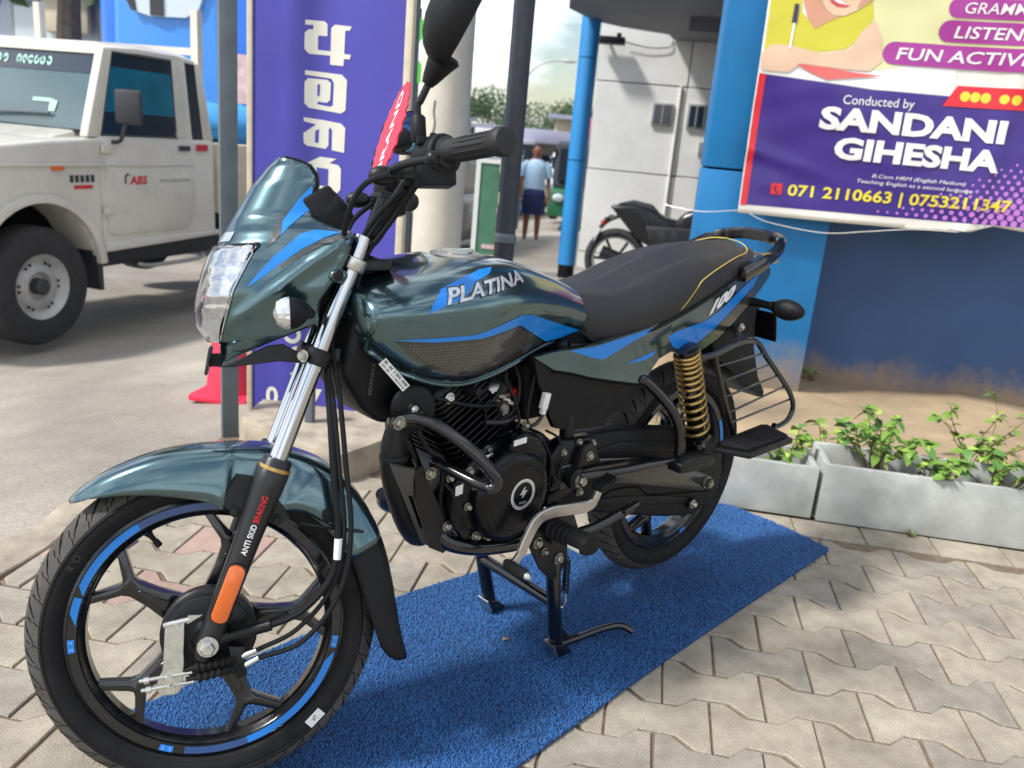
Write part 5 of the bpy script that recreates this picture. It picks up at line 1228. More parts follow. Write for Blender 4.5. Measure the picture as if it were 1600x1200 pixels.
mat('dry_leaf', srgb(126, 104, 84), .9, var=.3, vscale=200)
litter(.71, -.0, .008, 'dry_leaf', 'curled dry brown leaf scrap on the blue mat by the centre stand')

# ================================================================== PLANTERS
mat('planter', srgb(178, 180, 174), .85, var=.2, vscale=6, bump=.4, bscale=150, det=9)
stain('planter', 5, .72, 1.06); mat('potting', srgb(92, 74, 56), .95, var=.3, vscale=30, bump=1, bscale=80)
mat('leaf_a', srgb(112, 148, 60), .5, var=.2, vscale=20, spec=.4); mat('leaf_b', srgb(156, 182, 82), .5, var=.18, vscale=20); mat('leaf_c', srgb(86, 128, 58), .5, var=.2, vscale=20)
mat('stem', srgb(106, 92, 66), .8, var=.2, vscale=30)
for nm in ('leaf_a', 'leaf_b', 'leaf_c'):
    b = M_[nm].node_tree.nodes['Principled BSDF']; b.inputs['Subsurface Weight'].default_value = 0; b.inputs['Transmission Weight'].default_value = .0
def planter(x0, x1, y0, y1, h, label, rz=0):
    r = empty('planter', ((x0+x1)/2, (y0+y1)/2, 0), rz); w2, d2 = (x1-x0)/2, (y1-y0)/2; t = .022
    for nm, a in (('front_slab', (-w2, w2, -d2, -d2+t)), ('back_slab', (-w2, w2, d2-t, d2)), ('end_slab', (-w2, -w2+t, -d2+t+.002, d2-t-.002)), ('end_slab', (w2-t, w2, -d2+t+.002, d2-t-.002))):
        MB().bb(a[0], a[1], a[2], a[3], .002, h if nm != 'end_slab' else h-.004).build(nm, M_['planter'], r, bev=.004)
    m = MB(); g = 10
    m.add([(-w2+t+(2*w2-2*t)*i/g, -d2+t+(2*d2-2*t)*j/4, h-.085+.016*noise.noise(Vector((i*1.3, j*1.7, x0)))) for j in range(5) for i in range(g+1)], [(j*(g+1)+i, j*(g+1)+i+1, (j+1)*(g+1)+i+1, (j+1)*(g+1)+i) for j in range(4) for i in range(g)])
    m.build('potting_soil', M_['potting'], r, recalc=False); tag(r, label, 'planter'); return r
planter(.52, 1.305, 1.592, 1.80, .185, 'grey concrete slab planter box beside the rear of the motorcycle')
planter(1.318, 2.55, 1.588, 1.835, .205, 'long grey concrete slab planter box below the banner', R(.6))
lm = {}
def leaf_mesh(key, mt, l, wd, fold, curl):
    m = MB(); n = 5; pts = []
    for i in range(n+1):
        t = i/n; w_ = wd*math.sin(math.pi*(t**.75))**.85 if 0 < t < 1 else .0004; z = -curl*t*t*l; x = t*l
        m.v += [Vector((x, -w_, z+fold*w_)), Vector((x, 0, z)), Vector((x, w_, z+fold*w_))]
    for i in range(n): b = 3*i; m.f += [(b, b+1, b+4, b+3), (b+1, b+2, b+5, b+4)]
    o = m.build('leaf', M_[mt], recalc=False, angle=80); me = o.data; bpy.data.objects.remove(o); return me
LM = [leaf_mesh(i, mt, l, w_, f, c) for i, (mt, l, w_, f, c) in enumerate((('leaf_a', .052, .017, .25, .25), ('leaf_b', .046, .016, .3, .35), ('leaf_c', .056, .018, .2, .4), ('leaf_b', .036, .012, .35, .2), ('leaf_a', .062, .021, .15, .5)))]
def plant(x, y, z, h, nst, nl, spread, label, seed, bright=.4, group=None):
    r = random.Random(seed); root = empty('shrub', (x, y, z)); sm = MB(); leaves = []
    for s_ in range(nst):
        a = r.uniform(0, 2*math.pi); hh = h*r.uniform(.6, 1.05); sp = spread*r.uniform(.3, 1)
        pts = [Vector((0, 0, -.02)), Vector((sp*.35*math.cos(a), sp*.35*math.sin(a), hh*.4)), Vector((sp*.75*math.cos(a+.3), sp*.75*math.sin(a+.3), hh*.75)), Vector((sp*math.cos(a+.5), sp*math.sin(a+.5), hh))]
        sm.tube(pts, lambda t: .0032*(1-.7*t), 5, 3); leaves.append(catmull(pts, 6))
    sm.build('stem', M_['stem'], root)
    for i in range(nl):
        P = leaves[i % nst]; k = int(len(P)*(.30+.7*math.sqrt(r.random()))); p = P[min(k, len(P)-1)]
        o = bpy.data.objects.new('leaf', LM[r.choice((1, 3, 0)) if r.random() < bright else r.choice((0, 2, 4))]); COL.objects.link(o); o.parent = root
        o.location = p; s_ = r.uniform(.55, 1.0); o.scale = (s_, s_, s_); o.rotation_euler = (r.uniform(-.5, .5), r.uniform(-.7, .45), r.uniform(0, 2*math.pi))
    tag(root, label, 'plant', group); return root
plant(.72, 1.70, .11, .22, 8, 60, .16, 'pale green shrub in the short planter behind the rear wheel', 1, .8)
plant(1.20, 1.70, .11, .15, 8, 60, .12, 'small light green shrub at the end of the short planter by the footboard', 2, .8)
plant(1.50, 1.72, .12, .23, 12, 130, .15, 'leafy green shrub at the near end of the long planter', 3, .3)
plant(1.92, 1.73, .12, .20, 12, 120, .22, 'bushy green shrub in the middle of the long planter', 4, .45)
plant(2.28, 1.72, .12, .17, 13, 140, .24, 'green shrub spreading over the rim of the long planter under the dark wall', 5, .35)
plant(2.02, 2.25, .02, .30, 12, 110, .26, 'bright green shrub growing in the soil behind the long planter', 6, .8)
plant(1.42, 2.0, .02, .20, 6, 40, .14, 'thin light green shrub in the soil behind the gap between planters', 7, .8)
plant(.97, 1.70, .11, .14, 8, 60, .13, 'low light green shrub in the middle of the short planter', 9, .7)
plant(1.70, 1.70, .12, .15, 10, 90, .14, 'low leafy shrub filling the long planter beside its end shrub', 10, .5)
plant(2.12, 1.69, .12, .13, 10, 100, .17, 'low trailing shrub hanging over the front of the long planter', 11, .4)
plant(2.42, 2.2, .02, .28, 10, 90, .24, 'green shrub in the soil behind the far end of the long planter', 14, .6)
tf = plant(1.62, 1.57, -.005, .03, 4, 9, .02, 'tiny green weed sprouting between the pavers below the long planter', 8, .9)
for o in tf.children:
    if o.name.startswith('leaf'): o.scale = (.28, .28, .28)
tf2 = plant(1.62, 3.50, .02, .06, 5, 12, .06, 'low green weed at the foot of the navy wall beside the pillar', 12, .5)

# ================================================================== BANNER
BY = 3.09
def banner_y(x, z): return BY+.014*math.sin(x*5.3+z*2.1)+.010*math.sin(z*8+x*4)+.006*noise.noise(Vector((x*6, z*9, 2)))-.014*math.exp(-((x-2.12-.12*(z-1.2))/.045)**2)-.012*math.exp(-((z-1.16+.25*(x-1.2))/.03)**2)*max(0, 1-(x-1.05)/.5)
mat('vinyl', srgb(228, 224, 214), .35, var=.04, vscale=4, rvar=.1, coat=.2)
for nm, c in (('bn_purple', (58, 34, 128)), ('bn_red', (226, 36, 52)), ('bn_magenta', (166, 52, 148)), ('bn_yellow', (232, 214, 62)), ('bn_lime', (222, 220, 164)), ('bn_sweater', (204, 196, 52)), ('bn_skin', (226, 190, 160)), ('bn_skin2', (206, 150, 120)), ('bn_white', (236, 234, 232)), ('bn_pink', (190, 120, 200)), ('bn_paper', (232, 102, 96)), ('bn_dark', (60, 44, 80)), ('bn_lip', (202, 70, 80))):
    mat(nm, srgb(*c), .35, coat=.2, rvar=.08, vscale=5)
bn = empty('banner', (1.05, 3.1, .9)); XB = at(bn)
def sheet(pol, layer, mt, nm, maxlen=.03):
    vf = fill2d(pol, maxlen); m = MB(); m.add([(x, banner_y(x, z)-.0014*layer, z) for x, z in vf[0]], vf[1]); return m.build(nm, M_[mt], bn, xf=XB, recalc=False)
def btext(body, p0, p1, h, layer, mt, bold=.01, shear=0, nm='lettering', font_h=.73):
    vf = subdiv(text2d(body, 1, shear=shear, bold=bold), .16); xs_ = [p[0] for p in vf[0]]; x0, x1 = min(xs_), max(xs_); V = []
    for x, y in vf[0]:
        t = (x-x0)/(x1-x0); X_, Z_ = p0[0]+(p1[0]-p0[0])*t, p0[1]+(p1[1]-p0[1])*t+y/font_h*h; V.append((X_, banner_y(X_, Z_)-.0016*layer, Z_))
    m = MB(); m.add(V, vf[1]); return m.build(nm, M_[mt], bn, xf=XB, recalc=False)
bot = [(1.047, .899), (1.4, .898), (1.8, .902), (2.1, .915), (2.2, .95), (2.335, .938), (2.8, .93)]
full = bot+[(2.8, 2.35), (1.03, 2.35)]
vf = fill2d(full, .03); m = MB(); m.add([(x, banner_y(x, z), z) for x, z in vf[0]], vf[1]); bo = m.build('vinyl_sheet', M_['vinyl'], bn, xf=XB, recalc=False); md = bo.modifiers.new('t', 'SOLIDIFY'); md.thickness = .0015; md.offset = -1
sheet([(1.058, .94), (2.05, .952), (2.8, .965), (2.8, 1.535), (1.9, 1.497), (1.55, 1.497), (1.3, 1.515), (1.05, 1.532)], 1, 'bn_purple', 'print_panel')
sheet([(1.053, .937), (1.083, .938), (1.076, 1.531), (1.046, 1.533)], 2, 'bn_red', 'print_edge')
sheet([(1.045, 1.535), (1.3, 1.518), (1.55, 1.50), (1.9, 1.50), (1.9, 2.3), (1.036, 2.3)], 1, 'bn_white', 'print_panel')
sheet([(1.26, 1.60), (1.50, 1.57), (1.75, 1.63), (2.05, 1.63), (2.8, 1.66), (2.8, 2.3), (1.45, 2.3), (1.3, 1.9)], 2, 'bn_lime', 'print_background')
# pupil writing: sweater, arm, hand, face, pen, book
sheet([(1.05, 1.63), (1.10, 1.62), (1.22, 1.63), (1.40, 1.66), (1.47, 1.72), (1.50, 1.80), (1.46, 1.95), (1.37, 1.94), (1.30, 1.83), (1.25, 1.75), (1.19, 1.80), (1.16, 1.95), (1.09, 2.1), (1.04, 2.1)], 3, 'bn_sweater', 'printed_sweater')
sheet([(1.185, 1.85), (1.215, 1.78), (1.255, 1.735), (1.30, 1.765), (1.37, 1.80), (1.40, 1.86), (1.30, 2.02), (1.20, 2.0)], 4, 'bn_skin2', 'printed_neck')
sheet([(1.245, 1.92), (1.262, 1.86), (1.29, 1.82), (1.325, 1.797), (1.37, 1.797), (1.42, 1.822), (1.47, 1.86), (1.51, 1.92), (1.50, 2.1), (1.3, 2.2)], 5, 'bn_skin', 'printed_face')
sheet([(1.29, 1.872), (1.305, 1.848), (1.335, 1.832), (1.372, 1.832), (1.39, 1.842), (1.36, 1.843), (1.33, 1.85), (1.308, 1.862)], 6, 'bn_lip', 'printed_mouth'); sheet([(1.305, 1.866), (1.335, 1.848), (1.372, 1.844), (1.34, 1.86)], 6.5, 'bn_white', 'printed_teeth'); sheet([(1.385, 1.888), (1.40, 1.877), (1.418, 1.884), (1.40, 1.89)], 6, 'bn_skin2', 'printed_nose'); sheet([(1.42, 1.83), (1.47, 1.868), (1.50, 1.92), (1.46, 1.90), (1.43, 1.86)], 6, 'bn_skin2', 'printed_cheek'); sheet([(1.43, 1.905), (1.47, 1.893), (1.49, 1.90), (1.46, 1.907)], 7, 'bn_dark', 'printed_lashes')
sheet([(1.04, 1.62), (1.08, 1.66), (1.16, 1.66), (1.30, 1.635), (1.42, 1.66), (1.46, 1.74), (1.51, 1.79), (1.55, 1.72), (1.57, 1.62), (1.52, 1.575), (1.40, 1.575), (1.22, 1.585), (1.17, 1.545), (1.05, 1.548)], 4, 'bn_skin', 'printed_arm')
sheet([(1.20, 1.583), (1.32, 1.578), (1.45, 1.565), (1.58, 1.558), (1.48, 1.545), (1.34, 1.525), (1.27, 1.55)], 5, 'bn_paper', 'printed_book')
sheet([(1.155, 1.645), (1.165, 1.643), (1.168, 1.78), (1.158, 1.78)], 6, 'bn_white', 'printed_pen'); sheet([(1.150, 1.755), (1.172, 1.755), (1.17, 1.835), (1.152, 1.835)], 7, 'bn_dark', 'printed_pen_cap')
def pill(x0, z0, z1, x1=2.8):
    r = (z1-z0)/2; c = (x0+r, (z0+z1)/2); return [(c[0]+r*math.cos(math.pi/2+math.pi*i/10), c[1]+r*math.sin(math.pi/2+math.pi*i/10)) for i in range(11)]+[(x1, z0+.012), (x1, z1+.012)]
for (x0, z0, z1) in ((1.565, 1.612, 1.708), (1.785, 1.722, 1.812), (1.805, 1.822, 1.905)): sheet(pill(x0, z0, z1), 4, 'bn_magenta', 'print_pill')
btext('FUN ACTIVITIES', (1.625, 1.635), (2.36, 1.648), .052, 5, 'bn_white', .012, .12); btext('LISTENING', (1.852, 1.741), (2.29, 1.75), .05, 5, 'bn_white', .012, .12); btext('GRAMMAR', (1.872, 1.842), (2.22, 1.85), .047, 5, 'bn_white', .002, .12)
sheet([(1.865, 1.455), (2.8, 1.472), (2.8, 1.565), (1.915, 1.545)], 4, 'bn_red', 'print_flash')
btext('Conducted by', (1.43, 1.428), (1.742, 1.432), .041, 4, 'bn_white', .0)
btext('SANDANI', (1.345, 1.318), (2.157, 1.318), .094, 5, 'bn_white', .045); btext('GIHESHA', (1.432, 1.192), (2.16, 1.19), .092, 5, 'bn_white', .045)
btext('B.Com HRM (English Medium)', (1.622, 1.118), (2.035, 1.118), .017, 4, 'bn_white', .0, .2); btext('Teaching English as a second language', (1.56, 1.09), (2.07, 1.088), .017, 4, 'bn_white', .0, .15)
btext('071 2110663 | 0753211347', (1.262, 1.002), (2.252, 1.020), .052, 4, 'bn_yellow', .022)
sheet([(1.183, 1.000), (1.235, 1.001), (1.234, 1.052), (1.182, 1.051)], 4, 'bn_red', 'phone_icon'); sheet([(1.2, 1.04), (1.207, 1.043), (1.208, 1.032), (1.204, 1.026), (1.212, 1.014), (1.219, 1.014), (1.221, 1.007), (1.211, 1.006), (1.2, 1.018), (1.196, 1.03)], 5, 'bn_dark', 'phone_glyph')
m = MB(); ds = []
for i in range(26):
    for j in range(18):
        x = 1.68+i*.043+(.0215 if j % 2 else 0); z = .968+j*.026; lim = .97+max(0, x-1.72)*.52; 
        if z < lim: rr = .0055+.010*min(1, max(0, (lim-z)/.22)); ds.append((x, z, rr))
V, F = [], []
for (x, z, rr) in ds:
    b = len(V); V += [(x+rr*math.cos(q*math.pi/4), banner_y(x, z)-.0012*2.2, z+rr*math.sin(q*math.pi/4)) for q in range(8)]; F.append(tuple(range(b, b+8)))
m.add(V, F); o = m.build('print_dots', M_['bn_pink'], bn, xf=XB, recalc=False); o['kind'] = 'stuff'
# Sinhala words on the red flash: round-bowled strokes
def ring2(cx, cz, r, w_, a0, a1, n=12):
    o = [(cx+r*math.cos(R(a0+(a1-a0)*i/n)), cz+r*math.sin(R(a0+(a1-a0)*i/n))) for i in range(n+1)]; i_ = [(cx+(r-w_)*math.cos(R(a0+(a1-a0)*i/n)), cz+(r-w_)*math.sin(R(a0+(a1-a0)*i/n))) for i in range(n+1)]; return o+i_[::-1]
cxs = 1.955
for (dx, r_, a0, a1) in ((0, .022, -40, 300), (.043, .022, 200, 520), (.052, .010, 0, 300), (.088, .022, -60, 280), (.094, .010, 30, 330), (.165, .020, -20, 300), (.172, .009, 60, 380), (.215, .022, 180, 500)):
    sheet(ring2(cxs+dx, 1.502, r_, .0085, a0, a1), 5, 'bn_yellow', 'lettering')
for i, (a, b) in enumerate((((1.047, 3.09, .91), (.70, 3.19, .895)),)): MB().tube([a, ((a[0]+b[0])/2, 3.12, .885), b], .002, 6).build('tie_cord', M_['vinyl'], bn, xf=XB)
MB().tube([(1.10, 3.085, .90), (1.2, 3.08, .868), (1.45, 3.075, .845), (1.65, 3.075, .872), (1.85, 3.08, .902), (2.05, 3.08, .91)], .002, 6).build('tie_cord', M_['vinyl'], bn, xf=XB)
tag(bn, 'purple and yellow vinyl banner reading SANDANI GIHESHA hung across the blue pillar', 'banner')

# ================================================================== SIGN BOARD, BLOCK, POSTS, CONE
mat('sign_purple', srgb(76, 72, 168), .5, var=.10, vscale=3, rvar=.1, det=8); mat('sign_frame', srgb(208, 196, 172), .6, var=.1, vscale=20); mat('sign_cream', srgb(226, 222, 208), .6, var=.04, vscale=12)
mat('post_grey', srgb(92, 102, 108), .5, var=.12, vscale=12, rvar=.1); mat('post_dark', srgb(44, 50, 58), .45, var=.15, vscale=10, rvar=.1); mat('pole_cream', srgb(206, 199, 184), .8, var=.12, vscale=4, det=8)
sg = empty('sign_board', (-.5, 1.75, -.04)); XS = at(sg)
MB().bb(-.785, -.238, 1.748, 1.772, -.03, 2.35).build('panel', M_['sign_purple'], sg, xf=XS)
for (a, b) in ((-.803, -.783), (-.240, -.215)): MB().bb(a, b, 1.74, 1.78, -.05, 2.37).build('frame_rail', M_['sign_frame'], sg, xf=XS, bev=.002)
for x in (-.79, -.228): MB().bb(x-.012, x+.012, 1.785, 1.83, -.05, 2.3).build('support_leg', M_['post_grey'], sg, xf=XS)
def sgl(pol, layer=1, mt='sign_cream', nm='letter'):
    P = [(-.800+(.0 if True else 0)+((380+x/4)-385.5)*.002262, 1.472-((y/4)-30)*.00207) for x, y in pol]
    m = MB(); m.prism(P, 1.748-.0012*layer-.0004, 1.748-.0012*(layer-1)-.0002); return m.build(nm, M_[mt], sg, xf=XS)
sgl([(388, 120), (510, 122), (528, 140), (528, 212), (470, 212), (470, 300), (552, 303), (552, 160), (575, 138), (680, 142), (668, 168), (640, 170), (637, 312), (680, 316), (672, 345), (637, 343), (634, 388), (550, 386), (550, 330), (415, 328), (385, 300), (385, 200), (410, 178), (440, 175), (440, 150), (388, 150)])
sgl([(392, 432), (625, 442), (660, 475), (656, 665), (628, 688), (420, 668), (390, 640), (390, 505), (412, 480), (535, 482), (558, 500), (556, 608), (535, 628), (474, 624), (476, 642), (558, 652), (575, 640), (578, 500), (560, 472), (392, 460)])
sgl([(474, 514), (490, 514), (488, 585), (474, 590)], 2, 'sign_purple', 'letter_slit')
sgl([(388, 732), (520, 740), (630, 752), (658, 780), (655, 940), (575, 930), (575, 800), (560, 782), (552, 800), (552, 900), (535, 925), (410, 915), (390, 895), (388, 835), (470, 772), (388, 757)])
sgl([(465, 815), (490, 800), (487, 890), (465, 890)], 2, 'sign_purple', 'letter_slit')
sgl([(418, 1028), (500, 980), (608, 985), (560, 1016), (620, 1025), (638, 1050), (638, 1185), (618, 1212), (478, 1206), (452, 1185), (450, 1035)]); sgl([(480, 1052), (556, 1056), (556, 1172), (480, 1168)], 2, 'sign_purple', 'letter_slit')
def sgt(body, x, z, size, rot=0, nm='letter'):
    vf = place(text2d(body, size, bold=.03, align='CENTER'), (x, z), rot); m = MB(); m.add([(a, 1.7462, b) for a, b in vf[0]], vf[1]); m.build(nm, M_['sign_cream'], sg, xf=XS, recalc=False)
for (cx_, cz_, s_) in ((-.625, .40, 1), (-.60, .265, 1)):      # two rounded letters partly hidden by the fork
    for k, (dz, a0, a1) in enumerate(((.028, -110, 150), (-.028, -150, 110))):
        P = ring2(cx_+.0, cz_+dz, .036, .016, a0, a1); MB().prism(P, 1.7465, 1.7475).build('letter', M_['sign_cream'], sg, xf=XS)
sgt('0', -.702, .085, .10); sgt('0', -.455, .225, .10); sgt('7', -.53, .10, .10); sgt('90', -.34, .085, .10)
tag(sg, 'tall purple sign board with cream Sinhala letters stacked down it', 'sign')
m = MB(); rows = []
fp_ = [(-.73, 1.53), (-.55, 1.42), (-.40, 1.35), (-.255, 1.31), (-.20, 1.42), (-.165, 1.52), (-.19, 1.85), (-.5, 1.9), (-.76, 1.88)]
def jit(p, a): q = Vector(p)*11; return Vector(p)+Vector((noise.noise(q), noise.noise(q+Vector((5, 2, 8))), .6*noise.noise(q+Vector((2, 7, 1)))))*a*.8
fpd = []
for i in range(len(fp_)):
    a, b = Vector(fp_[i]), Vector(fp_[(i+1) % len(fp_)]); n_ = max(1, int((b-a).length/.05)); fpd += [a.lerp(b, t/n_) for t in range(n_)]
cen = Vector((-.45, 1.62))
for (z, s_) in ((-.06, 1.0), (.0, 1.0), (.045, .995), (.082, .985), (.098, .96)): rows.append([jit((cen.x+(p.x-cen.x)*s_, cen.y+(p.y-cen.y)*s_, z), .014) for p in fpd])
for s_ in (.75, .4, .12): rows.append([jit((cen.x+(p.x-cen.x)*s_, cen.y+(p.y-cen.y)*s_, .10+.004*(1-s_)), .010) for p in fpd])
tag(MB().loft(rows).build('concrete_footing', M_['concrete'], angle=30), 'rough broken concrete footing under the purple sign board', 'footing')
MBp = MB(); MBp.box((-.475, 1.57, .17), (.03, .03, .22)); o = MBp.build('post_stub', M_['post_grey'], bev=.003); tag(o, 'short grey square steel stub set in the concrete footing', 'post')
def sqpost(x, y, z0, z1, s_, rz, mt, name, label):
    o = MB().box((0, 0, (z1-z0)/2), (s_, s_, z1-z0)).build(name, M_[mt], bev=.004); o.location = (x, y, z0); o.rotation_euler[2] = rz; tag(o, label, 'post'); return o
sqpost(-.80, 1.60, -.07, 2.6, .058, R(33), 'post_grey', 'steel_post', 'grey square steel post standing beside the purple sign board')
dp = empty('pipe_post', (.042, 2.4, -.08)); MB().cyl((0, 0, 0), (0, 0, 2.9), .043, k=24).build('pipe', M_['post_dark'], dp)
MB().turn((0, 0, .80), (0, 0, 1), [(0, .0435), (.004, .049), (.012, .047), (.02, .05), (.03, .047), (.04, .0435)], 20).build('wire_wrap', M_['post_grey'], dp)
m = MB()
for (z, w_, a) in ((1.10, .01, 200), (.98, .014, 215), (.93, .006, 190)): m.ell((.0425*math.cos(R(a)), .0425*math.sin(R(a)), z), (.004, .006, w_*2.2), 8, 6)
m.build('chipped_paint', M_['sign_frame'], dp); tag(dp, 'dark painted steel pipe post with a wire wrap behind the fuel tank', 'post')
pl_ = empty('concrete_pole', (-.585, 3.7, -.25)); MB().turn((0, 0, 0), (0, 0, 1), [(0, .147), (4.5, .135)], 36).build('shaft', M_['pole_cream'], pl_)
m = MB(); m.tube([(-.02, -.143, 1.56), (-.025, -.1435, 1.50), (-.015, -.144, 1.44), (-.025, -.144, 1.38)], .004, 5); m.build('crack', M_['post_grey'], pl_)
tag(pl_, 'thick cream painted concrete pole beside the sign board', 'pole')
cn = empty('traffic_cone', (-1.19, 2.36, zr(-1.19, 2.36))); mat('cone_red', srgb(222, 44, 74), .5, var=.08, vscale=6)
MB().bb(-.14, .14, -.14, .14, 0, .035).build('base', M_['cone_red'], cn, bev=.012); MB().turn((0, 0, .034), (0, 0, 1), [(0, .115), (.02, .108), (.62, .035), (.63, .025)], 28).build('cone_body', M_['cone_red'], cn)
tag(cn, 'red plastic traffic cone standing behind the grey post', 'cone')
# ================================================================== PICKUP
mat('truck_white', srgb(214, 209, 197), .34, coat=.6, var=.06, vscale=2.2, rvar=.08, det=9); mat('truck_trim', srgb(52, 54, 58), .55); mat('truck_tyre', (.03, .03, .032), .85, var=.2, vscale=20)
mat('truck_glass', srgb(66, 92, 98), .06, coat=1, var=.15, vscale=2); mat('tint_blue', srgb(28, 112, 140), .15, coat=.8, var=.3, vscale=3); mat('glass_dark', srgb(34, 46, 60), .1, coat=1)
mat('steel_rim', srgb(176, 175, 172), .45, metal=.3, var=.15, vscale=12); mat('mint', srgb(170, 214, 200), .6); mat('orange_lamp', srgb(218, 104, 30), .3)
GZ = -.335
stain('truck_white', 2.4, .86, 1.03)
pk = empty('pickup_truck', (-2.93, 3.4, GZ), math.atan2(.989, .148)-math.pi/2)
tag(pk, 'white pickup truck with black mirror parked at the road edge', 'truck')
# local: +y back along the side from the front axle, -x into the body (side face at x=0), z up from the road
def bodyside(pol, x0, x1, name, mt, parent=pk, bev=.012, seg=2):
    return MB().prism(pol, x0, x1, fn=lambda a, b, h: (h, a, b)).build(name, M_[mt], parent, bev=bev, seg=seg)
BW = -1.62
arch = [(.455*math.cos(R(t))*.98, .42+.455*math.sin(R(t))) for t in range(0, 181, 15)]
fend = [(.50, .52)]+[(x, z) for x, z in arch if z > .5]+[(-.50, .5), (-.72, .52), (-.75, .95), (-.70, 1.16), (.10, 1.235), (.52, 1.26)]
bodyside(fend, BW, -.012, 'front_wing', 'truck_white', bev=.03, seg=3)
bodyside([(-.70, 1.15), (.12, 1.225), (.44, 1.30), (.44, 1.20), (-.70, 1.05)], BW+.10, -.13, 'bonnet', 'truck_white', bev=.03)
cabp = [(.50, .52), (.50, 1.27), (.44, 1.36), (.62, 1.80), (.70, 1.85), (1.48, 1.86), (1.56, 1.80), (1.68, 1.22), (1.68, .54)]
# cab shell in pieces so that the windows are openings with glass set back
bodyside([(.50, .55), (.50, 1.27), (1.66, 1.27), (1.68, .55)], BW, -.02, 'cab_lower', 'truck_white', bev=.03, seg=3)
m = MB()
def q4(a, b, c, d, x0, x1, nm, mt='truck_white', bev=.01): return bodyside([a, b, c, d], x0, x1, nm, mt, bev=bev)
roof = MB(); rows = []
for (y, z, ins, z0) in ((.58, 1.80, .09, 1.765), (.64, 1.842, .08, 1.79), (.9, 1.862, .07, 1.80), (1.3, 1.862, .07, 1.80), (1.48, 1.845, .08, 1.79), (1.53, 1.80, .09, 1.77)): rows.append([(BW+.05, y, z0), (-.05, y, z0), (-.055, y, z-.03), (-ins-.06, y, z), (BW+ins+.06, y, z), (BW+.055, y, z-.03)])
roof.loft(rows).build('roof', M_['truck_white'], pk, bev=.012)
for sg_ in (0, 1):
    a, b = (-.10, -.035) if sg_ == 0 else (BW+.035, BW+.10)
    q4((.42, 1.26), (.59, 1.81), (.665, 1.80), (.535, 1.26), a, b, 'windscreen_pillar'); q4((1.275, 1.26), (1.225, 1.80), (1.355, 1.80), (1.43, 1.26), a, b, 'door_pillar'); q4((1.56, 1.26), (1.465, 1.80), (1.53, 1.80), (1.67, 1.26), a, b, 'rear_pillar')
    m = MB(); c, d = (-.06, -.054) if sg_ == 0 else (BW+.054, BW+.06)
    q4((.54, 1.27), (.665, 1.80), (1.23, 1.80), (1.28, 1.27), c, d, 'side_window', 'tint_blue' if sg_ == 0 else 'glass_dark', 0); q4((1.42, 1.27), (1.35, 1.80), (1.47, 1.80), (1.57, 1.27), c, d, 'quarter_window', 'glass_dark', 0)
for pts in ([(-.052, .55, 1.275), (-.052, .672, 1.79), (-.052, 1.228, 1.79), (-.052, 1.278, 1.275)], [(-.052, 1.428, 1.275), (-.052, 1.355, 1.79), (-.052, 1.468, 1.79), (-.052, 1.565, 1.275)]): MB().tube([Vector(p) for p in pts]+[Vector(pts[0])], .009, 6, 0).build('window_seal', M_['truck_trim'], pk)
# sun strip and seat backs behind the side glass
MB().add([(-.0535, .645, 1.70), (-.0535, 1.238, 1.70), (-.0535, 1.232, 1.798), (-.0535, .668, 1.798)], [(0, 1, 2, 3)]).build('sun_strip', M_['glass_dark'], pk, recalc=False)
MB().add([(-.0535, .545, 1.28), (-.0535, 1.275, 1.28), (-.0535, 1.265, 1.42), (-.0535, .575, 1.42)], [(0, 1, 2, 3)]).build('seat_line', M_['glass_dark'], pk, recalc=False)
ws = [(-.11, .455, 1.30), (BW+.11, .455, 1.30), (BW+.12, .60, 1.765), (-.12, .60, 1.765)]
m = MB(); m.add([Vector(p)+Vector((0, d, 0)) for d in (0, .012) for p in ws], [(0, 1, 2, 3), (7, 6, 5, 4), (0, 4, 5, 1), (1, 5, 6, 2), (2, 6, 7, 3), (3, 7, 4, 0)]); wso = m.build('windscreen', M_['truck_glass'], pk)
def wsp(u, v, off=.004): return Vector(ws[0]).lerp(Vector(ws[1]), u).lerp(Vector(ws[3]).lerp(Vector(ws[2]), u), v)+Vector((0, -off, off*.3))
m = MB(); m.add([wsp(.0, .74), wsp(1, .74), wsp(1, 1), wsp(0, 1)], [(0, 1, 2, 3)]); m.build('windscreen_band', M_['glass_dark'], wso, recalc=False)
m = MB()
for i, u in enumerate((.24, .28, .315, .35, .385, .42, .50, .54, .58, .62)):      # mint script on the sun band
    for k in range(7):
        a0, a1 = R(50*k), R(50*k+50); c = wsp(u, .865, .008); ex, ez = Vector((-.022, 0, 0)), Vector((0, .009, .03)); p = [c+ex*math.cos(a)*s_+ez*math.sin(a)*s_ for a, s_ in ((a0, 1), (a1, 1), (a1, .45), (a0, .45))]; 
        if not (k == i % 7): m.add(p, [(0, 1, 2, 3)])
m.build('windscreen_script', M_['mint'], wso, recalc=False)['kind'] = 'stuff'
m = MB(); m.add([wsp(.30, .32, .006), wsp(.20, .32, .006), wsp(.20, .37, .006), wsp(.30, .37, .006), wsp(.165, .20, .006), wsp(.20, .20, .006), wsp(.155, .34, .006), wsp(.2, .37, .006)], [(0, 1, 2, 3), (4, 5, 7, 6)]); m.build('windscreen_sticker', M_['mint'], wso, recalc=False)
MB().tube([wsp(.62, .02, .02), wsp(.48, .12, .02), wsp(.18, .16, .02)], .008, 6, 2).build('wiper', M_['truck_trim'], pk)
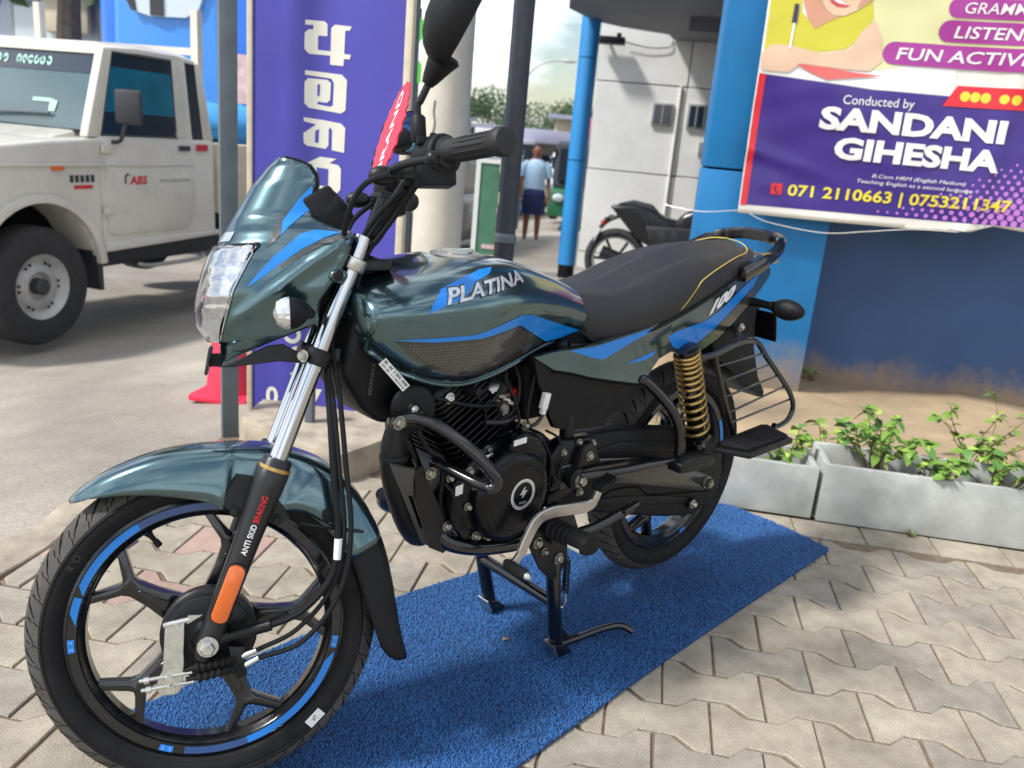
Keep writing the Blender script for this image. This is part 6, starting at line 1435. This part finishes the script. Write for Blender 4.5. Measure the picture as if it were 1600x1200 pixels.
# door skin with seam, hinges, handle, lettering
ds_ = [(.545, .66), (.545, 1.26), (1.385, 1.26), (1.42, .74), (1.33, .63), (.62, .63)]
dr = bodyside(ds_, -.03, -.006, 'door', 'truck_white', bev=.01); bodyside([(x+(.012 if x < 1 else -.012), z) for x, z in ds_], -.034, -.0195, 'door_gap', 'truck_trim', dr, 0)
for z in (.80, 1.19): MB().bb(-.01, .012, .50, .585, z-.025, z+.025).build('hinge', M_['truck_white'], dr, bev=.006)
MB().bb(-.008, .014, 1.235, 1.345, 1.19, 1.225).build('door_handle', M_['truck_trim'], dr, bev=.006)
MB().bb(-.012, .004, -.6, 1.40, 1.085, 1.10).build('crease_moulding', M_['truck_white'], pk, bev=.005)
mat('truck_red', srgb(196, 40, 56), .5)
vf = text2d('ABS', .075, bold=.04, shear=.1); m = MB(); m.add([(-.004, .745+x*1.25, .965+y) for x, y in vf[0]], vf[1]); m.build('door_lettering', M_['truck_red'], dr, recalc=False)
MB().tube([(-.004, .735, 1.03), (-.004, .705, 1.02), (-.004, .70, .97)], .006, 5).build('door_lettering', M_['truck_trim'], dr)
m = MB()
for i in range(11): m.bb(-.0055, -.004, 1.03+i*.03, 1.048+i*.03, .972, .994)
m.build('door_small_print', M_['steel_rim'], dr)
m = MB()
for i in range(5): m.bb(-.013, -.010, .24+i*.042, .27+i*.042, .985, 1.03)
m.build('wing_badge', M_['truck_trim'], pk); MB().bb(-.013, -.009, .27, .42, .945, .968).build('wing_badge', M_['truck_red'], pk); MB().bb(-.014, -.003, 1.44, 1.56, 1.19, 1.235).build('rear_sticker', M_['truck_red'], pk)
MB().bb(-.014, .006, .10, .19, 1.06, 1.085).build('side_repeater', M_['orange_lamp'], pk, bev=.006)
# wheel arch lip, sill, chassis, mud flap
lip = [(r*math.cos(R(t)), .42+r*math.sin(R(t))) for r, ts in ((.505, range(5, 176, 10)), (.452, range(175, 4, -10))) for t in ts]
bodyside(lip, -.06, .012, 'arch_lip', 'truck_white', bev=.006); bodyside([(.50, .53), (1.70, .56), (1.70, .60), (.50, .60)], -.10, .0, 'sill', 'truck_white', bev=.012)
bodyside([(.45, .40), (3.6, .42), (3.6, .54), (.45, .52)], BW+.3, -.16, 'chassis', 'truck_trim', bev=0); bodyside([(.43, .60), (.47, .28), (.50, .28), (.49, .62)], -.32, -.03, 'mud_flap', 'truck_trim', bev=0)
bodyside([(-.52, .40), (.52, .40), (.52, .95), (-.52, .95)], BW+.1, -.30, 'inner_wing', 'deep_black', bev=0)
MB().tube([(-.10, .9, .40), (-.06, 1.0, .385), (-.06, 1.5, .385), (-.10, 1.6, .41)], .016, 8, 3).build('step_bar', M_['steel_rim'], pk)
for (y, x) in ((0, -.12), (2.55, -.12), (0, BW+.12), (2.55, BW+.12)):
    w_ = MB().lathe((x, y, .365), [(.20, -.10), (.22, -.105), (.30, -.108), (.345, -.10), (.362, -.07), (.365, 0), (.362, .07), (.345, .10), (.30, .108), (.22, .105), (.20, .10)], ax='x', k=44).build('wheel', M_['truck_tyre'], pk, angle=50)
    sx = 1 if x > -.5 else -1
    MB().turn((x, y, .365), (sx, 0, 0), [(-.05, .205), (.092, .205), (.10, .20), (.085, .185), (.06, .165), (.055, .15), (.07, .12), (.075, .09), (.045, .07), (.045, .03)], 36, caps=False).build('wheel_rim', M_['steel_rim'], w_)
    MB().turn((x, y, .365), (sx, 0, 0), [(.03, .052), (.10, .05), (.11, .04)], 20).build('hub_cap', M_['truck_trim'], w_)
    m = MB()
    for k in range(6):
        for dd in (-.12, .12): m.cyl((x+.066*sx, y+.147*math.cos(k*math.pi/3+dd), .365+.147*math.sin(k*math.pi/3+dd)), (x+.0695*sx, y+.147*math.cos(k*math.pi/3+dd), .365+.147*math.sin(k*math.pi/3+dd)), .009, k=8)
    m.build('rim_hole', M_['deep_black'], w_)
m = MB(); m.box((.115, .62, 1.46), (.17, .045, .215), Matrix.Rotation(R(20), 3, 'Z')); mr_ = m.build('mirror', M_['truck_trim'], pk, bev=.02); MB().tube([(-.03, .60, 1.235), (.06, .60, 1.25), (.09, .615, 1.36)], .013, 8, 3).build('mirror_arm', M_['truck_trim'], mr_)
# cargo bed with headboard rack
bodyside([(1.72, .72), (1.72, 1.24), (3.7, 1.24), (3.7, .72)], BW, -.03, 'cargo_bed', 'sign_frame', bev=.01)
for i in range(5): MB().bb(-.034, -.022, 1.76+i*.4, 1.80+i*.4, .74, 1.235).build('bed_rib', M_['sign_frame'], pk)
rk = MB().bb(-.12, -.06, 1.53, 1.585, 1.24, 2.17).build('rack_post', M_['truck_white'], pk); MB().bb(BW+.06, BW+.12, 1.53, 1.585, 1.24, 2.17).build('rack_post', M_['truck_white'], pk)
for z in (1.885, ): MB().bb(BW+.1, -.1, 1.54, 1.575, z-.025, z+.025).build('rack_rail', M_['truck_white'], pk)
for x in (-.45, -.8, -1.15): MB().bb(x-.02, x+.02, 1.54, 1.575, 1.24, 1.87).build('rack_bar', M_['truck_white'], pk)
mat('tarp', srgb(60, 150, 214), .6, var=.15, vscale=4, bump=.5, bscale=12)
m = MB(); m.ell((-.75, 2.6, 1.35), (.68, .85, .22), 18, 8); o = m.build('blue_tarpaulin', M_['tarp'], angle=80); o.location = pk.location; o.rotation_euler = pk.rotation_euler
for v_ in o.data.vertices: v_.co += Vector((noise.noise(v_.co*3), noise.noise(v_.co*3+Vector((5, 5, 5))), noise.noise(v_.co*3+Vector((9, 2, 1)))))*.10
tag(o, 'crumpled blue tarpaulin over the load in the pickup bed', 'tarpaulin')

# ================================================================== BLUE LORRY BEHIND
mat('lorry_blue', srgb(24, 110, 214), .4, coat=.4, var=.08, vscale=1.5); mat('lorry_blue2', srgb(60, 140, 226), .4, coat=.4, var=.05, vscale=1.5); mat('bright_glass', srgb(200, 212, 220), .1, coat=1)
lb = empty('blue_lorry', (-4.9, 8.0, zr(-4.9, 8))); XL = at(lb)
MB().bb(-5.75, -3.3, 8.0, 12.5, .15, 3.3).build('body', M_['lorry_blue'], lb, xf=XL, bev=.25, seg=5)
MB().prism([(-5.5, .35), (-5.45, 3.0), (-4.2, 3.05), (-4.05, .35)], 7.93, 8.3).build('cab_front', M_['lorry_blue2'], lb, xf=XL, bev=.12, seg=4)
wn = [(-5.30, 2.9), (-5.28, 2.30), (-5.17, 2.12), (-4.95, 2.07), (-4.55, 2.08), (-4.40, 2.16), (-4.33, 2.35), (-4.30, 2.9)]
f_ = MB().prism(wn, 7.88, 7.93).build('window', M_['bright_glass'], lb, xf=XL); MB().bb(-4.95, -4.80, 7.86, 7.885, 2.08, 2.9).build('window_post', M_['truck_trim'], f_, xf=XL)
MB().prism([(-5.30, 2.9), (-5.28, 2.30), (-5.17, 2.12), (-5.12, 2.11), (-5.16, 2.4), (-5.0, 2.9)], 7.865, 7.885).build('window_seal', M_['truck_trim'], f_, xf=XL)
for x in (-5.4, -3.7):
    w_ = MB().lathe((x, 8.7, zr(-4.9, 8)+.42), [(.15, -.12), (.36, -.13), (.42, -.08), (.42, .08), (.36, .13), (.15, .12)], ax='x', k=24).build('wheel', M_['truck_tyre'], lb, xf=XL)
mat('poster_pale', srgb(206, 176, 180), .6, var=.3, vscale=9)
MB().bb(-3.98, -3.76, 7.80, 7.93, 1.25, 1.75).build('notice', M_['poster_pale'], lb, xf=XL)
tag(lb, 'tall bright blue lorry with a rounded window behind the pickup truck', 'lorry')
# shop front, pole and trunk further left
mat('shop_pale', srgb(186, 196, 214), .7, var=.15, vscale=1.2); mat('shop_blue', srgb(60, 122, 190), .6, var=.1, vscale=1); mat('bark', srgb(112, 100, 92), .9, var=.25, vscale=12, bump=1, bscale=30)
sh = empty('pale_shop', (-9, 11, zr(-9, 11))); XH = at(sh)
MB().bb(-13, -6.1, 11, 14, -.8, 2.55).build('wall', M_['shop_pale'], sh, xf=XH); MB().bb(-13.2, -6.0, 10.7, 14, 2.55, 4.6).build('fascia', M_['shop_blue'], sh, xf=XH)
for x in (-8.6, -7.2): f_ = MB().bb(x-.5, x+.5, 10.94, 11, 1.5, 2.45).build('window', M_['window_frame'], sh, xf=XH, bev=.02); MB().bb(x-.44, x+.44, 10.93, 10.945, 1.56, 2.39).build('pane', M_['bright_glass'], f_, xf=XH)
MB().bb(-8.5, -7.75, 10.8, 10.93, 2.05, 2.62).build('signboard', M_['sign_frame'], sh, xf=XH, bev=.05)
tag(sh, 'pale shop with a blue fascia beyond the pickup truck', 'building')
def leafball(m, c, r, n, rg, s_=.2):
    for _ in range(n):
        d = Vector((rg.gauss(0, 1), rg.gauss(0, 1), rg.gauss(0, 1))).normalized()*(rg.random()**.4); p = Vector(c)+Vector((d.x*r[0], d.y*r[1], d.z*r[2])); a = Vector((rg.uniform(-1, 1), rg.uniform(-1, 1), rg.uniform(-1, 1))).normalized(); b = a.orthogonal().normalized(); q = s_*rg.uniform(.5, 1)
        m.add([p-a*q, p+b*q*.5, p+a*q, p-b*q*.5], [(0, 1, 2, 3)])
mat('tree_a', srgb(66, 90, 50), .7, var=.35, vscale=.8); mat('tree_b', srgb(52, 78, 46), .7, var=.35, vscale=.8)
def tree(x, y, h, r, label, seed, mt='tree_a', group=None, lean=0):
    rg = random.Random(seed); z = zr(x, y); t = empty('tree', (x, y, z)); tm = MB(); tm.tube([(0, 0, -.1), (lean*.3, 0, h*.3), (lean*.6, 0, h*.55), (lean, 0, h*.8)], lambda q: .035*h*(1-.75*q), 8, 4); m = MB(); k = 9
    for i in range(k):
        a = rg.uniform(0, 6.28); rr = r*rg.uniform(.2, .75); c = Vector((lean+rr*math.cos(a), rr*math.sin(a), h*rg.uniform(.55, .95))); tm.tube([(lean*.7, 0, h*.5), ((lean+c.x)/2, c.y/2, (h*.5+c.z)/2+.1), c], lambda q: .012*h*(1-.8*q), 5, 3); leafball(m, c, (r*.45, r*.45, h*.15), 260, rg, .055*h*.6)
    tm.build('trunk', M_['bark'], t); m.build('crown', M_[mt], t, recalc=False); tag(t, label, 'tree', group)
tree(-7.35, 9.6, 6.5, 2.0, 'leaning brown trunked tree standing before the pale shop', 21, lean=.4)
for i, (x, y, h, r) in enumerate(((-13, 58, 5.0, 4.2), (-9.6, 54, 3.9, 3.4), (-6.4, 56, 4.3, 3.8), (-3.0, 53, 4.0, 3.4), (1.2, 58, 4.6, 4.2))): tree(x, y, h, r, ('hazy green tree standing behind the grey shop with the green sign', 'hazy tree between the grey shop and the street lamp', 'hazy green tree rising behind the street lamp', 'hazy green tree above the cream shop roof', 'hazy green tree behind the blue column at the street end')[i], 30+i, 'tree_b' if i % 2 else 'tree_a', 'far street trees')
tree(-17, 30, 9, 4.5, 'large green tree behind the far shops on the left of the street', 40, 'tree_b')

# ================================================================== STREET BACKGROUND
mat('van_white', srgb(214, 216, 218), .4, coat=.5); mat('tuk_green', srgb(28, 96, 60), .45, coat=.5); mat('car_grey', srgb(92, 96, 102), .35, coat=.8); mat('canvas_dark', srgb(52, 54, 62), .8)
def vehicle(name, x, y, rz, pol_lo, pol_up, wd, body, upper, wheels, wr, label, cat, glass='glass_dark', lamps=None):
    o = empty(name, (x, y, zr(x, y)), rz)
    MB().prism(pol_lo, -wd/2, wd/2).build('body', M_[body], o, bev=.05, seg=3); MB().prism(pol_up, -wd/2+.05, wd/2-.05).build('cabin', M_[upper], o, bev=.05, seg=3)
    xs_ = [p[0] for p in pol_up]; zs_ = [p[1] for p in pol_up]; x0, x1, z0, z1 = min(xs_)+.22, max(xs_)-.22, min(zs_)+.12, max(zs_)-.14
    for sg_ in (-1, 1): MB().bb(x0, (x0+x1)/2-.04, sg_*(wd/2-.045), sg_*(wd/2-.04), z0, z1).build('window', M_[glass], o); MB().bb((x0+x1)/2+.04, x1, sg_*(wd/2-.045), sg_*(wd/2-.04), z0, z1).build('window', M_[glass], o)
    MB().bb(min(xs_)-.012, min(xs_)+.03, -wd/2+.15, wd/2-.15, z0, z1).build('windscreen', M_[glass], o)
    for (wx, wy) in wheels:
        w_ = MB().lathe((wx, wy, wr), [(wr*.5, -.08), (wr*.9, -.09), (wr, -.05), (wr, .05), (wr*.9, .09), (wr*.5, .08)], ax='y', k=24).build('wheel', M_['truck_tyre'], o); MB().turn((wx, wy, wr), (0, -1 if wy < 0 else 1, 0), [(-.02, wr*.52), (.07, wr*.5), (.05, wr*.2)], 16).build('wheel_rim', M_['steel_rim'], w_)
    for sg_ in (-1, 1): MB().ell((min(p[0] for p in pol_lo)+.02, sg_*(wd/2-.2), pol_lo[0][1]+.35), (.05, .11, .08), 12, 8).build('headlamp', M_['bright_glass'], o)
    tag(o, label, cat); return o
lo = [(-2.0, .3), (-2.05, .7), (-1.3, .92), (1.9, .95), (2.05, .8), (2.05, .3)]; up_ = [(-1.0, .9), (-.45, 1.42), (1.15, 1.45), (1.8, .93)]
vehicle('parked_car', -2.6, 10.6, R(80), lo, up_, 1.6, 'car_grey', 'car_grey', ((-1.3, -.74), (1.3, -.74), (-1.3, .74), (1.3, .74)), .31, 'dark grey car parked beyond the cream pole', 'car')
vl = [(-2.0, .3), (-2.1, .95), (2.1, .95), (2.1, .3)]; vu = [(-2.05, .9), (-1.75, 1.85), (2.05, 1.9), (2.1, .9)]
vehicle('white_van', -4.4, 24, R(78), vl, vu, 1.7, 'van_white', 'van_white', ((-1.4, -.78), (1.4, -.78), (-1.4, .78), (1.4, .78)), .33, 'white van driving far down the street', 'van')
tl2 = [(-1.3, .25), (-1.2, .75), (-.6, .8), (1.2, .8), (1.3, .25)]; tu2 = [(-.9, .78), (-.55, 1.6), (1.15, 1.65), (1.25, .78)]
for i, (x, y, rz, c, lab) in enumerate(((-.86, 16.5, R(95), 'tuk_green', 'green three-wheeler taxi parked behind the pedestrian'), (-3.3, 19, R(85), 'car_grey', 'dark three-wheeler taxi waiting down the street'))):
    vehicle('three_wheeler', x, y, rz, tl2, tu2, 1.25, c, 'canvas_dark', ((-1.0, 0), (.95, -.55), (.95, .55)), .22, lab, 'taxi')
vehicle('parked_car', -1.35, 22, R(86), lo, up_, 1.6, 'van_white', 'van_white', ((-1.3, -.74), (1.3, -.74), (-1.3, .74), (1.3, .74)), .31, 'small white car parked further down the street', 'car')
# far shops
mat('shop_grey', srgb(148, 146, 144), .8, var=.15, vscale=.8); mat('shop_cream', srgb(206, 196, 176), .8, var=.1, vscale=.8); mat('awning', srgb(150, 150, 170), .7); mat('sign_pink', srgb(214, 120, 150), .6); mat('sign_blue2', srgb(66, 104, 196), .6); mat('sign_green', srgb(80, 190, 60), .6)
def shop(x, y, w_, d_, h, mt, label, signs):
    o = empty('street_shop', (x, y, zr(x, y)))
    MB().bb(-w_/2, w_/2, 0, d_, -.2, h).build('wall', M_[mt], o); MB().bb(-w_/2-.2, w_/2+.2, -.6, d_, h, h+.16).build('roof', M_['awning'], o)
    for i in range(3): xx = -w_/2+w_*(i+.5)/3; f_ = MB().bb(xx-w_*.13, xx+w_*.13, -.05, 0, h*.45, h*.8).build('window', M_['window_frame'], o); MB().bb(xx-w_*.11, xx+w_*.11, -.06, -.049, h*.48, h*.77).build('pane', M_['glass_dark'], f_)
    MB().bb(-.5, .5, -.04, 0, 0, 1.1).build('door', M_['canvas_dark'], o)
    for (a, b, c, d, m_) in signs: MB().bb(a, b, -.75, -.66, c, d).build('shop_sign', M_[m_], o, bev=.02)
    tag(o, label, 'building')
shop(-1.6, 34, 4.2, 6, 2.6, 'shop_cream', 'cream shop with pink and blue signs at the end of the street', ((-1.2, -.3, 2.0, 2.7, 'sign_pink'), (.2, 1.6, 2.1, 2.8, 'sign_blue2')))
shop(-5.8, 36, 4.0, 6, 2.2, 'shop_grey', 'grey shop with a low roof at the end of the street', ((-1.4, .4, 1.7, 2.2, 'van_white'),))
shop(-9.6, 28, 5, 6, 2.4, 'shop_grey', 'grey shop with a green sign left of the street', ((-1.6, 1.6, 2.3, 2.9, 'sign_green'),))
shop(-3.0, 26.5, 2.4, 3, 1.9, 'shop_grey', 'small grey kiosk on the street behind the pipe post', ((-.9, .9, 1.8, 2.2, 'awning'),))
# bright green advert board seen between sign board and pole
gb = empty('advert_board', (-1.78, 7.2, zr(-1.78, 7.2))); MB().bb(-.03, .03, -.03, .03, 0, 2.6).build('board_post', M_['post_dark'], gb); MB().bb(-.26, .26, -.05, -.03, 1.93, 2.50).build('board_face', M_['sign_green'], gb)
vf = text2d('X', .5, bold=.03, align='CENTER'); m = MB(); m.add([(x+.02, -.053, y+2.04) for x, y in vf[0]], vf[1]); m.build('board_lettering', M_['white_print'], gb, recalc=False)
tag(gb, 'bright green advert board with white lettering beyond the purple sign', 'board')
# small framed menu board behind the tank
mb_ = empty('menu_board', (-.53, 5.0, -.2)); mat('menu_green', srgb(70, 116, 92), .5, var=.25, vscale=6); mat('frame_white', srgb(214, 218, 214), .5)
MB().bb(-.085, .11, 0, .02, .16, 1.16).build('face', M_['menu_green'], mb_); MB().bb(-.12, -.086, -.01, .03, 0, 1.19).build('frame_side', M_['frame_white'], mb_); MB().bb(.111, .145, -.01, .03, 0, 1.19).build('frame_side', M_['frame_white'], mb_); MB().bb(-.086, .111, -.01, .03, 1.161, 1.19).build('frame_top', M_['frame_white'], mb_)
for i in range(5): MB().bb(-.04, .06, -.006, -.001, .25+i*.075, .28+i*.075).build('menu_line', M_['poster_pale'], mb_)
tag(mb_, 'green menu board in a white frame beside the pipe post', 'board')
# street lamp
sp_ = empty('street_lamp', (-6.6, 44, zr(-6.6, 44))); MB().tube([(0, 0, 0), (0, 0, 4.2), (.2, 0, 5.2), (1.0, 0, 5.75), (1.9, 0, 5.85)], .05, 8).build('lamp_pole', M_['steel_rim'], sp_); MB().ell((2.1, 0, 5.84), (.4, .14, .09), 12, 8).build('lamp_head', M_['steel_rim'], sp_); tag(sp_, 'curved arm street lamp standing over the far street', 'lamp')

# ================================================================== PEDESTRIAN
mat('skin', srgb(142, 92, 70), .6); mat('shirt_blue', srgb(170, 200, 224), .8, var=.05, vscale=9); mat('navy_skirt', srgb(36, 40, 84), .85, var=.1, vscale=9); mat('hair_black', (.012, .01, .01), .6)
def skin_mesh(verts, edges, rad, sub=2):
    me = bpy.data.meshes.new('s'); me.from_pydata(verts, edges, []); o = bpy.data.objects.new('s', me); COL.objects.link(o); o.modifiers.new('k', 'SKIN')
    for v_, r in zip(me.skin_vertices[0].data, rad): v_.radius = (r[0], r[1]) if isinstance(r, tuple) else (r, r)
    me.skin_vertices[0].data[0].use_root = True; s_ = o.modifiers.new('d', 'SUBSURF'); s_.levels = sub; s_.render_levels = sub
    dg = bpy.context.evaluated_depsgraph_get(); out = bpy.data.meshes.new_from_object(o.evaluated_get(dg)); bpy.data.objects.remove(o); return out
PV_ = [(0, 0, .84), (0, 0, 1.0), (0, 0, 1.16), (0, 0, 1.28), (0, 0, 1.34), (0, -.01, 1.41), (0, -.015, 1.48), (0, -.01, 1.55),
       (-.085, 0, .80), (-.095, -.005, .44), (-.10, .015, .08), (-.105, -.10, .03), (.085, 0, .80), (.095, -.01, .44), (.10, .01, .08), (.11, -.105, .03),
       (-.17, 0, 1.25), (-.225, .01, 1.0), (-.235, -.05, .78), (-.235, -.07, .70), (.17, 0, 1.25), (.225, .01, 1.0), (.24, -.04, .78), (.24, -.06, .70)]
PE_ = [(0, 1), (1, 2), (2, 3), (3, 4), (4, 5), (5, 6), (6, 7), (0, 8), (8, 9), (9, 10), (10, 11), (0, 12), (12, 13), (13, 14), (14, 15), (3, 16), (16, 17), (17, 18), (18, 19), (3, 20), (20, 21), (21, 22), (22, 23)]
PR_ = [(.14, .11), (.125, .10), (.135, .10), (.12, .09), .055, (.07, .085), (.078, .095), (.055, .07), .085, .06, .042, .036, .085, .06, .042, .036, .055, .042, .032, .03, .055, .042, .032, .03]
per = empty('person', (-1.36, 13.2, zr(-1.36, 13.2)), R(8))
me = skin_mesh(PV_, PE_, PR_); me.materials.append(M_['skin']); me.polygons.foreach_set('use_smooth', [True]*len(me.polygons)); o = bpy.data.objects.new('body', me); COL.objects.link(o); o.parent = per
def oval(z, a, b, k=22, cy=0): return [(a*math.cos(2*math.pi*i/k), cy+b*math.sin(2*math.pi*i/k), z) for i in range(k)]
MB().loft([oval(.82, .175, .135), oval(.95, .165, .13), oval(1.08, .175, .135), oval(1.2, .185, .13), oval(1.29, .16, .105), oval(1.335, .08, .075)]).build('shirt', M_['shirt_blue'], per, angle=80)
for s_ in (-1, 1): MB().tube([(.13*s_, 0, 1.27), (.19*s_, 0, 1.20), (.222*s_, .008, 1.05)], .066, 12, 3).build('sleeve', M_['shirt_blue'], per)
MB().loft([oval(.86, .168, .135), oval(.75, .195, .155), oval(.6, .205, .165), oval(.44, .215, .17)]).build('skirt', M_['navy_skirt'], per, angle=80)
MB().ell((0, .028, 1.53), (.086, .085, .07), 16, 10).build('hair', M_['hair_black'], per)
m = MB()
for s_ in (-1, 1):
    for k, (dx, dy, l) in enumerate(((-.018, -.008, .065), (-.006, -.012, .075), (.006, -.012, .072), (.017, -.008, .06))): m.tube([(.237*s_+dx, -.06+dy, .70), (.237*s_+dx, -.07+dy, .70-l*.5), (.237*s_+dx, -.085+dy, .70-l)], .008, 6, 2)
    m.tube([(.237*s_-.03*s_, -.06, .725), (.237*s_-.045*s_, -.085, .69), (.237*s_-.042*s_, -.10, .665)], .009, 6, 2)
m.build('fingers', M_['skin'], per)
m = MB(); m.ell((0, -.112, 1.45), (.014, .022, .02), 8, 6); 
for s_ in (-1, 1): m.ell((.083*s_, -.01, 1.46), (.012, .022, .03), 8, 6)
m.build('nose_and_ears', M_['skin'], per)
m = MB()
for s_ in (-1, 1): m.ell((.032*s_, -.098, 1.475), (.012, .01, .008), 8, 6)
m.ell((0, -.10, 1.415), (.024, .012, .006), 8, 6); m.build('eyes_and_mouth', M_['hair_black'], per)
tag(per, 'pedestrian in a pale blue shirt and navy skirt walking on the street', 'person')
bag = MB().ell((0, 0, 0), (.10, .06, .15), 14, 10).build('carrier_bag', M_['shirt_blue']); bag.location = per.location+Vector((-.27, -.10, .52)); tag(bag, 'pale carrier bag hanging from the hand of the pedestrian', 'bag')

# ================================================================== PARKED MOTORCYCLE BY THE WHITE WALL
mat('mc_black', (.008, .009, .011), .35, coat=.3); mat('mc_grey', srgb(150, 152, 150), .4, coat=.4)
b2 = empty('parked_motorcycle', (.33, 7.4, -.24), R(-4)); b2.scale = (1.05, 1.05, 1.05)     # rear axle at the origin, front towards +x
def w2(x, nm):
    o = MB().lathe((x, 0, .295), [(.225, -.04), (.25, -.055), (.285, -.045), (.298, 0), (.285, .045), (.25, .055), (.225, .04)], k=40).build(nm, M_['truck_tyre'], b2, angle=60)
    MB().lathe((x, 0, .295), [(.205, -.03), (.232, -.035), (.232, .035), (.205, .03)], k=40).build('rim', M_['mc_grey'], o)
    for k in range(6): a = k*math.pi/3; MB().cyl((x+.04*math.cos(a), 0, .295+.04*math.sin(a)), (x+.21*math.cos(a), 0, .295+.21*math.sin(a)), .014).build('spoke', M_['mc_black'], o)
    MB().cyl((x, -.06, .295), (x, .06, .295), .05).build('hub', M_['mc_grey'], o)
w2(0, 'rear_wheel'); w2(1.33, 'front_wheel')
MB().prism([(-.10, .80), (.12, .83), (.30, .80), (.42, .74), (.55, .72), (.60, .50), (.40, .42), (.18, .52), (-.04, .74)], -.11, .11).build('tail_cowl', M_['mc_black'], b2, bev=.03, seg=3)
MB().prism([(-.04, .82), (.10, .865), (.28, .84), (.36, .77), (.20, .80), (.05, .815)], -.09, .09).build('seat', M_['canvas_dark'], b2, bev=.02, seg=3)
MB().prism([(.50, .66), (.56, .78), (.72, .86), (.88, .85), (.97, .74), (.90, .62), (.62, .60)], -.14, .14).build('fuel_tank', M_['mc_black'], b2, bev=.05, seg=4)
MB().prism([(.24, .66), (.95, .70), (1.1, .6), (1.0, .28), (.5, .24), (.32, .40)], -.15, .15).build('engine', M_['mc_black'], b2, bev=.04)
MB().prism([(1.0, .70), (1.12, .95), (1.22, .93), (1.26, .80), (1.15, .66)], -.11, .11).build('head_fairing', M_['mc_black'], b2, bev=.03)
MB().prism([(-.02, .34), (.45, .42), (.45, .36), (-.02, .26)], -.09, -.06).build('swing_arm', M_['mc_grey'], b2, bev=.008)
MB().tube([(.55, -.1, .28), (.3, -.15, .27), (.05, -.17, .33), (-.12, -.17, .38)], lambda t: .03+.03*min(1, t*2), 14).build('silencer', M_['mc_black'], b2)
for s_ in (-1, 1): MB().cyl((1.33, .09*s_, .30), (1.10, .09*s_, .92), .024).build('fork_leg', M_['mc_grey'], b2)
MB().tube([(.98, -.36, 1.0), (1.04, -.2, 1.0), (1.08, 0, .97), (1.04, .2, 1.0), (.98, .36, 1.0)], .014, 8).build('handlebar', M_['mc_black'], b2)
for s_ in (-1, 1):
    o = MB().tube([(1.02, .22*s_, 1.0), (1.0, .28*s_, 1.1), (.93, .34*s_, 1.16)], .009, 7).build('mirror', M_['mc_black'], b2); MB().ell((.86, .36*s_, 1.17), (.09, .05, .045), 16, 10).build('mirror_shell', M_['mc_black'], o)
o = MB().tube([(.02, 0, .72), (-.10, 0, .66), (-.18, 0, .58)], .02, 8).build('plate_arm', M_['mc_black'], b2); MB().box((-.19, 0, .52), (.012, .16, .13), Matrix.Rotation(R(22), 3, 'Y')).build('number_plate', M_['van_white'], o, bev=.004); MB().ell((-.15, 0, .63), (.03, .05, .03), 12, 8).build('tail_lamp', M_['red_lens'], o)
for s_ in (-1, 1): MB().ell((-.10, .16*s_, .68), (.03, .04, .022), 12, 8).build('indicator', M_['mc_black'], b2)
tag(b2, 'black sport motorcycle parked against the white panelled building', 'motorcycle')
